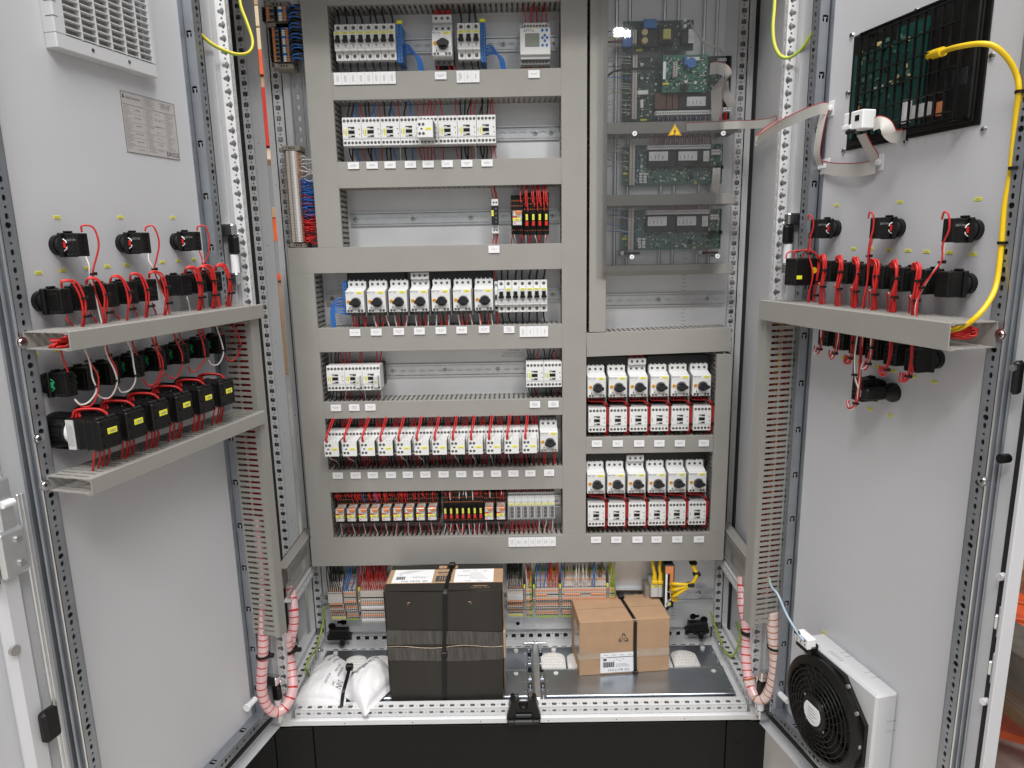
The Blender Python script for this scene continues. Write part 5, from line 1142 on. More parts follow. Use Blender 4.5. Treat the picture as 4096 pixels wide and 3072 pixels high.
# earth cables hanging from the top towards the doors
for dr, pts in (('L', ((('a'), 1430, -60), ('a', 1480, 40), ('a', 1560, 210), ('a', 1690, 345), ('a', 1850, 425), ('a', 1960, 438), ('a', 2020, 400), ('a', 2030, 320), ('a', 1985, 180), ('a', 1940, 60), ('a', 1920, -60))), ('R', (('e', 640, -60), ('e', 600, 60), ('e', 530, 220), ('e', 440, 370), ('e', 370, 440), ('e', 300, 468), ('e', 240, 440), ('e', 200, 350), ('e', 190, 220), ('e', 200, 80), ('e', 208, -60)))):
    n_ = len(pts); P = [atY(c, x, y, -58+i*9 if i < n_ else 0) for i, (c, x, y) in enumerate(pts)]; C_ = curve(P, 6)
    mb = MB(); mb.tube(C_, 3.1, WGY, 8, m2=[WGY])
    # yellow stripe: half of the jacket
    st = MB(); st.tube([p+Vector((1.3, -1.4, 1.0)) for p in C_], 2.3, WYE, 6)
    t = thing('earth_cable', f'green and yellow earth cable hanging in a loop at the {"left" if dr == "L" else "right"} door hinge side', 'earth cable', (0, 0, 0), 'hanging earth cables')
    part('jacket', mb, t); part('yellow_stripe', st, t)
# ------------------------------------------------------------------ bottom bundles, tower wires, board wires: far too many to count
def bunch(name, label, items):
    mb = MB()
    for pts, r, m in items: mb.tube(curve(pts, 4), r, m, 4)
    return solo(name, mb, label, 'wires', kind='stuff')
its = []
for nm, x, i, n in TERM:
    if nm.startswith('leftmost'): cols = [(WBLACK, 0), (WBLACK, 1), (WBLACK, 2)]
    elif nm.startswith('second'): cols = [(WBLUE, 0)] if i in (0, 1, 2, 4) else [(WBLACK, 2)]
    elif nm.startswith('group left'): cols = [(RED, 0), (DRED, 1), (RED if i % 4 else WWHITE, 2)]
    elif nm.startswith('group right'): cols = [(WBLACK, 0), (WBLACK, 1), (WBLACK, 2)]
    elif nm.startswith('three'): cols = [(WWHITE if i == 0 else RED, 0), (RED, 1)] if i < 2 else []
    elif nm.startswith('group above'): cols = {0: [(WBLUE, 0)], 2: [(WBLUE, 0), (WGY, 2)], 4: [(WBLUE, 0), (WGY, 2)], 6: [(RED, 0), (RED, 1)], 7: [(RED, 0), (RED, 1)], 8: [(DRED, 0), (RED, 2)], 9: [(WORANGE, 0)], 10: [(RED, 0), (WORANGE, 1)], 11: [(RED, 0)]}.get(i, [])
    elif nm.startswith('long'): cols = [(WBLUE, 0)] if i in (0, 15, 16) else [(WBROWN, 1)] if i in (1, 14, 19, 20) else [(WWHITE, 0)] if i in (6, 7, 8, 10, 11, 12) else [(WWHITE, 2)] if i in (2, 3, 4, 5, 9, 13, 17, 18, 21) else []
    else: cols = [(WGY, 0), (WYE, 2)]
    for m, lv in cols:
        zt_ = (417, 436, 450)[lv]+rw.uniform(-1, 1); yt = (254, 270, 284)[lv]; r = 1.6 if m in (WBLUE,) else 1.25
        gx = x+rw.uniform(-10, 10)
        if m is WBLUE and nm.startswith('second'): gx = x+14+i*2
        its.append(([(x, yt, zt_), (x+rw.uniform(-1, 1), yt-3, zt_+14), ((x+gx)/2, yt-4, zt_+38), (gx, 262, 515)], r, m))
bunch('terminal_wires', 'bunches of thin coloured wires rising from the bottom terminals into the lowest duct', its)
its = []
zt2 = atY('C', 450, 440, 258).z; za = atY('A', 440, 1250, 258).z
for i in range(120):
    z = zt2+(za-zt2)*i/120; f = i/120
    m = RED if f < .28 else (WBLUE if f < .72 else WWHITE)
    if f > .28 and f < .72 and rw.random() < .15: m = DRED
    if f > .72 and i % 4: continue
    y0 = 262+rw.uniform(-8, 8); its.append(([(XB-2, y0, z), (XB+9, y0-8+rw.uniform(-6, 6), z+rw.uniform(-4, 6)), (XB+20, y0, z+rw.uniform(-6, 6)), (-462, 268, z+rw.uniform(-8, 8))], 1.5, m))
for i in range(16):
    z = z1_+(z3_-z1_)*i/16; its.append(([(XD-3, 258, z), (XD+10, 246, z+6), (-464, 258, z+4+rw.uniform(-8, 8))], 2, WBLUE if i % 3 < 2 else WBLACK))
for i in range(14):
    z = z1_+(z3_-z1_)*rw.random(); its.append(([(XD-8, 275, z), (XD+14, 268, z+8), (-462, 270, z+rw.uniform(-10, 10))], 2.4, WBLACK))
bunch('tower_wires', 'red blue and white wires fanning from the terminal tower into the upper left duct', its)
its = []
for i in range(60):
    x = -478+rw.random()*270; m = (RED, RED, DRED, WBLUE)[rw.randrange(4) if i % 9 == 0 else rw.randrange(3)]
    its.append(([(x, 238, 676+rw.uniform(0, 24)), (x-2+rw.uniform(-3, 3), 234, 702), (x+rw.uniform(-10, 10), 256, 720)], 1.3, m))
for i in range(26):
    x = -192+rw.random()*165; its.append(([(x, 238, 680+rw.uniform(0, 18)), (x+rw.uniform(-3, 3), 236, 702), (x+rw.uniform(-6, 6), 256, 720)], 1.2, WWHITE if i % 3 == 0 else RED))
for i in range(24):
    x = -18+rw.random()*118; its.append(([(x, 250, 695), (x, 250, 705), (x+rw.uniform(-3, 3), 258, 720)], 1.1, DRED))
for i in range(12):
    x = -481+i*45.2
    for dx in (6, 14, 22): its.append(([(x+dx, 258, 878), (x+dx+2, 256, 892), (x+dx+4+rw.uniform(-3, 3), 262, 916)], 1.7, WBLACK)); its.append(([(x+dx, 260, 818), (x+dx+2, 262, 800), (x+dx+5+rw.uniform(-3, 3), 264, 770)], 1.7, WBLACK))
    for dx in (30, 33, 38, 41): its.append(([(x+dx, 256, 878), (x+dx+1, 252, 894), (x+dx+6+rw.uniform(-5, 5), 258, 916)], 1.25, RED))
    for dx in (2, 30, 35, 42): its.append(([(x+dx, 250, 822), (x+dx+2, 250, 806), (x+dx+rw.uniform(-8, 8), 258, 770)], 1.25, DRED if dx < 40 else RED))
bunch('row_wires', 'dense black and red wires above and below the timer row and the relay row', its)
its = []
pc = lambda x, y, Y=262: atY('pc', x, y, Y)
for y in (655, 705, 745, 795, 880, 940, 1020, 1055, 1080, 1140, 1235, 1300, 1355, 1400):
    a = pc(345, y); b = pc(20, y+random.Random(y).uniform(-30, 40)); its.append(([a, pc(220, y-8), pc(110, y-14), b], .9, WGY if y in (1140,) else WBROWN if y in (795,) else WBLUE if y == 940 else GREYW))
for y, m in ((305, WBLACK), (395, WYE), (440, DRED), (455, WBLACK), (490, GREYW), (510, GREYW)): its.append(([pc(320, y), pc(200, y-4), pc(110, y+8), pc(15, y+14)], 1.3, m))
its.append(([pc(30, 910), pc(120, 850), pc(300, 820), pc(520, 810), pc(760, 800)], 2.6, DGREY))
for i in range(30):
    x = 680+i*25; its.append(([pc(x, 1440, 262), pc(x+10, 1470, 256), pc(x+rw.uniform(-25, 25), 1520, 262)], .8, (DRED, WWHITE, WBLUE, GREYW, WBLUE)[i % 5]))
for x in (1525, 1540, 1590, 1610): its.append(([pc(x, 1395), pc(x, 1450), pc(x-10, 1520)], 2, RED))
for c, dy in (('B', 0), ('D', -985)):
    for i in range(26):
        x = 1205+i*19; its.append(([atY(c, x, 1160+dy, 262), atY(c, x+6, 1125+dy, 258), atY(c, x+rw.uniform(-15, 15), 1075+dy, 262)], .9, DRED))
    for y in (1165, 1180, 1230, 1240, 1300, 1355, 1345): its.append(([atY(c, 1035, y+dy, 262), atY(c, 960, y+dy-8+rw.uniform(-20, 10), 258), atY(c, 862, y+dy-rw.uniform(0, 40), 265)], 1.0, GREYW if c == 'B' else (WBLUE, WWHITE, WBLUE, WGY, WBLUE, WBLUE, GREYW)[int(y) % 7]))
a, b = pc(1125, 180, 255), pc(1590, 600, 262); its.append(([pc(1125, 180, 255), pc(1180, 290, 250), pc(1330, 480, 250), pc(1480, 540, 255), pc(1560, 620, 262)], 1.6, GREYW)); its.append(([pc(1135, 190, 255), pc(1195, 300, 250), pc(1340, 470, 250), pc(1500, 530, 255), pc(1590, 620, 262)], 1.6, GREYW))
bunch('board_wires', 'thin pale wires running from the circuit boards into the ducts', its)
if REST: solo('remaining_wires', REST['rest'], 'remaining thin red and white wires of the lowest rows', 'wires', kind='stuff')
# ribbon cables
def ribbon(label, pts, w_, wv=(0, 0, 1), red=True):
    C_ = curve([p for p in pts], 7); t = thing('ribbon_cable', label, 'ribbon cable', (0, 0, 0), 'grey ribbon cables')
    if isinstance(wv, list): W = [Vector(q) for q in wv]; W = [W[min(i//7, len(W)-1)].lerp(W[min(i//7+1, len(W)-1)], (i % 7)/7).normalized()*w_ for i in range(len(C_))]
    else: W = Vector(wv).normalized()*w_
    mb = MB().band(C_, W, 0, GREYW, 1.0); part('band', mb, t)
    if red:
        up = [p+((W[i] if isinstance(W, list) else W)*.5) for i, p in enumerate(C_)]; part('red_edge', MB().tube(up, .9, DRED, 5), t)
B_ = lambda x, y, Y: atY('B', x, y, Y)
ribbon('grey ribbon cable looping at the right edge of the main circuit board', [B_(1690, 555, 250), B_(1740, 548, 240), B_(1800, 560, 228), B_(1830, 600, 226), B_(1790, 650, 232), B_(1745, 720, 246), B_(1742, 830, 258), B_(1740, 975, 262)], 26, [(0, 0, 1), (0, 0, 1), (.3, 0, 1), (1, .3, .3), (1, .2, .4), (1, 0, .1), (1, 0, 0), (1, 0, 0)])
ribbon('short grey ribbon cable behind the looping one on the main board', [B_(1800, 660, 262), B_(1810, 740, 262), B_(1850, 820, 264), B_(1866, 860, 268)], 22, (1, 0, .3), False)
ribbon('grey ribbon cable hanging below the upper pale green board', [B_(1745, 1350, 268), B_(1740, 1420, 262), B_(1728, 1540, 268)], 20, (1, 0, 0), False)
P = [B_(1500, 1022, 219), B_(1750, 1012, 217), B_(1925, 1003, 214), B_(2060, 1000, 160), B_(2170, 985, 110), B_(2215, 965, 60)]
ribbon('long grey ribbon cable running from behind the warning sign out to the right door', P+[atY('e', 215, 1000, 10), atY('e', 120, 1070, -60), atY('e', 55, 1135, -120)], 18, (0, 0, 1))
# ================================================================== DOOR EQUIPMENT
def dM(dr, t, y, z): return dmat(dr) @ Matrix.Translation(Vector((t, y, z))*S)
def dwire(dr, pts, r, m, where, group, n=5): wire_door([dw(dr, *p) for p in pts], r, m, where, group, n)
NWD = [0]
def wire_door(P, r, m, where, group, n=5):
    if r < 2: r *= .86; P = [P[0]]+[p+Vector((rw.uniform(-2, 2), rw.uniform(-2, 2), rw.uniform(-1.5, 1.5))) for p in P[1:-1]]+[P[-1]]
    key = CN[m.name]+where; k = SEEN.get(key, 0); SEEN[key] = k+1
    solo('cable', MB().tube(curve(P, 5), r, m, n), f'{CN[m.name]} lead {where}' if k == 0 else f'{ORD[min(k, 12)]} {CN[m.name]} lead {where}', 'lead', group)
def tie(dr, t, y, z, r, label):
    mb = MB(); mb.cyl(0, 0, -1.5, r, 3, BLACK, 'z', 10); mb.box(r-1, r+4, -2, 2, -2, 3, BLACK, .8); solo('cable_tie', mb, label, 'cable tie', 'black ties on the door leads', M=dM(dr, t, y, z))
# pilot device: round collar on the sheet, square adapter, contact block towards the viewer. out = -1: clips on the side away from the hinge of the left door
def kit_pilot(sg, col, nblk=1, h=40, D=50):
    h *= .87
    mb = MB(); mb.cyl(0, 0, 0, 16, 9, BLACK, n=20); mb.cyl(0, -9, 0, 14, 8, DGREY, n=20, r2=13)
    k = [('collar', mb.mesh('collar'), (0, 0, 0), [])]
    mb = MB(); mb.box(-15, 15, -24, -16, -h/2-1, h/2+1, BLACK, 1.5); mb.box(-5, 7, -26, -18, h/2+1, h/2+4, BLACK, 1); k.append(('adapter', mb.mesh('adapter'), (0, 0, 0), []))
    mb = MB(); wb = 20+(nblk-1)*4
    mb.box(-wb/2, wb/2, -D, -24, -h/2, h/2, BLACK, 1.2); mb.box(-wb/2-.6, wb/2+.6, -D+6, -30, -h/2+6, h/2-6, BLACK, .8)
    for q in (-1, 1):
        for w_ in ((0,) if nblk == 1 else (-wb*.3, 0, wb*.3)): mb.cyl(w_, -D, q*h*.32, 3, .4, HOLE, n=10); mb.cyl(w_, -D, q*h*.12, 2.2, .4, HOLE, n=8)
    for q in range(3): mb.box(-wb/2-.9, -wb/2-.5, -D+3+q*7, -D+8+q*7, -h/2+2, -h/2+5, DGREY)
    k.append(('contact_block', mb.mesh('contact_block'), (0, 0, 0), []))
    s = MB(); x = sg*-(wb/2+1.2)
    s.box(x-1, x+1, -28, -22, -5, 5, col, .6) if col else None
    for q in (-1, 1): s.tube([(x, -24, q*9), (x, -29, q*6), (x, -30, q*3)] , .9, PAPER if col is RED else (col or DGREY), 5)
    if col: k.append(('colour_clip', s.mesh('colour_clip'), (0, 0, 0), []))
    if col is RED:
        tx = text('EATON', 5, GINK); rot = Matrix.Rotation(-math.pi/2 if sg > 0 else math.pi/2, 4, 'Z')
        tx.xf(Matrix.Translation((sg*-(wb/2+.9), -39, 7)) @ rot); k.append(('print', tx.mesh('print'), (0, 0, 0), []))
    return k
GRN = mat('green_clip', (.02, .33, .12), .4)
KP = {}
def pilot(dr, t, z, col, nblk, label, grp, h=40):
    sg = 1 if dr == 'L' else -1; key = (dr, col and col.name, nblk, h)
    if key not in KP: KP[key] = kit_pilot(sg, col, nblk, h)
    return spawn('switch_block', label, 'switch', KP[key], (0, 0, 0), grp, M=dM(dr, t, 24, z))
def ytag(dr, c, x, y, label):
    t, z = atD(dr, c, x, y, 24); solo('marker_tag', TAGM if 'TAGDONE' in MATS else TAGM, label, 'marker tag', 'yellow marker tags on the doors', M=dM(dr, t, 23.9, z))
zL, zR = 1229, 1220          # tops of the two horizontal ducts
# ---- left door, row of three with red clips
for i, (x, y) in enumerate(((463, 465), (985, 450), (1412, 435))):
    t, z = atD('L', 'b', x, y, 24); pilot('L', t, z, RED, 1, f'{("left", "middle", "right")[i]} of three single switch blocks with red clips, upper left door', 'switch blocks of the left door')
    w_ = f'of the {("left", "middle", "right")[i]} single block, left door'; g_ = 'leads of the three single left blocks'
    dwire('L', [(t-4, -30, z+19), (t-5, -32, z+27), (t+4, -42, z+26), (t+7, -46, z), (t+4, -38, z-30), (t+6, -30, z-48), (t+14+8*i, -24, z-75), (t+16+12*i, -28, zL+20), (t+17+12*i, -30, zL-12)], 1.7, RED, w_, g_)
    dwire('L', [(t+1, -26, z-18), (t+1, -28, z-32), (t+3, -29, z-46), (t+12+8*i, -22, z-75), (t+13+12*i, -26, zL+20), (t+14+12*i, -28, zL-12)], 1.6, WWHITE if i < 2 else RED, w_, g_)
    tie('L', t+5, -30, z-45, 4.2, f'black tie below the {("left", "middle", "right")[i]} single block, left door')
for i, (x, y) in enumerate(((457, 240), (968, 241), (1388, 242))): ytag('L', 'b', x, y, f'yellow tag above the {("left", "middle", "right")[i]} single switch block, left door')
for i, (x, y) in enumerate(((310, 687), (503, 668), (700, 650), (862, 635), (1018, 622), (1305, 600), (1432, 590), (1560, 580))): ytag('L', 'b', x, y, f'{ORD[i]} yellow tag from the left above the second switch row, left door')
# ---- left door, second row of eight
for i, (x, y) in enumerate(((325, 915), (522, 888), (716, 866), (880, 845), (1037, 826), (1322, 785), (1447, 770), (1577, 757))):
    t, z = atD('L', 'b', x, y, 24); nb_ = 3 if i > 4 else 2 if i == 4 else 1; pilot('L', t, z, None, nb_, f'{ORD[i]} from the left of eight switch blocks above the upper duct, left door', 'switch blocks of the left door', h=43)
    for q in range(2 if i < 5 else 4):
        o = q*2.6-3; dwire('L', [(t-6+o*.5, -28, z+21), (t-7+o, -34, z+30+q), (t+5+o, -42, z+27+q), (t+11+o, -45, z+2), (t+11+o, -42, z-26), (t+15+o*1.4, -30, zL-10)], 1.8, RED, f'looping over the {ORD[i]} second row block, left door', 'red leads of the second left door row')
    for zz in (z+4, z-24): tie('L', t+12, -46, zz, 5 if i < 5 else 7, f'{"upper" if zz > z else "lower"} black tie at the {ORD[i]} second row block, left door')
    dwire('L', [(t-2, -24, z-21), (t, -22, z-30), (t+10, -18, zL+6), (t+13, -16, zL-10)], 1.6, RED if i != 5 else WWHITE, f'under the {ORD[i]} second row block, left door', 'red leads of the second left door row')
# ---- left door, third row, under the upper duct
for i, (x, y) in enumerate(((365, 1575), (545, 1528), (725, 1488), (930, 1432), (1120, 1385), (1312, 1335), (1480, 1290), (1620, 1258))):
    t, z = atD('L', 'b', x, y, 24); pilot('L', t, z, GRN, 1, f'{ORD[i]} from the left of eight switch blocks with green clips below the upper duct', 'switch blocks of the left door', h=42)
    dwire('L', [(t-6, -30, z+20), (t-8, -28, z+34), (t-11, -26, 1206)], 1.7, RED, f'from the upper duct into the {ORD[i]} green clip block', 'leads of the third left door row')
    m = WWHITE if i in (0, 1, 2, 6) else RED
    dwire('L', [(t+12, -44, 1204), (t+12, -50, z+36), (t+17, -52, z+10), (t+18, -50, z-12), (t+10, -44, z-30), (t, -36, z-32), (t-4, -32, z-22)], 1.7, m, f'hanging loop at the {ORD[i]} green clip block', 'leads of the third left door row')
    if i in (0, 1, 3): dwire('L', [(t+14, -44, 1204), (t+14, -50, z+36), (t+20, -53, z+10), (t+21, -51, z-12), (t+12, -45, z-33), (t+2, -37, z-35), (t-3, -32, z-22)], 1.5, RED, f'hanging loop at the {ORD[i]} green clip block', 'leads of the third left door row')
    tie('L', t+13, -47, z+34, 3.4, f'upper black tie on the loop of the {ORD[i]} green clip block'); tie('L', t+17, -51, z-6, 3.2, f'lower black tie on the loop of the {ORD[i]} green clip block')
for i, (x, y) in enumerate(((283, 1347), (460, 1310))): ytag('L', 'b', x, y, f'yellow tag peeking out below the open end of the upper duct, number {i+1}' if i else 'yellow tag left of the open end of the upper duct')
# ---- left door, six rotary cam switches standing above the lower duct
def kit_cam():
    mb = MB(); mb.cyl(0, 0, 0, 29, 12, BLACK, n=24); mb.cyl(0, -12, 0, 29, 26, BLACK, n=24, r2=26)
    for i in range(12): a = i*math.pi/6; mb.box(28.2*math.cos(a)-1.2, 28.2*math.cos(a)+1.2, -36, -10, 28.2*math.sin(a)-1.2, 28.2*math.sin(a)+1.2, BLACK)
    k = [('collar', mb.mesh('collar'), (0, 0, 0), [])]
    mb = MB(); mb.cyl(0, -38, 0, 22, 6, PAPER, n=20); k.append(('dial_plate', mb.mesh('dial_plate'), (0, 0, 0), []))
    mb = MB(); mb.box(-21, 21, -52, -44, -24, 24, BLACK, 2); mb.box(-20, 20, -104, -52, -23, 23, BLACK, 2)
    for q in (-64, -78, -92): mb.box(-20.6, 20.6, q-.6, q+.6, -23.6, 23.6, DGREY)
    for a in (-15, 15):
        for b in (-17, 0, 17): mb.cyl(a, -104, b, 2.6, .5, HOLE, n=8)
    for b in (-10, 10): mb.box(-18, -3, -100, -94, 23 if b > 0 else -24, 27 if b > 0 else -23, DGREY, 1); mb.box(3, 18, -100, -94, 23 if b > 0 else -24, 27 if b > 0 else -23, DGREY, 1)
    k.append(('contact_block', mb.mesh('contact_block'), (0, 0, 0), []))
    mb = MB(); mb.box(-9, 9, -1, 0, -4.5, 4.5, YEL, .8); mb.box(-5, 5, -1.2, -1, -1.6, -.4, GINK); mb.box(-4, 6, -1.2, -1, .6, 1.8, GINK); k.append(('tag', mb.mesh('tag'), (3, -104, 4), []))
    return k
KC = kit_cam()
for i, (x, y) in enumerate(((455, 440), (682, 370), (895, 303), (1098, 240), (1288, 183), (1465, 130))):
    t, z = atD('L', 'c', x, y, 24); z = max(z, 1012+29)
    spawn('cam_switch', f'{ORD[i]} from the left of six large black rotary switches on the left door', 'switch', KC, (0, 0, 0), 'large rotary switches of the left door', M=dM('L', t, 24, z))
    if i == 0:
        mb = MB(); mb.box(t-22, t-20.4, -34, -20, z-23, z+23, LWHITE)
        for q in range(5): mb.box(t-22.3, t-22, -32+q*2.4, -31+q*2.4, z-18, z+14+q % 3*2, GINK)
        solo('rating_label', mb, 'pale label plate on the side of the leftmost large rotary switch', 'label', M=dmat('L'))
    for q in range(3):
        dwire('L', [(t-10+q*3, -22-q*4, z+24), (t-8+q*3, -30, z+36-q), (t+6+q*2, -56, z+35-q), (t+12, -66, z+26)], 2.2, RED, f'arching over the {ORD[i]} large rotary switch', 'red leads of the large rotary switches')
    for q in range(4): dwire('L', [(t-16+q*9, -62+q*4, z-25), (t-14+q*9, -58, z-34), (t-10+q*8+rw.uniform(-3, 3), -46, 1007)], 1.9, RED, f'from the {ORD[i]} large rotary switch into the lower duct', 'red leads of the large rotary switches')
# ---- right door: three single blocks
for i, (x, y) in enumerate(((700, 330), (1205, 325), (1820, 342))):
    t, z = atD('R', 'f', x, y, 24); pilot('R', t, z, RED, 1, f'{("left", "middle", "right")[i]} of three single switch blocks with red clips, right door', 'switch blocks of the right door')
    w_ = f'of the {("left", "middle", "right")[i]} single block, right door'; g_ = 'leads of the three single right blocks'; e = (12, 0, -14)[i]
    dwire('R', [(t+2, -40, z+16), (t+5, -42, z+25), (t+12, -39, z+20), (t+13.5, -37, z), (t+7, -38, z-22), (t+1, -33, z-46), (t+e, -30-18*(i == 2), z-85), (t+e, -34-18*(i == 2), zR+14), (t+e, -34-16*(i == 2), zR-10)], 1.7, RED, w_, g_)
    dwire('R', [(t-1, -26, z-18), (t-2, -28, z-34), (t-1, -30, z-46), (t+e-3, -28-18*(i == 2), z-85), (t+e-4, -30-20*(i == 2), zR+14), (t+e-4, -30-18*(i == 2), zR-10)], 1.7, WWHITE if i == 2 else RED, w_, g_)
    tie('R', t-1, -31, z-46, 4.4, f'black tie below the {("left", "middle", "right")[i]} single block, right door')
    if i == 2: tie('R', t+e, -49, z-84, 4.4, 'second black tie on the leads of the right single block, right door')
for i, (x, y) in enumerate(((707, 143), (1214, 116), (1845, 93))): ytag('R', 'f', x, y, f'yellow tag above the {("left", "middle", "right")[i]} single switch block, right door')
for i, (x, y) in enumerate(((843, 492), (980, 492), (1125, 502), (1280, 508), (1430, 516), (1612, 524), (1805, 537))): ytag('R', 'f', x, y, f'{ORD[i]} yellow tag from the left above the long switch row, right door')
# long row
for i, (x, y) in enumerate(((800, 668), (935, 682), (1075, 698), (1232, 716), (1390, 733), (1572, 752), (1768, 772))):
    t, z = atD('R', 'f', x, y, 24); pilot('R', t, z, None, 3 if i < 6 else 2, f'{ORD[i]} from the left of seven switch blocks over the right door duct', 'switch blocks of the right door', h=44)
    if i < 6:
        for q in range(5):
            o = q*2.5-5; dwire('R', [(t-4+o*.6, -32, z+19), (t+1+o, -36, z+29+q*.6), (t+15+(q % 2)*1.6, -42+o*.5, z+24), (t+16+(q % 2)*1.6, -42+o*.5, z), (t+14+(q % 2)*1.6, -42+o*.5, z-26), (t+9+o*.8, -36, zR-8)], 1.8, RED, f'looping over the {ORD[i]} long row block, right door', 'red leads of the long right door row')
        for zz in (z+3, z-27): tie('R', t+16, -42, zz, 5, f'{"upper" if zz > z else "lower"} black tie at the {ORD[i]} long row block, right door')
        for q in range(4): dwire('R', [(t-7+q*5, -34-q*3, z-21), (t-9+q*5, -30, z-32), (t-14+q*6, -24, zR-6)], 1.5, WWHITE if q == 2 else RED, f'under the {ORD[i]} long row block, right door', 'red leads of the long right door row')
# large block by the hinge
t, z = atD('R', 'f', 628, 668, 24); o = thing('emergency_block', 'large black contact block with a round yellow mark near the hinge, right door', 'switch', M=dM('R', t, 24, z))
mb = MB(); mb.cyl(0, 0, 0, 18, 20, BLACK, n=18); mb.box(-17, 17, -82, -20, -26, 25, BLACK, 2); mb.box(-17.6, 17.6, -82.5, -52, -26.5, 25.5, BLACK, 2)
for q in range(3): mb.cyl(-10+q*10, -82.5, 20, 2.4, .4, HOLE, n=8); mb.cyl(-10+q*10, -82.5, -21, 2.4, .4, HOLE, n=8)
part('contact_block', mb, o)
mb = MB(); mb.cyl(0, 0, 0, 6, 1, mat('yellow_disc', (.72, .55, .02), .4), 'x', 18); part('yellow_mark', mb, o, (17.8, -43, 2))
mb = MB(); mb.box(17.4, 18.8, -80, -69, -14, -7, YEL); part('tag', mb, o)
for q in range(3):
    dwire('R', [(t-8+q*3, -64+q*16, z+25), (t-6+q*3, -60+q*14, z+36), (t+6+q, -24, z+39), (t+19, -14+q*2, z+24), (t+19+q, -12, z-20), (t+14+q*2, -16, zR-6)], 1.8, RED, 'from the large hinge side block, right door', 'red leads of the large hinge side block')
for zz in (z+22, z-20, z-46): tie('R', t+19, -12, zz, 5, f'{("upper", "middle", "lower")[0 if zz > z else 1 if zz > z-40 else 2]} black tie beside the large hinge side block')
# row under the duct
for i, (x, y) in enumerate(((778, 1185), (905, 1215), (1040, 1250), (1180, 1288), (1335, 1330), (1512, 1378))):
    t, z = atD('R', 'f', x, y, 24); pilot('R', t, z, None, 3, f'{ORD[i]} from the left of six switch blocks under the right door duct', 'switch blocks of the right door', h=42)
    for q in range(3): dwire('R', [(t+16, -44+q*2, 1184), (t+17, -44+q*2, z+8), (t+17, -44+q*2, z-14), (t+10+q, -43, z-29-q), (t-1+q*2, -42, z-31), (t-6+q*5, -38, z-19)], 1.6, WWHITE if (q == 1 and i in (0, 1, 3)) else RED, f'hanging loop at the {ORD[i]} lower block, right door', 'leads of the lower right door row')
    tie('R', t+14, -43, z-22, 4.6, f'black tie on the loop of the {ORD[i]} lower block, right door')
    if i in (2, 3): tie('R', t+17, -43, z+6, 4.6, f'upper black tie on the loop of the {ORD[i]} lower block, right door')
for i, (x, y) in enumerate(((758, 1368), (890, 1402), (1027, 1438), (1165, 1475), (1322, 1520), (1490, 1563))): ytag('R', 'f', x, y, f'{ORD[i]} yellow tag from the left below the lower switch row, right door')
for i, (x, y) in enumerate(((975, 272), (1137, 328))): ytag('R', 'g', x, y, f'{("upper", "lower")[i]} of two yellow tags under the lone switch, right door')
t, z = atD('R', 'g', 1062, 104, 24); pilot('R', t, z, None, 3, 'lone switch block with red loop below the lower switch row, right door', 'switch blocks of the right door', h=46)
for q, m in enumerate((RED, WWHITE, RED)):
    dwire('R', [(t+15, -40+q*3, 1184), (t+16, -41+q*3, z+60), (t+17, -42+q*3, z+8), (t+14, -42+q*2, z-22), (t+4, -43, z-32-q), (t-6+q*2, -40, z-19)], 1.8, m, 'hanging loop at the lone block, right door', 'leads of the lone right door block')
tie('R', t+15, -41, z-20, 4.4, 'black tie under the lone block, right door')
t, z = atD('R', 'g', 1165, 140, 24); o = thing('buzzer', 'black trumpet shaped buzzer with printed square label, right door', 'buzzer', M=dM('R', t, 24, z))
mb = MB(); mb.cyl(0, 0, 0, 17, 6, BLACK, n=20); mb.cyl(0, -6, 0, 17, 16, BLACK, n=20, r2=8); mb.box(-9, 9, -62, -22, -10, 11, BLACK, 3); part('body', mb, o)
mb = MB(); mb.box(-9.8, -9.2, -60, -48, -6, 6, LWHITE)
for a in range(3): mb.box(-10.1, -9.8, -59+a*3.8, -56.6+a*3.8, -4.5, 4.5, DGREY)
part('print', mb, o)
for q, m in enumerate((WBROWN, WWHITE)): dwire('R', [(t-14+q*3, -50, 1186), (t-16+q*3, -52, z+70), (t-12+q*2, -50, z+30), (t-6+q*2, -46, z+11)], 1.5, m, 'dropping to the buzzer, right door', 'leads of the buzzer')
tie('R', t-12, -51, z+34, 4, 'black tie above the buzzer, right door')
# ---- vents: air outlet on the left door, fan on the right door
t0, t1, zb = -322, -118, 1643
o = thing('air_vent', 'white louvred air vent at the top of the left door', 'vent', M=dM('L', t0, 24, zb)); W = t1-t0; mb = MB()
mb.box(0, W, -22, 0, 0, 22, PAINT, 1.5); mb.box(0, 20, -22, 0, 22, W+20, PAINT, 1); mb.box(W-9, W, -22, 0, 22, W+20, PAINT, 1); part('frame', mb, o)
mb = MB(); mb.box(20, W-9, -6, -4, 22, W+20, FILTER); part('filter_mat', mb, o)
lm = MB(); lm.box(20, W-9, -22.5, -14, -.8, .8, PAINT); lme = lm.mesh('louvre')
for i in range(18): link('louvre', lme, o, (0, 0, 24+i*10.4))
vm = MB(); vm.box(-1.2, 1.2, -22.8, -14, 22, W+20, PAINT); vme = vm.mesh('upright')
for i in range(1, 6): link('upright', vme, o, (20+i*(W-29)/6, 0, 0))
for x in (66, 140): mb = MB(); mb.cyl(x, -22, 12, 3.2, .6, STEEL, n=12); mb.box(x-2, x+2, -22.9, -22.6, 11.6, 12.4, DGREY); part('screw', mb, o)
mb = MB()
for z in (45, 66): mb.box(-.4, 8, -22.3, -8, z-.4, z+.4, DGREY)
part('clip_gap', mb, o)
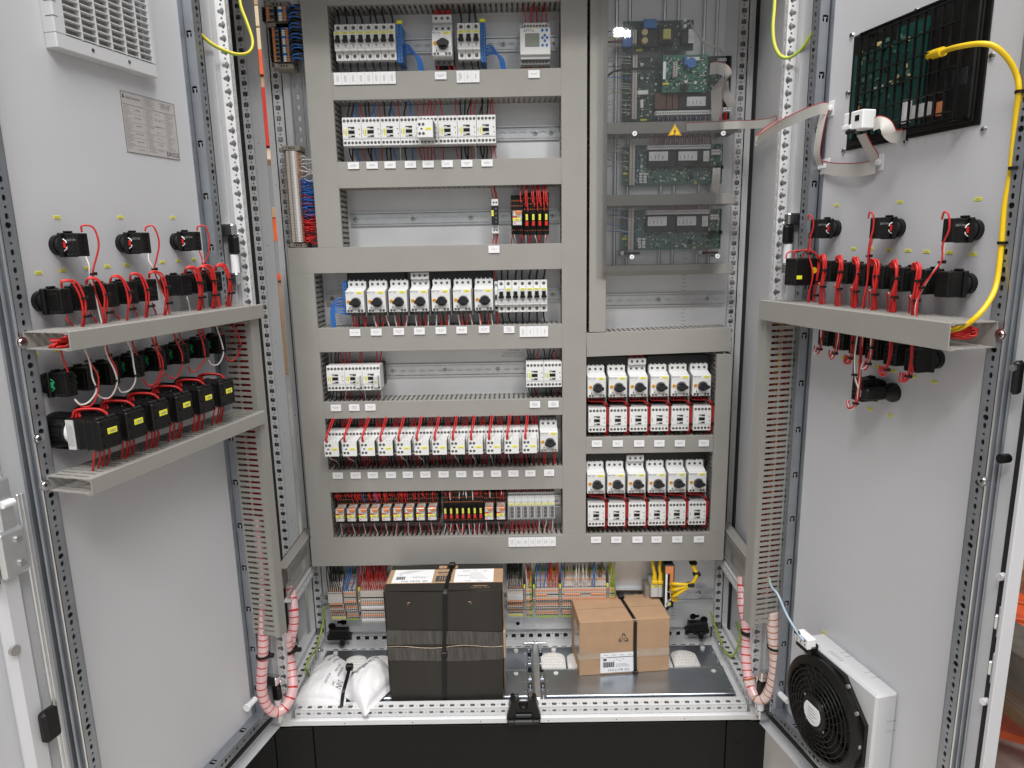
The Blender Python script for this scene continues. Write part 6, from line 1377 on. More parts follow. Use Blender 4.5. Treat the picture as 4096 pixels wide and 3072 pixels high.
# rating plate
o = thing('rating_plate', 'grey rating plate with small print, EAC and CE marks on the left door', 'rating plate', M=dM('L', -188, 23.8, 1510)); mb = MB(); mb.box(0, 128, -.8, 0, 0, 101, mat('plate_grey', (.50, .475, .47), .45)); part('plate', mb, o)
mb = MB()
for a in ((0, 128, 0, .7), (0, 128, 100.3, 101), (0, .7, 0, 101), (127.3, 128, 0, 101), (0, 128, 80, 80.4), (48, 48.4, 0, 101), (98, 98.4, 0, 80), (78, 78.4, 80, 101)): mb.box(a[0], a[1], -1.1, -.8, a[2], a[3], INK if a[1]-a[0] > 120 or a[3]-a[2] > 100 and a[0] in (0, 127.3) else GINK)
for z in (66, 52, 38, 26, 13): mb.box(0, 98, -1.05, -.8, z, z+.3, GINK)
rp = random.Random(3)
for x0 in (3, 52, 101):
    for i in range(26): mb.box(x0, x0+rp.uniform(7, 20), -1.05, -.8, 77-i*2.8-.5, 77-i*2.8+.4, GINK)
for i in range(6): mb.box(52, 52+rp.uniform(14, 24), -1.05, -.8, 97-i*2.6, 97.9-i*2.6, GINK)
for i, s_ in enumerate(('10400025', 'MC01 M RL', '20000019', 'N1 405 3320', '050 201 290', '09.01.2015')): mb.join(textat(s_, 3.4, INK, 34, -1.1, 73-i*13.2))
for i, s_ in enumerate(('400     V', '50     Hz', '3Ph+N+PE', '230     V', '50     A', '16.5 kW', 'N 27965')): mb.join(textat(s_, 3.2, INK, 82, -1.1, 74-i*10.6))
mb.join(textat('CONTROL UNIT\nLAYING HENS\nMC01 10 000', 4, INK, 103, -1.1, 91, lead=.95)); mb.join(textat('Big Dutchman', 5.6, INK, 27, -1.1, 92)); mb.prism([(3, 90), (8, 90), (6.5, 94), (6, 98), (4, 94)], -1.1, -.9, INK, 'y')
mb.join(textat('EAC', 11, INK, 105, -1.2, 7.5)); mb.join(textat('CE', 11, INK, 120, -1.2, 7.5)); part('print', mb, o)
# fan
t0, t1, zt = 120, 322, 537
W = t1-t0; o = thing('cooling_fan', 'black round guarded fan in a white square frame low on the right door', 'fan', M=dM('R', t0, 24, zt-W))
mb = MB(); mb.box(0, W, -46, 0, 0, W, PAINT, 4); part('frame', mb, o)
mb = MB()
for i, z in enumerate((W*.12, W*.2, W*.62, W*.72)): mb.box(W-.2, W+.25, -40+20, 0, z, z+1, GINK)
for x in (W*.35, W*.42, W*.68, W*.76): mb.box(x, x+1, -18, 0, W-.2, W+.25, GINK)
part('clip_gap', mb, o)
mb = MB(); mb.box(18, 62, -38, -26, W, W+.4, LWHITE)
mb.v = [(p[0]+40, p[1], p[2]) for p in mb.v]
for q in range(6): mb.box(62+q*6, 64+q*6, -37, -28, W+.4, W+.6, GINK)
part('label', mb, o)
cx, cz = 84, 90; Rf = 106; ax = Matrix.Translation((cx, 0, cz))
def ring(r0, y0, r1, y1, n=48, m=BLACK):
    mb = MB(); vs = []
    for i in range(n): a = 2*math.pi*i/n; vs += [(cx+r0*math.cos(a), y0, cz+r0*math.sin(a)), (cx+r1*math.cos(a), y1, cz+r1*math.sin(a))]
    mb.add(vs, [(2*i, 2*((i+1) % n), 2*((i+1) % n)+1, 2*i+1) for i in range(n)], m, True); return mb
mb = ring(Rf-2, -46, Rf, -64); mb.join(ring(Rf, -64, Rf-13, -70)); mb.join(ring(Rf-13, -70, Rf-16, -48)); mb.join(ring(Rf-16, -48, 30, -48, m=HOLE))
pts = [(cx+(Rf+8)*math.cos(a), cz+(Rf+8)*math.sin(a)) for a in [math.pi*(k/4+.125) for k in range(8)]]
mb.prism([(min(max(p[0], -8), W-6), min(max(p[1], -10), W-6)) for p in pts], -54, -46, BLACK, 'y'); part('housing', mb, o)
mb = MB()
for k in range(7):
    r = Rf-15-k*9.6; y = -69-k*1.4; mb.tube([(cx+r*math.cos(2*math.pi*i/40), y, cz+r*math.sin(2*math.pi*i/40)) for i in range(41)], 1.5, BLACK, 5)
for k in range(24):
    a = 2*math.pi*k/24; P_ = []
    for q in range(6): r = 30+q*(Rf-46)/5; aa = a+q*.11; P_.append((cx+r*math.cos(aa), -78+q*1.8, cz+r*math.sin(aa)))
    mb.tube(P_, 1.1, BLACK, 4)
part('guard', mb, o)
for k in range(7):
    a = 2*math.pi*k/7; b = MB(); vs = []
    for q in range(5):
        r = 30+q*12.5
        for d_, yy in ((0, -50), (.55, -60)): vs.append((cx+r*math.cos(a+d_-q*.04), yy, cz+r*math.sin(a+d_-q*.04)))
    b.add(vs, [(2*q, 2*q+1, 2*q+3, 2*q+2) for q in range(4)], BLACK, True); part('blade', b, o)
mb = MB(); mb.cyl(cx, -48, cz, 33, 30, BLACK, n=28); mb.cyl(cx, -78, cz, 32, 4, BLACK, n=28, r2=29); part('hub', mb, o)
mb = MB(); pts = [(cx+24*math.cos(a), cz+24*math.sin(a)) for a in [math.pi*(-.75+1.5*i/14)-math.pi/2 for i in range(15)]]; mb.prism(pts, -83, -82, PAPER, 'y')
for q in range(5): mb.box(cx-12, cx+6+q % 3*4, -83.3, -83, cz+8-q*6, cz+9.4-q*6, GINK)
part('hub_label', mb, o)
for k in range(4): a = math.pi*(k/2+.3); mb = MB(); mb.cyl(cx+36*math.cos(a), -74, cz+36*math.sin(a), 3, 4, STEEL, n=10); part('screw', mb, o)
for x, z in ((24, 172), (W-52, W-12), (W-14, 92), (W-26, 152), (6, 140)): mb = MB(); mb.cyl(x, -60, z, 4, 4, STEEL, n=12); part('screw', mb, o)
mb = MB(); mb.box(-2, 44, -66, -44, W-18, W+6, BLACK, 3); part('cable_bracket', mb, o)
mb = MB(); mb.box(4, 44, -72, -52, W-2, W+20, PAPER, 1.5)
for q in range(3): mb.cyl(11+q*12, -72, W+14, 2.6, .4, HOLE, n=8); mb.box(9+q*12, 13+q*12, -72.3, -72, W+2, W+8, GINK)
part('terminal', mb, o)
ex, ez = atD('R', 'h', 165, 145, -50); m3 = []
for x_, y_, o_ in ((165, 135, -40), (182, 205, -76), (235, 270, -80), (300, 420, -76), (385, 565, -72), (440, 640, -70)): q_ = atD('R', 'h', x_, y_, o_); m3.append((q_[0], o_, q_[1]))
for q, m in enumerate((WGY, PBLUE, PBLUE)): dwire('R', [(a+q*2.6-3, b-q, c+q*1.2) for a, b, c in m3], 2.4, m, 'from the slotted duct to the fan terminal', 'fan leads')
tie('R', m3[4][0], m3[4][1], m3[4][2], 5.5, 'black tie on the fan leads')
ytag('R', 'h', 607, 568, 'yellow tag above the fan frame')
# ---- screen housing on the right door
PCB3 = mat('teal_circuit_board', (.004, .052, .043), .4, noise=.3, nscale=150)
o = thing('screen_housing', 'black housing of a built in screen with grid guard and green board inside, right door', 'screen housing', M=dM('R', 81, 24, 1499)); W, H = 281, 197
mb = MB(); mb.box(0, W, -3, 0, 0, H, BLACK, 1); mb.box(10, W-8, -8, -3, 6, H-4, BLACK, 1); mb.box(W-52, W-10, -13, -3, 10, H-8, BLACK, 2); mb.box(W-46, W-20, -13.6, -12, 60, 84, DGREY, .5); part('housing', mb, o)
mb = MB(); mb.box(16, 178, -10.5, -8, 18, 160, PCB3); mb.box(112, 178, -10.6, -8, 60, 178, PCB3)
rp = random.Random(8)
for i in range(90): x, z = rp.uniform(18, 164), rp.uniform(26, 166); mb.box(x, x+rp.choice((2, 4, 8)), -13, -10.5, z, z+rp.choice((2, 3, 6)), rp.choice((BLACK, DGREY, PCB2, GOLD, PCB2)))
mb.join(textat('M', 9, PAPER, 76, -13.4, 92)); mb.join(textat('B', 9, PAPER, 93, -13.4, 92)); mb.box(30, 38, -15, -10.5, 60, 72, ORANGE); part('circuit_board', mb, o)
mb = MB(); mb.box(140, 158, -13, -10, 24, 60, PAPER); mb.box(160, 196, -14, -8, 26, 48, LWHITE); mb.box(206, 222, -14, -8, 24, 44, ORANGE); part('connectors', mb, o)
gx0 = atD('R', 'e', 872, 600, -12)[0]-81; gx1 = atD('R', 'e', 1668, 600, -12)[0]-81
gm = MB(); gm.box(-1, 1, -36, -32, 12, H-14, BLACK); gv = gm.mesh('guard_bar')
gm = MB(); gm.box(gx0, gx1, -36.5, -32.5, -1, 1, BLACK); gh = gm.mesh('guard_bar')
for i in range(13): link('guard_bar', gv, o, (gx0+2+i*(gx1-gx0-4)/12, 0, 0))
for i in range(6): link('guard_bar', gh, o, (0, 0, 22+i*31))
mb = MB(); mb.box(gx0-2, gx0+1, -37, -32, 10, H-12, BLACK, 1); mb.box(gx1-3, gx1+1, -37, -28, 10, H-6, BLACK, 1); mb.box(gx0-2, gx1+1, -37, -32, 9, 13, BLACK, 1); mb.box(gx0-2, gx1+1, -37, -32, H-16, H-12, BLACK, 1)
for xx in (gx0, gx1-1):
    for zz in (12, H-14): mb.box(xx-2, xx+2, -33, -7, zz-2, zz+2, BLACK); part('guard_frame', mb, o)
for c, x, y in (('e', 830, 285), ('e', 1350, 90), ('e', 1957, 450), ('e', 1890, 1043), ('e', 1262, 1140), ('e', 765, 1215), ('e', 797, 752)):
    t, z = atD('R', c, x, y, 24); mb = MB(); mb.cyl(t, 24, z, 5.4, 3, STEEL, n=12, r2=4.2); mb.cyl(t, 21, z, 2, .3, DGREY, n=6); link('screw', mb.mesh('screw'), doorR)
# white connector box with tie and its ribbons
a_ = atD('R', 'e', 850, 1070, -20); b_ = atD('R', 'e', 1010, 900, -20)
o = thing('connector_box', 'white ribbon connector box strapped to the guard of the screen housing', 'connector', M=dM('R', a_[0], -18, a_[1])); w_, h_ = 46, b_[1]-a_[1]+4
mb = MB(); mb.box(0, w_, -26, 0, 0, h_, PAPER, 1.5); mb.box(-1, 20, -28, -8, h_*.1, h_*.35, PAPER, 1); part('body', mb, o)
mb = MB(); mb.box(28, 38, -26.6, -26, h_*.45, h_*.75, HOLE); part('slot', mb, o)
mb = MB(); mb.box(14, 18, -27.4, 1, -1.2, h_+1.2, BLACK, .6); mb.box(8, 32, -29, -24, -5, 2, BLACK, 2); part('strap', mb, o)
def D_(c, x, y, off): t, z = atD('R', c, x, y, off); return dw('R', t, off, z)
VZ, VX = (0, 0, 1), (-.3, 1, 0)
ribbon('grey ribbon cable from the white connector box into the screen housing', [D_('e', 1005, 1000, -52), D_('e', 1050, 985, -50), D_('e', 1100, 1010, -46), D_('e', 1130, 1070, -40), D_('e', 1190, 1100, -24), D_('e', 1260, 1070, 4)], 20, [(0, 0, 1), (0, .2, 1), (.6, 0, .6), (.8, -.3, .3), (.2, -.2, 1), (0, 0, 1)])
ribbon('grey ribbon cable hanging from the white connector box to the lower clip', [D_('e', 905, 1080, -30), D_('e', 950, 1170, -14), D_('e', 1000, 1250, 0), D_('e', 1010, 1300, 12)], 20, [(.3, -.9, 0), (.3, -.9, 0), (.25, -.9, .2), (.2, -.8, .5)])
ribbon('grey ribbon cable running level between the two lower clips, right door', [D_('e', 1020, 1340, 16), D_('e', 920, 1362, 10), D_('e', 800, 1368, 8), D_('e', 690, 1364, 12), D_('e', 590, 1345, 18)], 23, VZ)
ribbon('grey ribbon cable rising from the lower clip to the upper clip, right door', [D_('e', 570, 1335, 16), D_('e', 545, 1240, 6), D_('e', 562, 1100, 4), D_('e', 585, 980, 8), D_('e', 610, 890, 14)], 20, [(.24, -.97, 0)]*5)
ribbon('grey ribbon cable twisting from the upper clip towards the cabinet', [D_('e', 640, 872, 16), D_('e', 560, 878, -6), D_('e', 400, 940, -60), D_('e', 230, 1020, -110), D_('e', 60, 1128, -150)], 21, [(0, 0, 1), (.1, 0, 1), (.1, -.2, 1), (.1, -.5, .8), (.1, -.6, .7)])
for c, x, y, s_ in (('e', 648, 880, 'upper'), ('e', 615, 1340, 'lower left'), ('e', 1040, 1310, 'lower right')):
    t, z = atD('R', c, x, y, 24); mb = MB(); mb.box(-14, 14, -2, 0, -14, 14, PAPER, .8); mb.box(-13, 13, -9, -2, -5, 5, PAPER, 2); solo('cable_clip', mb, f'white square adhesive clip of the ribbon cable, {s_} one', 'cable clip', 'white adhesive clips', M=dM('R', t, 24, z))
# yellow network cable
ys = [('e', 1470, 440, -4), ('e', 1580, 405, -26), ('e', 1690, 375, -48), ('e', 1850, 352, -50), ('e', 1970, 372, -40), ('e', 2080, 470, -22), ('e', 2150, 600, -8), ('e', 2170, 720, -4), ('e', 2150, 900, 0), ('e', 2120, 1200, 2), ('e', 2100, 1400, 2), ('f', 2055, 150, 0), ('f', 2030, 450, -2), ('f', 1995, 750, -8), ('f', 1940, 900, -24), ('f', 1830, 1040, -44), ('f', 1700, 1130, -52), ('f', 1560, 1160, -50)]
solo('network_cable', MB().tube(curve([D_(*q) for q in ys], 6), 3.7, CYEL, 10), 'thick yellow network cable arching from the screen housing down to the right door duct', 'network cable')
mb = MB(); P_ = [D_('e', 1455, 445, -3), D_('e', 1560, 415, -22)]; mb.tube(curve(P_, 3), 7, CYEL, 8); solo('cable_boot', mb, 'yellow plug boot inside the screen housing guard', 'cable boot', 'yellow plug boots')
for c, x, y, s_ in (('e', 2178, 738, 'top'), ('e', 2125, 1352, 'middle'), ('f', 2035, 445, 'bottom')):
    p = D_(c, x, y, -2); mb = MB(); mb.cyl(p.x, p.y, p.z-2, 6, 4, BLACK, 'z', 12); mb.box(p.x, p.x+16, p.y-3, p.y+3, p.z-2, p.z+2, BLACK, 1); solo('cable_tie', mb, f'{s_} black tie on the yellow cable at the right door edge', 'cable tie', 'black ties on the yellow cables')
# ================================================================== WIRES INSIDE THE DOOR DUCTS, SPIRAL TUBES, CARTONS, BAGS, BACKGROUND
def bunchD(dr, label, t0, t1, z0, z1, y0, y1, cols, n, seed):
    rnd = random.Random(seed); mb = MB()
    for i in range(n):
        a, b = rnd.uniform(t0, t1), rnd.uniform(y0, y1); P = []
        for q in range(9): P.append(dw(dr, a+rnd.uniform(-3, 3), b+rnd.uniform(-3, 3), z0+(z1-z0)*q/8))
        mb.tube(P, 1.7, rnd.choice(cols), 4)
    solo('duct_wires', mb, label, 'wires', kind='stuff')
bunchD('L', 'red wires packed inside the upright duct of the left door', -12, 5, 760, 1225, -52, -10, (RED, DRED, RED, RED), 40, 1)
bunchD('R', 'red and grey wires packed inside the upright duct of the right door', -30, -8, 560, 1205, -56, -12, (RED, DRED, RED, RED, DRED, GREYW, CYEL, DGREY, RED), 60, 2)
mb = MB(); rnd = random.Random(5)
for i in range(9):
    P = [dw('L', -445+q*16+rnd.uniform(-3, 3), -26-rnd.uniform(6, 40), 1213+rnd.uniform(-8, 8)) for q in range(7)]; mb.tube(curve([dw('L', -300, -40, 1214)]+P[::-1][2:]+[dw('L', -418+rnd.uniform(0, 20), -60, 1214+rnd.uniform(-8, 8))], 4), 1.8, RED, 5)
solo('duct_wires', mb, 'red wire loops showing in the open end of the upper left door duct', 'wires', kind='stuff')
mb = MB()
for i in range(7):
    P = [(380, -40+i*3, 1200), (415+i*3, -50+i*5, 1196+i*2), (436+(i % 3)*3, -30, 1200+i*2-4), (425, -20, 1210), (390, -22, 1205)]; mb.tube(curve([dw('R', *p) for p in P], 5), 1.8, RED, 5)
solo('duct_wires', mb, 'red wire loops showing in the open end of the right door duct', 'wires', kind='stuff')
def spiral(label, P, r, cols, gap, seg=7):
    C_ = curve(P, seg)
    # resample to even steps of 2.6 mm so that every fifth ring is an open gap
    out = [C_[0]]; acc = 0
    for a, b in zip(C_, C_[1:]):
        d = (b-a).length; n = max(1, int(d/2.4))
        for q in range(1, n+1): out.append(a.lerp(b, q/n))
    m2 = [gap if i % 6 == 5 else cols for i in range(len(out))]
    return solo('spiral_tube', MB().tube(out, r, cols, 12, m2=m2), label, 'cable sleeve', 'pink spiral sleeves')
H_ = lambda x, y, Y: atY('H', x, y, Y)
spiral('pink spiral sleeve looping from the left door duct into the cabinet', [dw('L', -3.5, -33, 770), dw('L', -3.5, -33, 640), H_(110, 520, -69), H_(107, 600, -69), H_(105, 760, -69), H_(95, 900, -68), H_(95, 1030, -66), H_(125, 1140, -60), H_(190, 1205, -50), H_(265, 1185, -38), H_(322, 1100, -22), H_(345, 1000, -5), H_(335, 880, 15), H_(318, 740, 35), H_(330, 620, 50), H_(352, 500, 62), H_(350, 380, 75), H_(335, 280, 90), H_(325, 200, 105)], 12.2, PINK, RED)
spiral('thinner pink spiral sleeve behind the left loop', [H_(305, 590, 30), H_(308, 700, 28), H_(312, 850, 20), H_(325, 960, 10)], 11, PINK, RED)
I_ = lambda x, y, Y: atY('I', x, y, Y); h_ = lambda x, y, Y: atY('h', x, y, Y)
spiral('pale pink spiral sleeve with yellow wires looping from the right door duct', [h_(186, 400, -60), h_(192, 520, -60), h_(200, 640, -60), h_(212, 780, -60), h_(205, 900, -58), h_(180, 1010, -52), h_(130, 1085, -44), h_(70, 1095, -36), h_(25, 1030, -24), h_(-5, 930, -12)], 13.5, PALEP, mat('yellow_red_gap', (.45, .12, .02), .5))
spiral('pink spiral sleeve climbing from the right loop behind the door duct', [I_(2050, 1080, -38), I_(2010, 980, -18), I_(1985, 850, 5), I_(1978, 700, 25), I_(1985, 580, 40), I_(1975, 480, 55), I_(1952, 350, 75), I_(1950, 230, 95), I_(1945, 120, 110)], 12, PINK, RED)
spiral('bluish pale spiral sleeve beside the pink one on the right', [I_(2060, 1090, -34), I_(2018, 930, -5), I_(2000, 760, 20), I_(1998, 620, 38), I_(1990, 540, 48)], 9, PALEP, WBLUE)
for P_, s_, r in ((H_(106, 752, -69), 'left loop at the left door', 16), (H_(322, 705, 32), 'left loop at the cabinet frame', 19), (I_(2000, 565, 38), 'right loop at the cabinet frame', 19), (h_(205, 685, -60), 'right loop at the right door', 16)):
    mb = MB(); mb.cyl(P_.x, P_.y, P_.z-3, r, 5, BLACK, 'z', 16); mb.box(P_.x+r-2, P_.x+r+9, P_.y-5, P_.y+4, P_.z-5, P_.z+4, BLACK, 1.5); solo('cable_tie', mb, f'black tie around the {s_}', 'cable tie', 'black ties of the spiral sleeves')
# ---- big black carton
ZF = 226.5
bx0, bx1, by0, by1, bz0, bz1 = -323, -36, 40, 176, ZF, 527
o = thing('carton', 'large black printed cardboard carton strapped with a black tie on the cabinet floor', 'carton', (bx0, by0, bz0)); W, D, H = bx1-bx0, by1-by0, bz1-bz0
mb = MB(); nx, nz = 10, 10
def fw(u, v): return -2.5*math.sin(math.pi*u)*math.sin(math.pi*v)+1.2*math.sin(9*u+4*v)
vs = [(W*i/nx+(3-6*i/nx)*(1-j/nz)*1.2, fw(i/nx, j/nz), H*j/nz) for j in range(nz+1) for i in range(nx+1)]
mb.add(vs, [(j*(nx+1)+i, j*(nx+1)+i+1, (j+1)*(nx+1)+i+1, (j+1)*(nx+1)+i) for j in range(nz) for i in range(nx)], DCARD, True); part('front_panel', mb, o)
mb = MB(); mb.quad((3.6, 0, 0), (0, 0, H), (0, D, H), (3.6, D, 0), DCARD); mb.quad((W-3.6, 0, 0), (W-3.6, D, 0), (W, D, H), (W, 0, H), DCARD); mb.quad((3.6, D, 0), (W-3.6, D, 0), (W, D, H), (0, D, H), DCARD); mb.quad((3, 0, .3), (W-3, 0, .3), (W-3, D, .3), (3, D, .3), CARD); part('side_panels', mb, o)
mb = MB(); mb.box(W-.6, W+.5, 36, 112, 2, H-2, CARD); part('brown_side_print', mb, o)
mb = MB(); mb.box(0, W, 0, 38, H-1.5, H, DCARD, .4); mb.box(0, W, 112, D, H-1.5, H, DCARD, .4); part('top_panel', mb, o)
mb = MB(); mb.box(0, W, 38, 112, H-1.4, H+.1, CARD); part('brown_top_band', mb, o)
mb = MB(); mb.box(2, 2.7, -1.5, .5, 8, H-4, CARD); mb.box(W-1.6, W-.6, -1.5, .5, 0, H, CARD)
for q in range(9): mb.box(rnd.uniform(0, W-40)+0, rnd.uniform(0, W-40)+25, -.8, .4, H-.5, H+.3, WOOD); mb.box(0, W, 37.2, 38, H, H+.5, mat('red_print', (.5, .03, .05), .6)); part('worn_edge', mb, o)
def flat(body, size, x, y, z, m=INK, rz=math.pi):   # print lying on a level face, read from behind
    return text(body, size, m).xf(Matrix.Translation((x, y, z)) @ Matrix.Rotation(rz, 4, 'Z') @ Matrix.Rotation(-math.pi/2, 4, 'X'))
mb = MB(); mb.box(12, 112, 42, 111, H, H+.5, PAPER); mb.join(flat('SK 3240.700', 13, 68, 50, H+.7)); mb.join(flat('SK-Filterluefter\n230V 50/60Hz IP54', 5, 78, 69, H+.7))
for q in range(12): mb.box(20+q*1.9, 20.9+q*1.9+.5*(q % 3), 58, 74, H+.5, H+.7, INK)
for q in range(5): mb.box(20+q*6, 50+q*9, 90+q*3.5, 91.2+q*3.5, H+.5, H+.7, GINK)
mb.join(flat('CE', 7, 30, 84, H+.7)); part('address_label', mb, o)
mb = MB(); mb.box(166, 264, 42, 111, H, H+.5, PAPER); mb.join(flat('04322/1         04322/1', 5, 215, 48, H+.7)); mb.join(flat('PF          0       23947', 7, 215, 100, H+.7)); mb.join(flat('128360818', 7, 190, 76, H+.7))
for q in range(6): mb.box(205, 250-q*4, 58+q*6, 59+q*6, H+.5, H+.7, GINK)
part('address_label', mb, o)
mb = MB(); mb.box(120, 158, 47, 76, H+.1, H+.6, INK)
for q in range(3): mb.box(130+q*6, 131.4+q*6, 52, 72, H+.6, H+.8, CARD)
mb.join(flat('RITTAL', 9.5, 139, 84, H+.6)); mb.box(122, 156, 92, 97, H+.1, H+.6, INK); part('logo_print', mb, o)
mb = MB()
for x, s_ in ((132, 'Y'), (160, 'W')): mb.box(x-10, x+10, 117, 131, H, H+.5, CARD); mb.join(flat(s_, 10, x, 124, H+.7))
part('symbol_print', mb, o)
mb = MB(); mb.join(flat('Rittal - The System.', 6, 232, 14, H+.3, m=CARD)); mb.box(215, 250, 22, 24, H, H+.3, CARD)
for x, sg in ((58, 1), (210, -1)): mb.box(x, x+sg*6, -3.4, -2.2, H-29, H-27.6, CARD); mb.box(x, x+1.2, -3.4, -2.2, H-34, H-28, CARD)
part('corner_print', mb, o)
mb = MB(); vs = []; n = 24
for i in range(n+1): u = i/n; f = fw(u, .58)-1.3; vs += [(W*u+(3-6*u)*.5, f, H*.525+4*math.sin(5*u)), (W*u+(3-6*u)*.5, fw(u, .5)-1.3, H*.645+5*math.sin(3*u+1))]
mb.add(vs, [(2*i, 2*i+2, 2*i+3, 2*i+1) for i in range(n)], DTAPE, True)
vs = []
for i in range(n+1): u = i/n; vs += [(W*u+(3-6*u)*.7, fw(u, .4)-1.4, H*.385+2*math.sin(7*u)), (W*u+(3-6*u)*.5, fw(u, .5)-1.4, H*.505+1.5*math.sin(5*u))]
mb.add(vs, [(2*i, 2*i+2, 2*i+3, 2*i+1) for i in range(n)], DTAPE, True)
mb.tube([(W*i/12, fw(i/12, .5)-1.8, H*(.512+.008*math.sin(i))) for i in range(13)], .9, TAPE, 5); mb.box(W-2, W+6, -2, 40, H*.39, H*.64, TAPE, 3); part('packing_tape', mb, o)
mb = MB(); x = 150; mb.band([(x+2, D-2, H+6), (x+6, D-14, H+1.4), (x+2, 70, H+1.3), (x, 2, H+1.2), (x-1, -3.4, H-6), (x-4, -6.5, H*.7), (x-8, -7, H*.5), (x-10, -6.6, H*.3), (x-13, -4, 2)], (9, 0, 0), 0, BLACK, 1.8); mb.box(x-2, x+14, D-20, D-6, H+1, H+12, BLACK, 2); mb.box(x-15, x-1, -10, -4, H*.42, H*.47, BLACK, 1.5)
solo('strap', mb, 'long black cable tie strap around the large black carton', 'strap', 'black straps round the cartons', (bx0, by0, bz0))
# ---- small brown carton, slightly turned
p0 = Vector((159, 136.5, ZF)); ang = math.atan2(18.5, 237.4); M = Matrix.Translation(p0*S) @ Matrix.Rotation(ang, 4, 'Z'); W, D, H = 238.5, 128, 153.5
o = thing('carton', 'small plain brown cardboard carton with recycling mark and white label', 'carton', M=M)
mb = MB(); mb.box(0, W, 0, D, 0, H, CARD, 1); mb.box(W*.0, W, D*.5-.4, D*.5+.4, H-.2, H+.4, WOOD); mb.box(0, 2.5, -.6, .8, 0, H, CARD, .5); part('box', mb, o)
mb = MB(); mb.box(-.6, W+.5, -.9, -.2, H*.30, H*.44, TAPE); mb.box(-1, -.2, -.5, D*.6, H*.28, H*.8, TAPE); part('packing_tape', mb, o)
mb = MB(); mb.box(55, 148, -1.6, -.8, 5, 62, PAPER, .2); mb.join(textat('VX 8617.500', 11, INK, 104, -1.8, 13, rot=math.pi))
for q in range(15): mb.box(62+q*2, 63+q*2+.5*(q % 3), -1.85, -1.6, 21, 36, INK)
mb.box(57, 146, -1.85, -1.6, 48.6, 50.2, INK); mb.box(62, 72, -1.9, -1.6, 39.5, 53, PAPER); mb.box(62.5, 71.5, -1.95, -1.8, 40, 46.5, INK); mb.join(textat('RITTAL', 2.6, INK, 67, -2, 49.4, rot=math.pi))
for q in range(3): mb.box(96, 134-q*5, -1.85, -1.6, 22+q*3.4, 23+q*3.4, GINK)
for q in range(4): mb.box(64+q*22, 74+q*21, -1.85, -1.6, 55, 56.5, GINK); mb.box(90+q*8, 93+q*8, -1.85, -1.6, 38+q % 2*4, 40+q % 2*4, GINK)
part('address_label', mb, o)
mb = MB(); mb.join(textat('20', 10, INK, 116, -.9, H*.66)); cx, cz = 116, H*.665
for k in range(3):
    a = math.pi/2+k*2*math.pi/3; c0 = Vector((cx+15*math.cos(a), 0, cz+15*math.sin(a)))
    e0 = Vector((cx+15*math.cos(a+2.094), 0, cz+15*math.sin(a+2.094))); e1 = Vector((cx+15*math.cos(a-2.094), 0, cz+15*math.sin(a-2.094)))
    P_ = [c0.lerp(e0, .38), c0.lerp(e0, .12), c0.lerp(Vector((cx, 0, cz)), .10), c0.lerp(e1, .12), c0.lerp(e1, .42)]
    mb.band([(p.x, -.9, p.z) for p in curve(P_, 3)], (0, .8, 0), 0, INK, 2.4)
part('recycling_mark', mb, o)
mb = MB(); x = 141; mb.band([(x-10, D+6, H+6), (x-8, D-4, H+1.5), (x-2, D*.5, H+1.3), (x+3, 4, H+1.4), (x+5, -2.4, H-5), (x+5, -3.4, H*.5), (x+7, -3.6, 3)], (8.6, 0, 0), 0, BLACK, 1.8); mb.box(x-14, x+2, D-22, D-8, H+1, H+10, BLACK, 1.5); mb.box(x+1, x+14, -8, -1, 0, 8, BLACK, 1.5)
o2 = solo('strap', mb, 'black cable tie strap around the small brown carton', 'strap', 'black straps round the cartons', M=M)
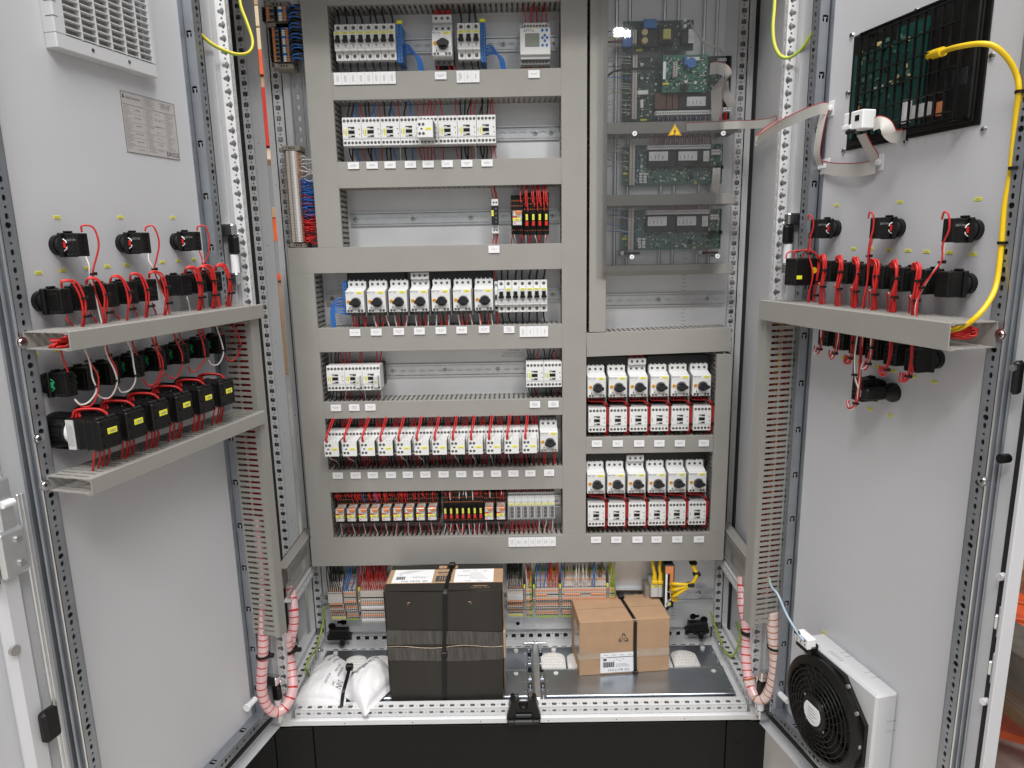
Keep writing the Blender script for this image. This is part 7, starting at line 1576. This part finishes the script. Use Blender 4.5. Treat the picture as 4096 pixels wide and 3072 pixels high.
# ---- two white desiccant bags tied together
def bag(corners, h, seed, prints, label):
    from mathutils import noise
    n = 34; vs = []; A, B, C, D_ = [Vector(c) for c in corners]; rn = seed*13.7; cc = (A+B+C+D_)/4
    def pos(u, v, side):
        a_, b_ = abs(2*u-1), abs(2*v-1); p = A.lerp(B, u).lerp(D_.lerp(C, u), v)
        # seams bow in a little between the pointed corners
        k = 1-.07*max((a_**8)*(1-b_**2), (b_**8)*(1-a_**2)); p = cc+(p-cc)*k
        t = (max(0, 1-a_**2.4)*max(0, 1-b_**2.4))**.42
        wr = noise.noise(Vector((u*3+rn, v*3, 1)))*7+noise.noise(Vector((u*8+rn, v*8, 4)))*3+abs(noise.noise(Vector((u*14+rn, v*4, 2))))*5*max(a_, b_)
        z = p.z+(h*t+wr*t)*(1 if side else -.1); return Vector((p.x, p.y, max(z, ZF+.6)))
    for side in (1, 0): vs += [pos(i/n, j/n, side)-Vector((0, 0, 0 if side else .6)) for j in range(n+1) for i in range(n+1)]
    N = (n+1)**2; fs = []
    for s_ in (0, N): fs += [(s_+j*(n+1)+i, s_+j*(n+1)+i+1, s_+(j+1)*(n+1)+i+1, s_+(j+1)*(n+1)+i)[::(1 if s_ == 0 else -1)] for j in range(n) for i in range(n)]
    for k in range(n): fs += [(k, k+1, N+k+1, N+k), (n*(n+1)+k, n*(n+1)+k+1, N+n*(n+1)+k+1, N+n*(n+1)+k), (k*(n+1), (k+1)*(n+1), N+(k+1)*(n+1), N+k*(n+1)), (k*(n+1)+n, (k+1)*(n+1)+n, N+(k+1)*(n+1)+n, N+k*(n+1)+n)]
    o = thing('desiccant_bag', label, 'bag', tuple(cc), 'white desiccant bags'); off = -cc
    mb = MB().add(vs, fs, BAG, True); mb.v = [tuple(Vector(p)+off) for p in mb.v]; part('pouch', mb, o)
    tb = MB(); E1 = (B-A+C-D_)/2; E2 = (D_-A+C-B)/2; det = E1.x*E2.y-E1.y*E2.x
    for body, size, u0, v0, ang in prints:
        # print laid on the pouch: centre (u0, v0), reading direction turned by ang on the floor plane
        t = text(body, size, INK, res=1); ca, sa = math.cos(ang), math.sin(ang); q = []
        for p in t.v:
            dx, dy = p[0]*ca-p[2]*sa, p[0]*sa+p[2]*ca
            du, dv = (dx*E2.y-dy*E2.x)/det, (E1.x*dy-E1.y*dx)/det
            q.append(tuple(pos(min(max(u0+du, 0), 1), min(max(v0+dv, 0), 1), 1)+Vector((0, -.5, 1.0))+off))
        t.v = q; tb.join(t)
    part('print', tb, o)
    return o
z_ = 232
F_ = lambda x, y, z=z_: tuple(atZ('F', 1180+x*.3152, 2600+y*.3152, z))
bag((F_(-45, 700), F_(640, 730), F_(730, 250), F_(440, 95)), 46, 1, (('TROPAK', 15, .42, .84, -1.95), ('- 4 UNIT -', 13, .58, .72, -1.9), ('nach DIN 55473', 7.5, .80, .52, -1.75), ('NR. 2 34546', 7.5, .72, .55, -1.75), ('DIN', 17, .84, .26, -1.7), ('gepr.', 8, .74, .22, -1.7), ('M 552057', 8, .58, .28, -1.75), ('____________', 9, .12, .62, -2.15), ('_________', 9, .22, .74, -2.15)), 'left white desiccant bag with black print on the cabinet floor')
bag((F_(890, 850), F_(1310, 430), F_(1040, 110), F_(580, 560)), 52, 2, (('TROPAK', 20, .66, .72, -1.95), ('DRYING AGENT', 9, .50, .76, -1.95), ('SILICA GEL', 9, .40, .80, -1.95), ('DIN 55473', 9, .32, .84, -1.95)), 'right white desiccant bag with pointed lower tip beside the black carton')
mb = MB(); P_ = [atZ('F', 1180+x*.3152, 2600+y*.3152, z) for x, y, z in ((690, 225, 296), (668, 330, 300), (640, 430, 302), (612, 540, 294), (598, 640, 272), (590, 720, 246))]
mb.band(curve(P_, 5), (8.6, 1, 0), 0, BLACK, 1.8); q = P_[0]; mb.box(q.x-9, q.x+9, q.y-6, q.y+8, q.z-6, q.z+9, BLACK, 2); solo('strap', mb, 'black cable tie holding the two white bags together', 'strap')
# ---- workshop seen past the doors: shelf behind on the left, pallets at the right
rk = thing('storage_rack', 'storage rack far behind the cabinet, orange beams showing through the narrow left gap', 'rack', (-1150, 1500, 0))
mb = MB()
for x in (-1390, -830): mb.box(x-30, x+30, 1480, 1560, 0, 3000, DGREY)
part('upright', mb, rk, (1150, -1500, 0))
def gap(y, Y=1500): return atY('F', 1048+ (y-300)*.045, y, Y).z
for y0, y1, m, nm in ((205, 300, ORPAINT, 'beam'), (355, 480, REDP, 'beam'), (875, 965, ORPAINT, 'beam'), (1095, 1120, ORPAINT, 'beam'), (480, 585, mat('bright_red_paint', (.55, .03, .02), .5), 'beam')):
    mb = MB(); mb.box(-1380, -840, 1485, 1540, gap(y1), gap(y0), m); part(nm, mb, rk, (1150, -1500, 0))
for i, (y0, y1, m, s_) in enumerate(((-40, 20, CARD, 'topmost'), (22, 105, mat('pale_cardboard', (.62, .5, .33), .8), 'pale upper'), (110, 200, mat('pale_cardboard', (.62, .5, .33), .8), 'second pale'), (302, 352, CARD, 'brown middle'), (590, 640, mat('skin_cardboard', (.75, .55, .42), .8), 'pinkish'), (830, 872, CARD, 'small brown'), (1125, 1500, CARD, 'tall brown'))):
    mb = MB(); mb.box(-1180, -890, 1500, 1700, gap(y1), gap(y0), m, 3); solo('storage_box', mb, f'{s_} cardboard box on the rack glimpsed through the narrow left gap', 'box', 'boxes on the rack behind')
# pallets at the right edge
def plank_stack(label, name, org, yaw, n, L, w_, th, gapw, m, cat):
    M = Matrix.Translation(Vector(org)*S) @ Matrix.Rotation(yaw, 4, 'Z'); o = thing(name, label, cat, M=M); mb = MB(); mb.box(0, L, 0, w_, 0, th, m, 2); me = mb.mesh('plank')
    for i in range(n): link('plank', me, o, (0, i*(w_+gapw), 100+ (i % 2)*1.5))
    for q in (0, .47, .94):
        b = MB(); b.box(q*L, q*L+80, 0, n*(w_+gapw), 0, 99, m, 2); part('block', b, o)
    return o
A_ = atZ('h', 1945, 1185, 122); B_ = atZ('h', 2210, 1560, 122)
yaw = math.atan2((B_-A_).y, (B_-A_).x)
plank_stack('orange red painted pallet lying on the floor behind the right door', 'pallet', (A_.x-260, A_.y+60, 0), -.55, 7, 1200, 105, 22, 26, ORPAINT, 'pallet')
for i, (x0, y0, x1, y1, z, wd, th, m, l) in enumerate(((1990, 850, 2260, 1060, 330, 90, 70, WOOD, 'pale timber beam with split edge above the orange pallet'), (2020, 640, 2260, 800, 430, 110, 90, mat('dark_timber', (.10, .085, .07), .85, noise=.3, nscale=20, bump=.3, bscale=80), 'dark timber beam above the pale one at the right edge'), (1960, 1000, 2260, 1230, 235, 80, 50, mat('brown_timber', (.25, .16, .09), .8, noise=.3, nscale=20), 'brown plank between the pale beam and the orange pallet'))):
    a, b = atZ('h', x0, y0, z), atZ('h', x1, y1, z); d = (b-a).normalized(); L = (b-a).length+900
    M = Matrix.Translation((a-d*200)*S) @ Matrix.Rotation(math.atan2(d.y, d.x), 4, 'Z'); mb = MB(); mb.box(0, L, 0, wd, -th, 0, m, 4)
    o = solo('timber_beam', mb, l, 'timber', 'timbers by the pallet', M=M)
    for q in (L-160,):
        mb = MB(); mb.box(q, q+90, 0, wd, -z, -th-.5, m, 3); solo('support_block', mb, f'block under the {l.split(" above")[0].split(" between")[0]}', 'timber', 'blocks under the timbers', M=M)
a = atY('h', 2180, 90, 900); mb = MB(); mb.cyl(a.x-130, 760, a.z-20, 130, 900, JUTE, 'x', 28); mb.cyl(a.x-131, 760, a.z-20, 40, .8, HOLE, 'x', 16); solo('jute_roll', mb, 'brown jute wrapped roll at the right edge of the photo', 'roll')
a = atY('h', 2130, 310, 800); mb = MB(); mb.box(a.x-60, a.x+160, 780, 860, a.z-26, a.z+24, ORPAINT, 4); mb.box(a.x-60, a.x-30, 780, 860, 0, a.z-27, DGREY, 3); mb.box(a.x+130, a.x+160, 780, 860, 0, a.z-27, DGREY, 3); solo('trestle', mb, 'orange trestle under the jute roll at the right edge', 'trestle')
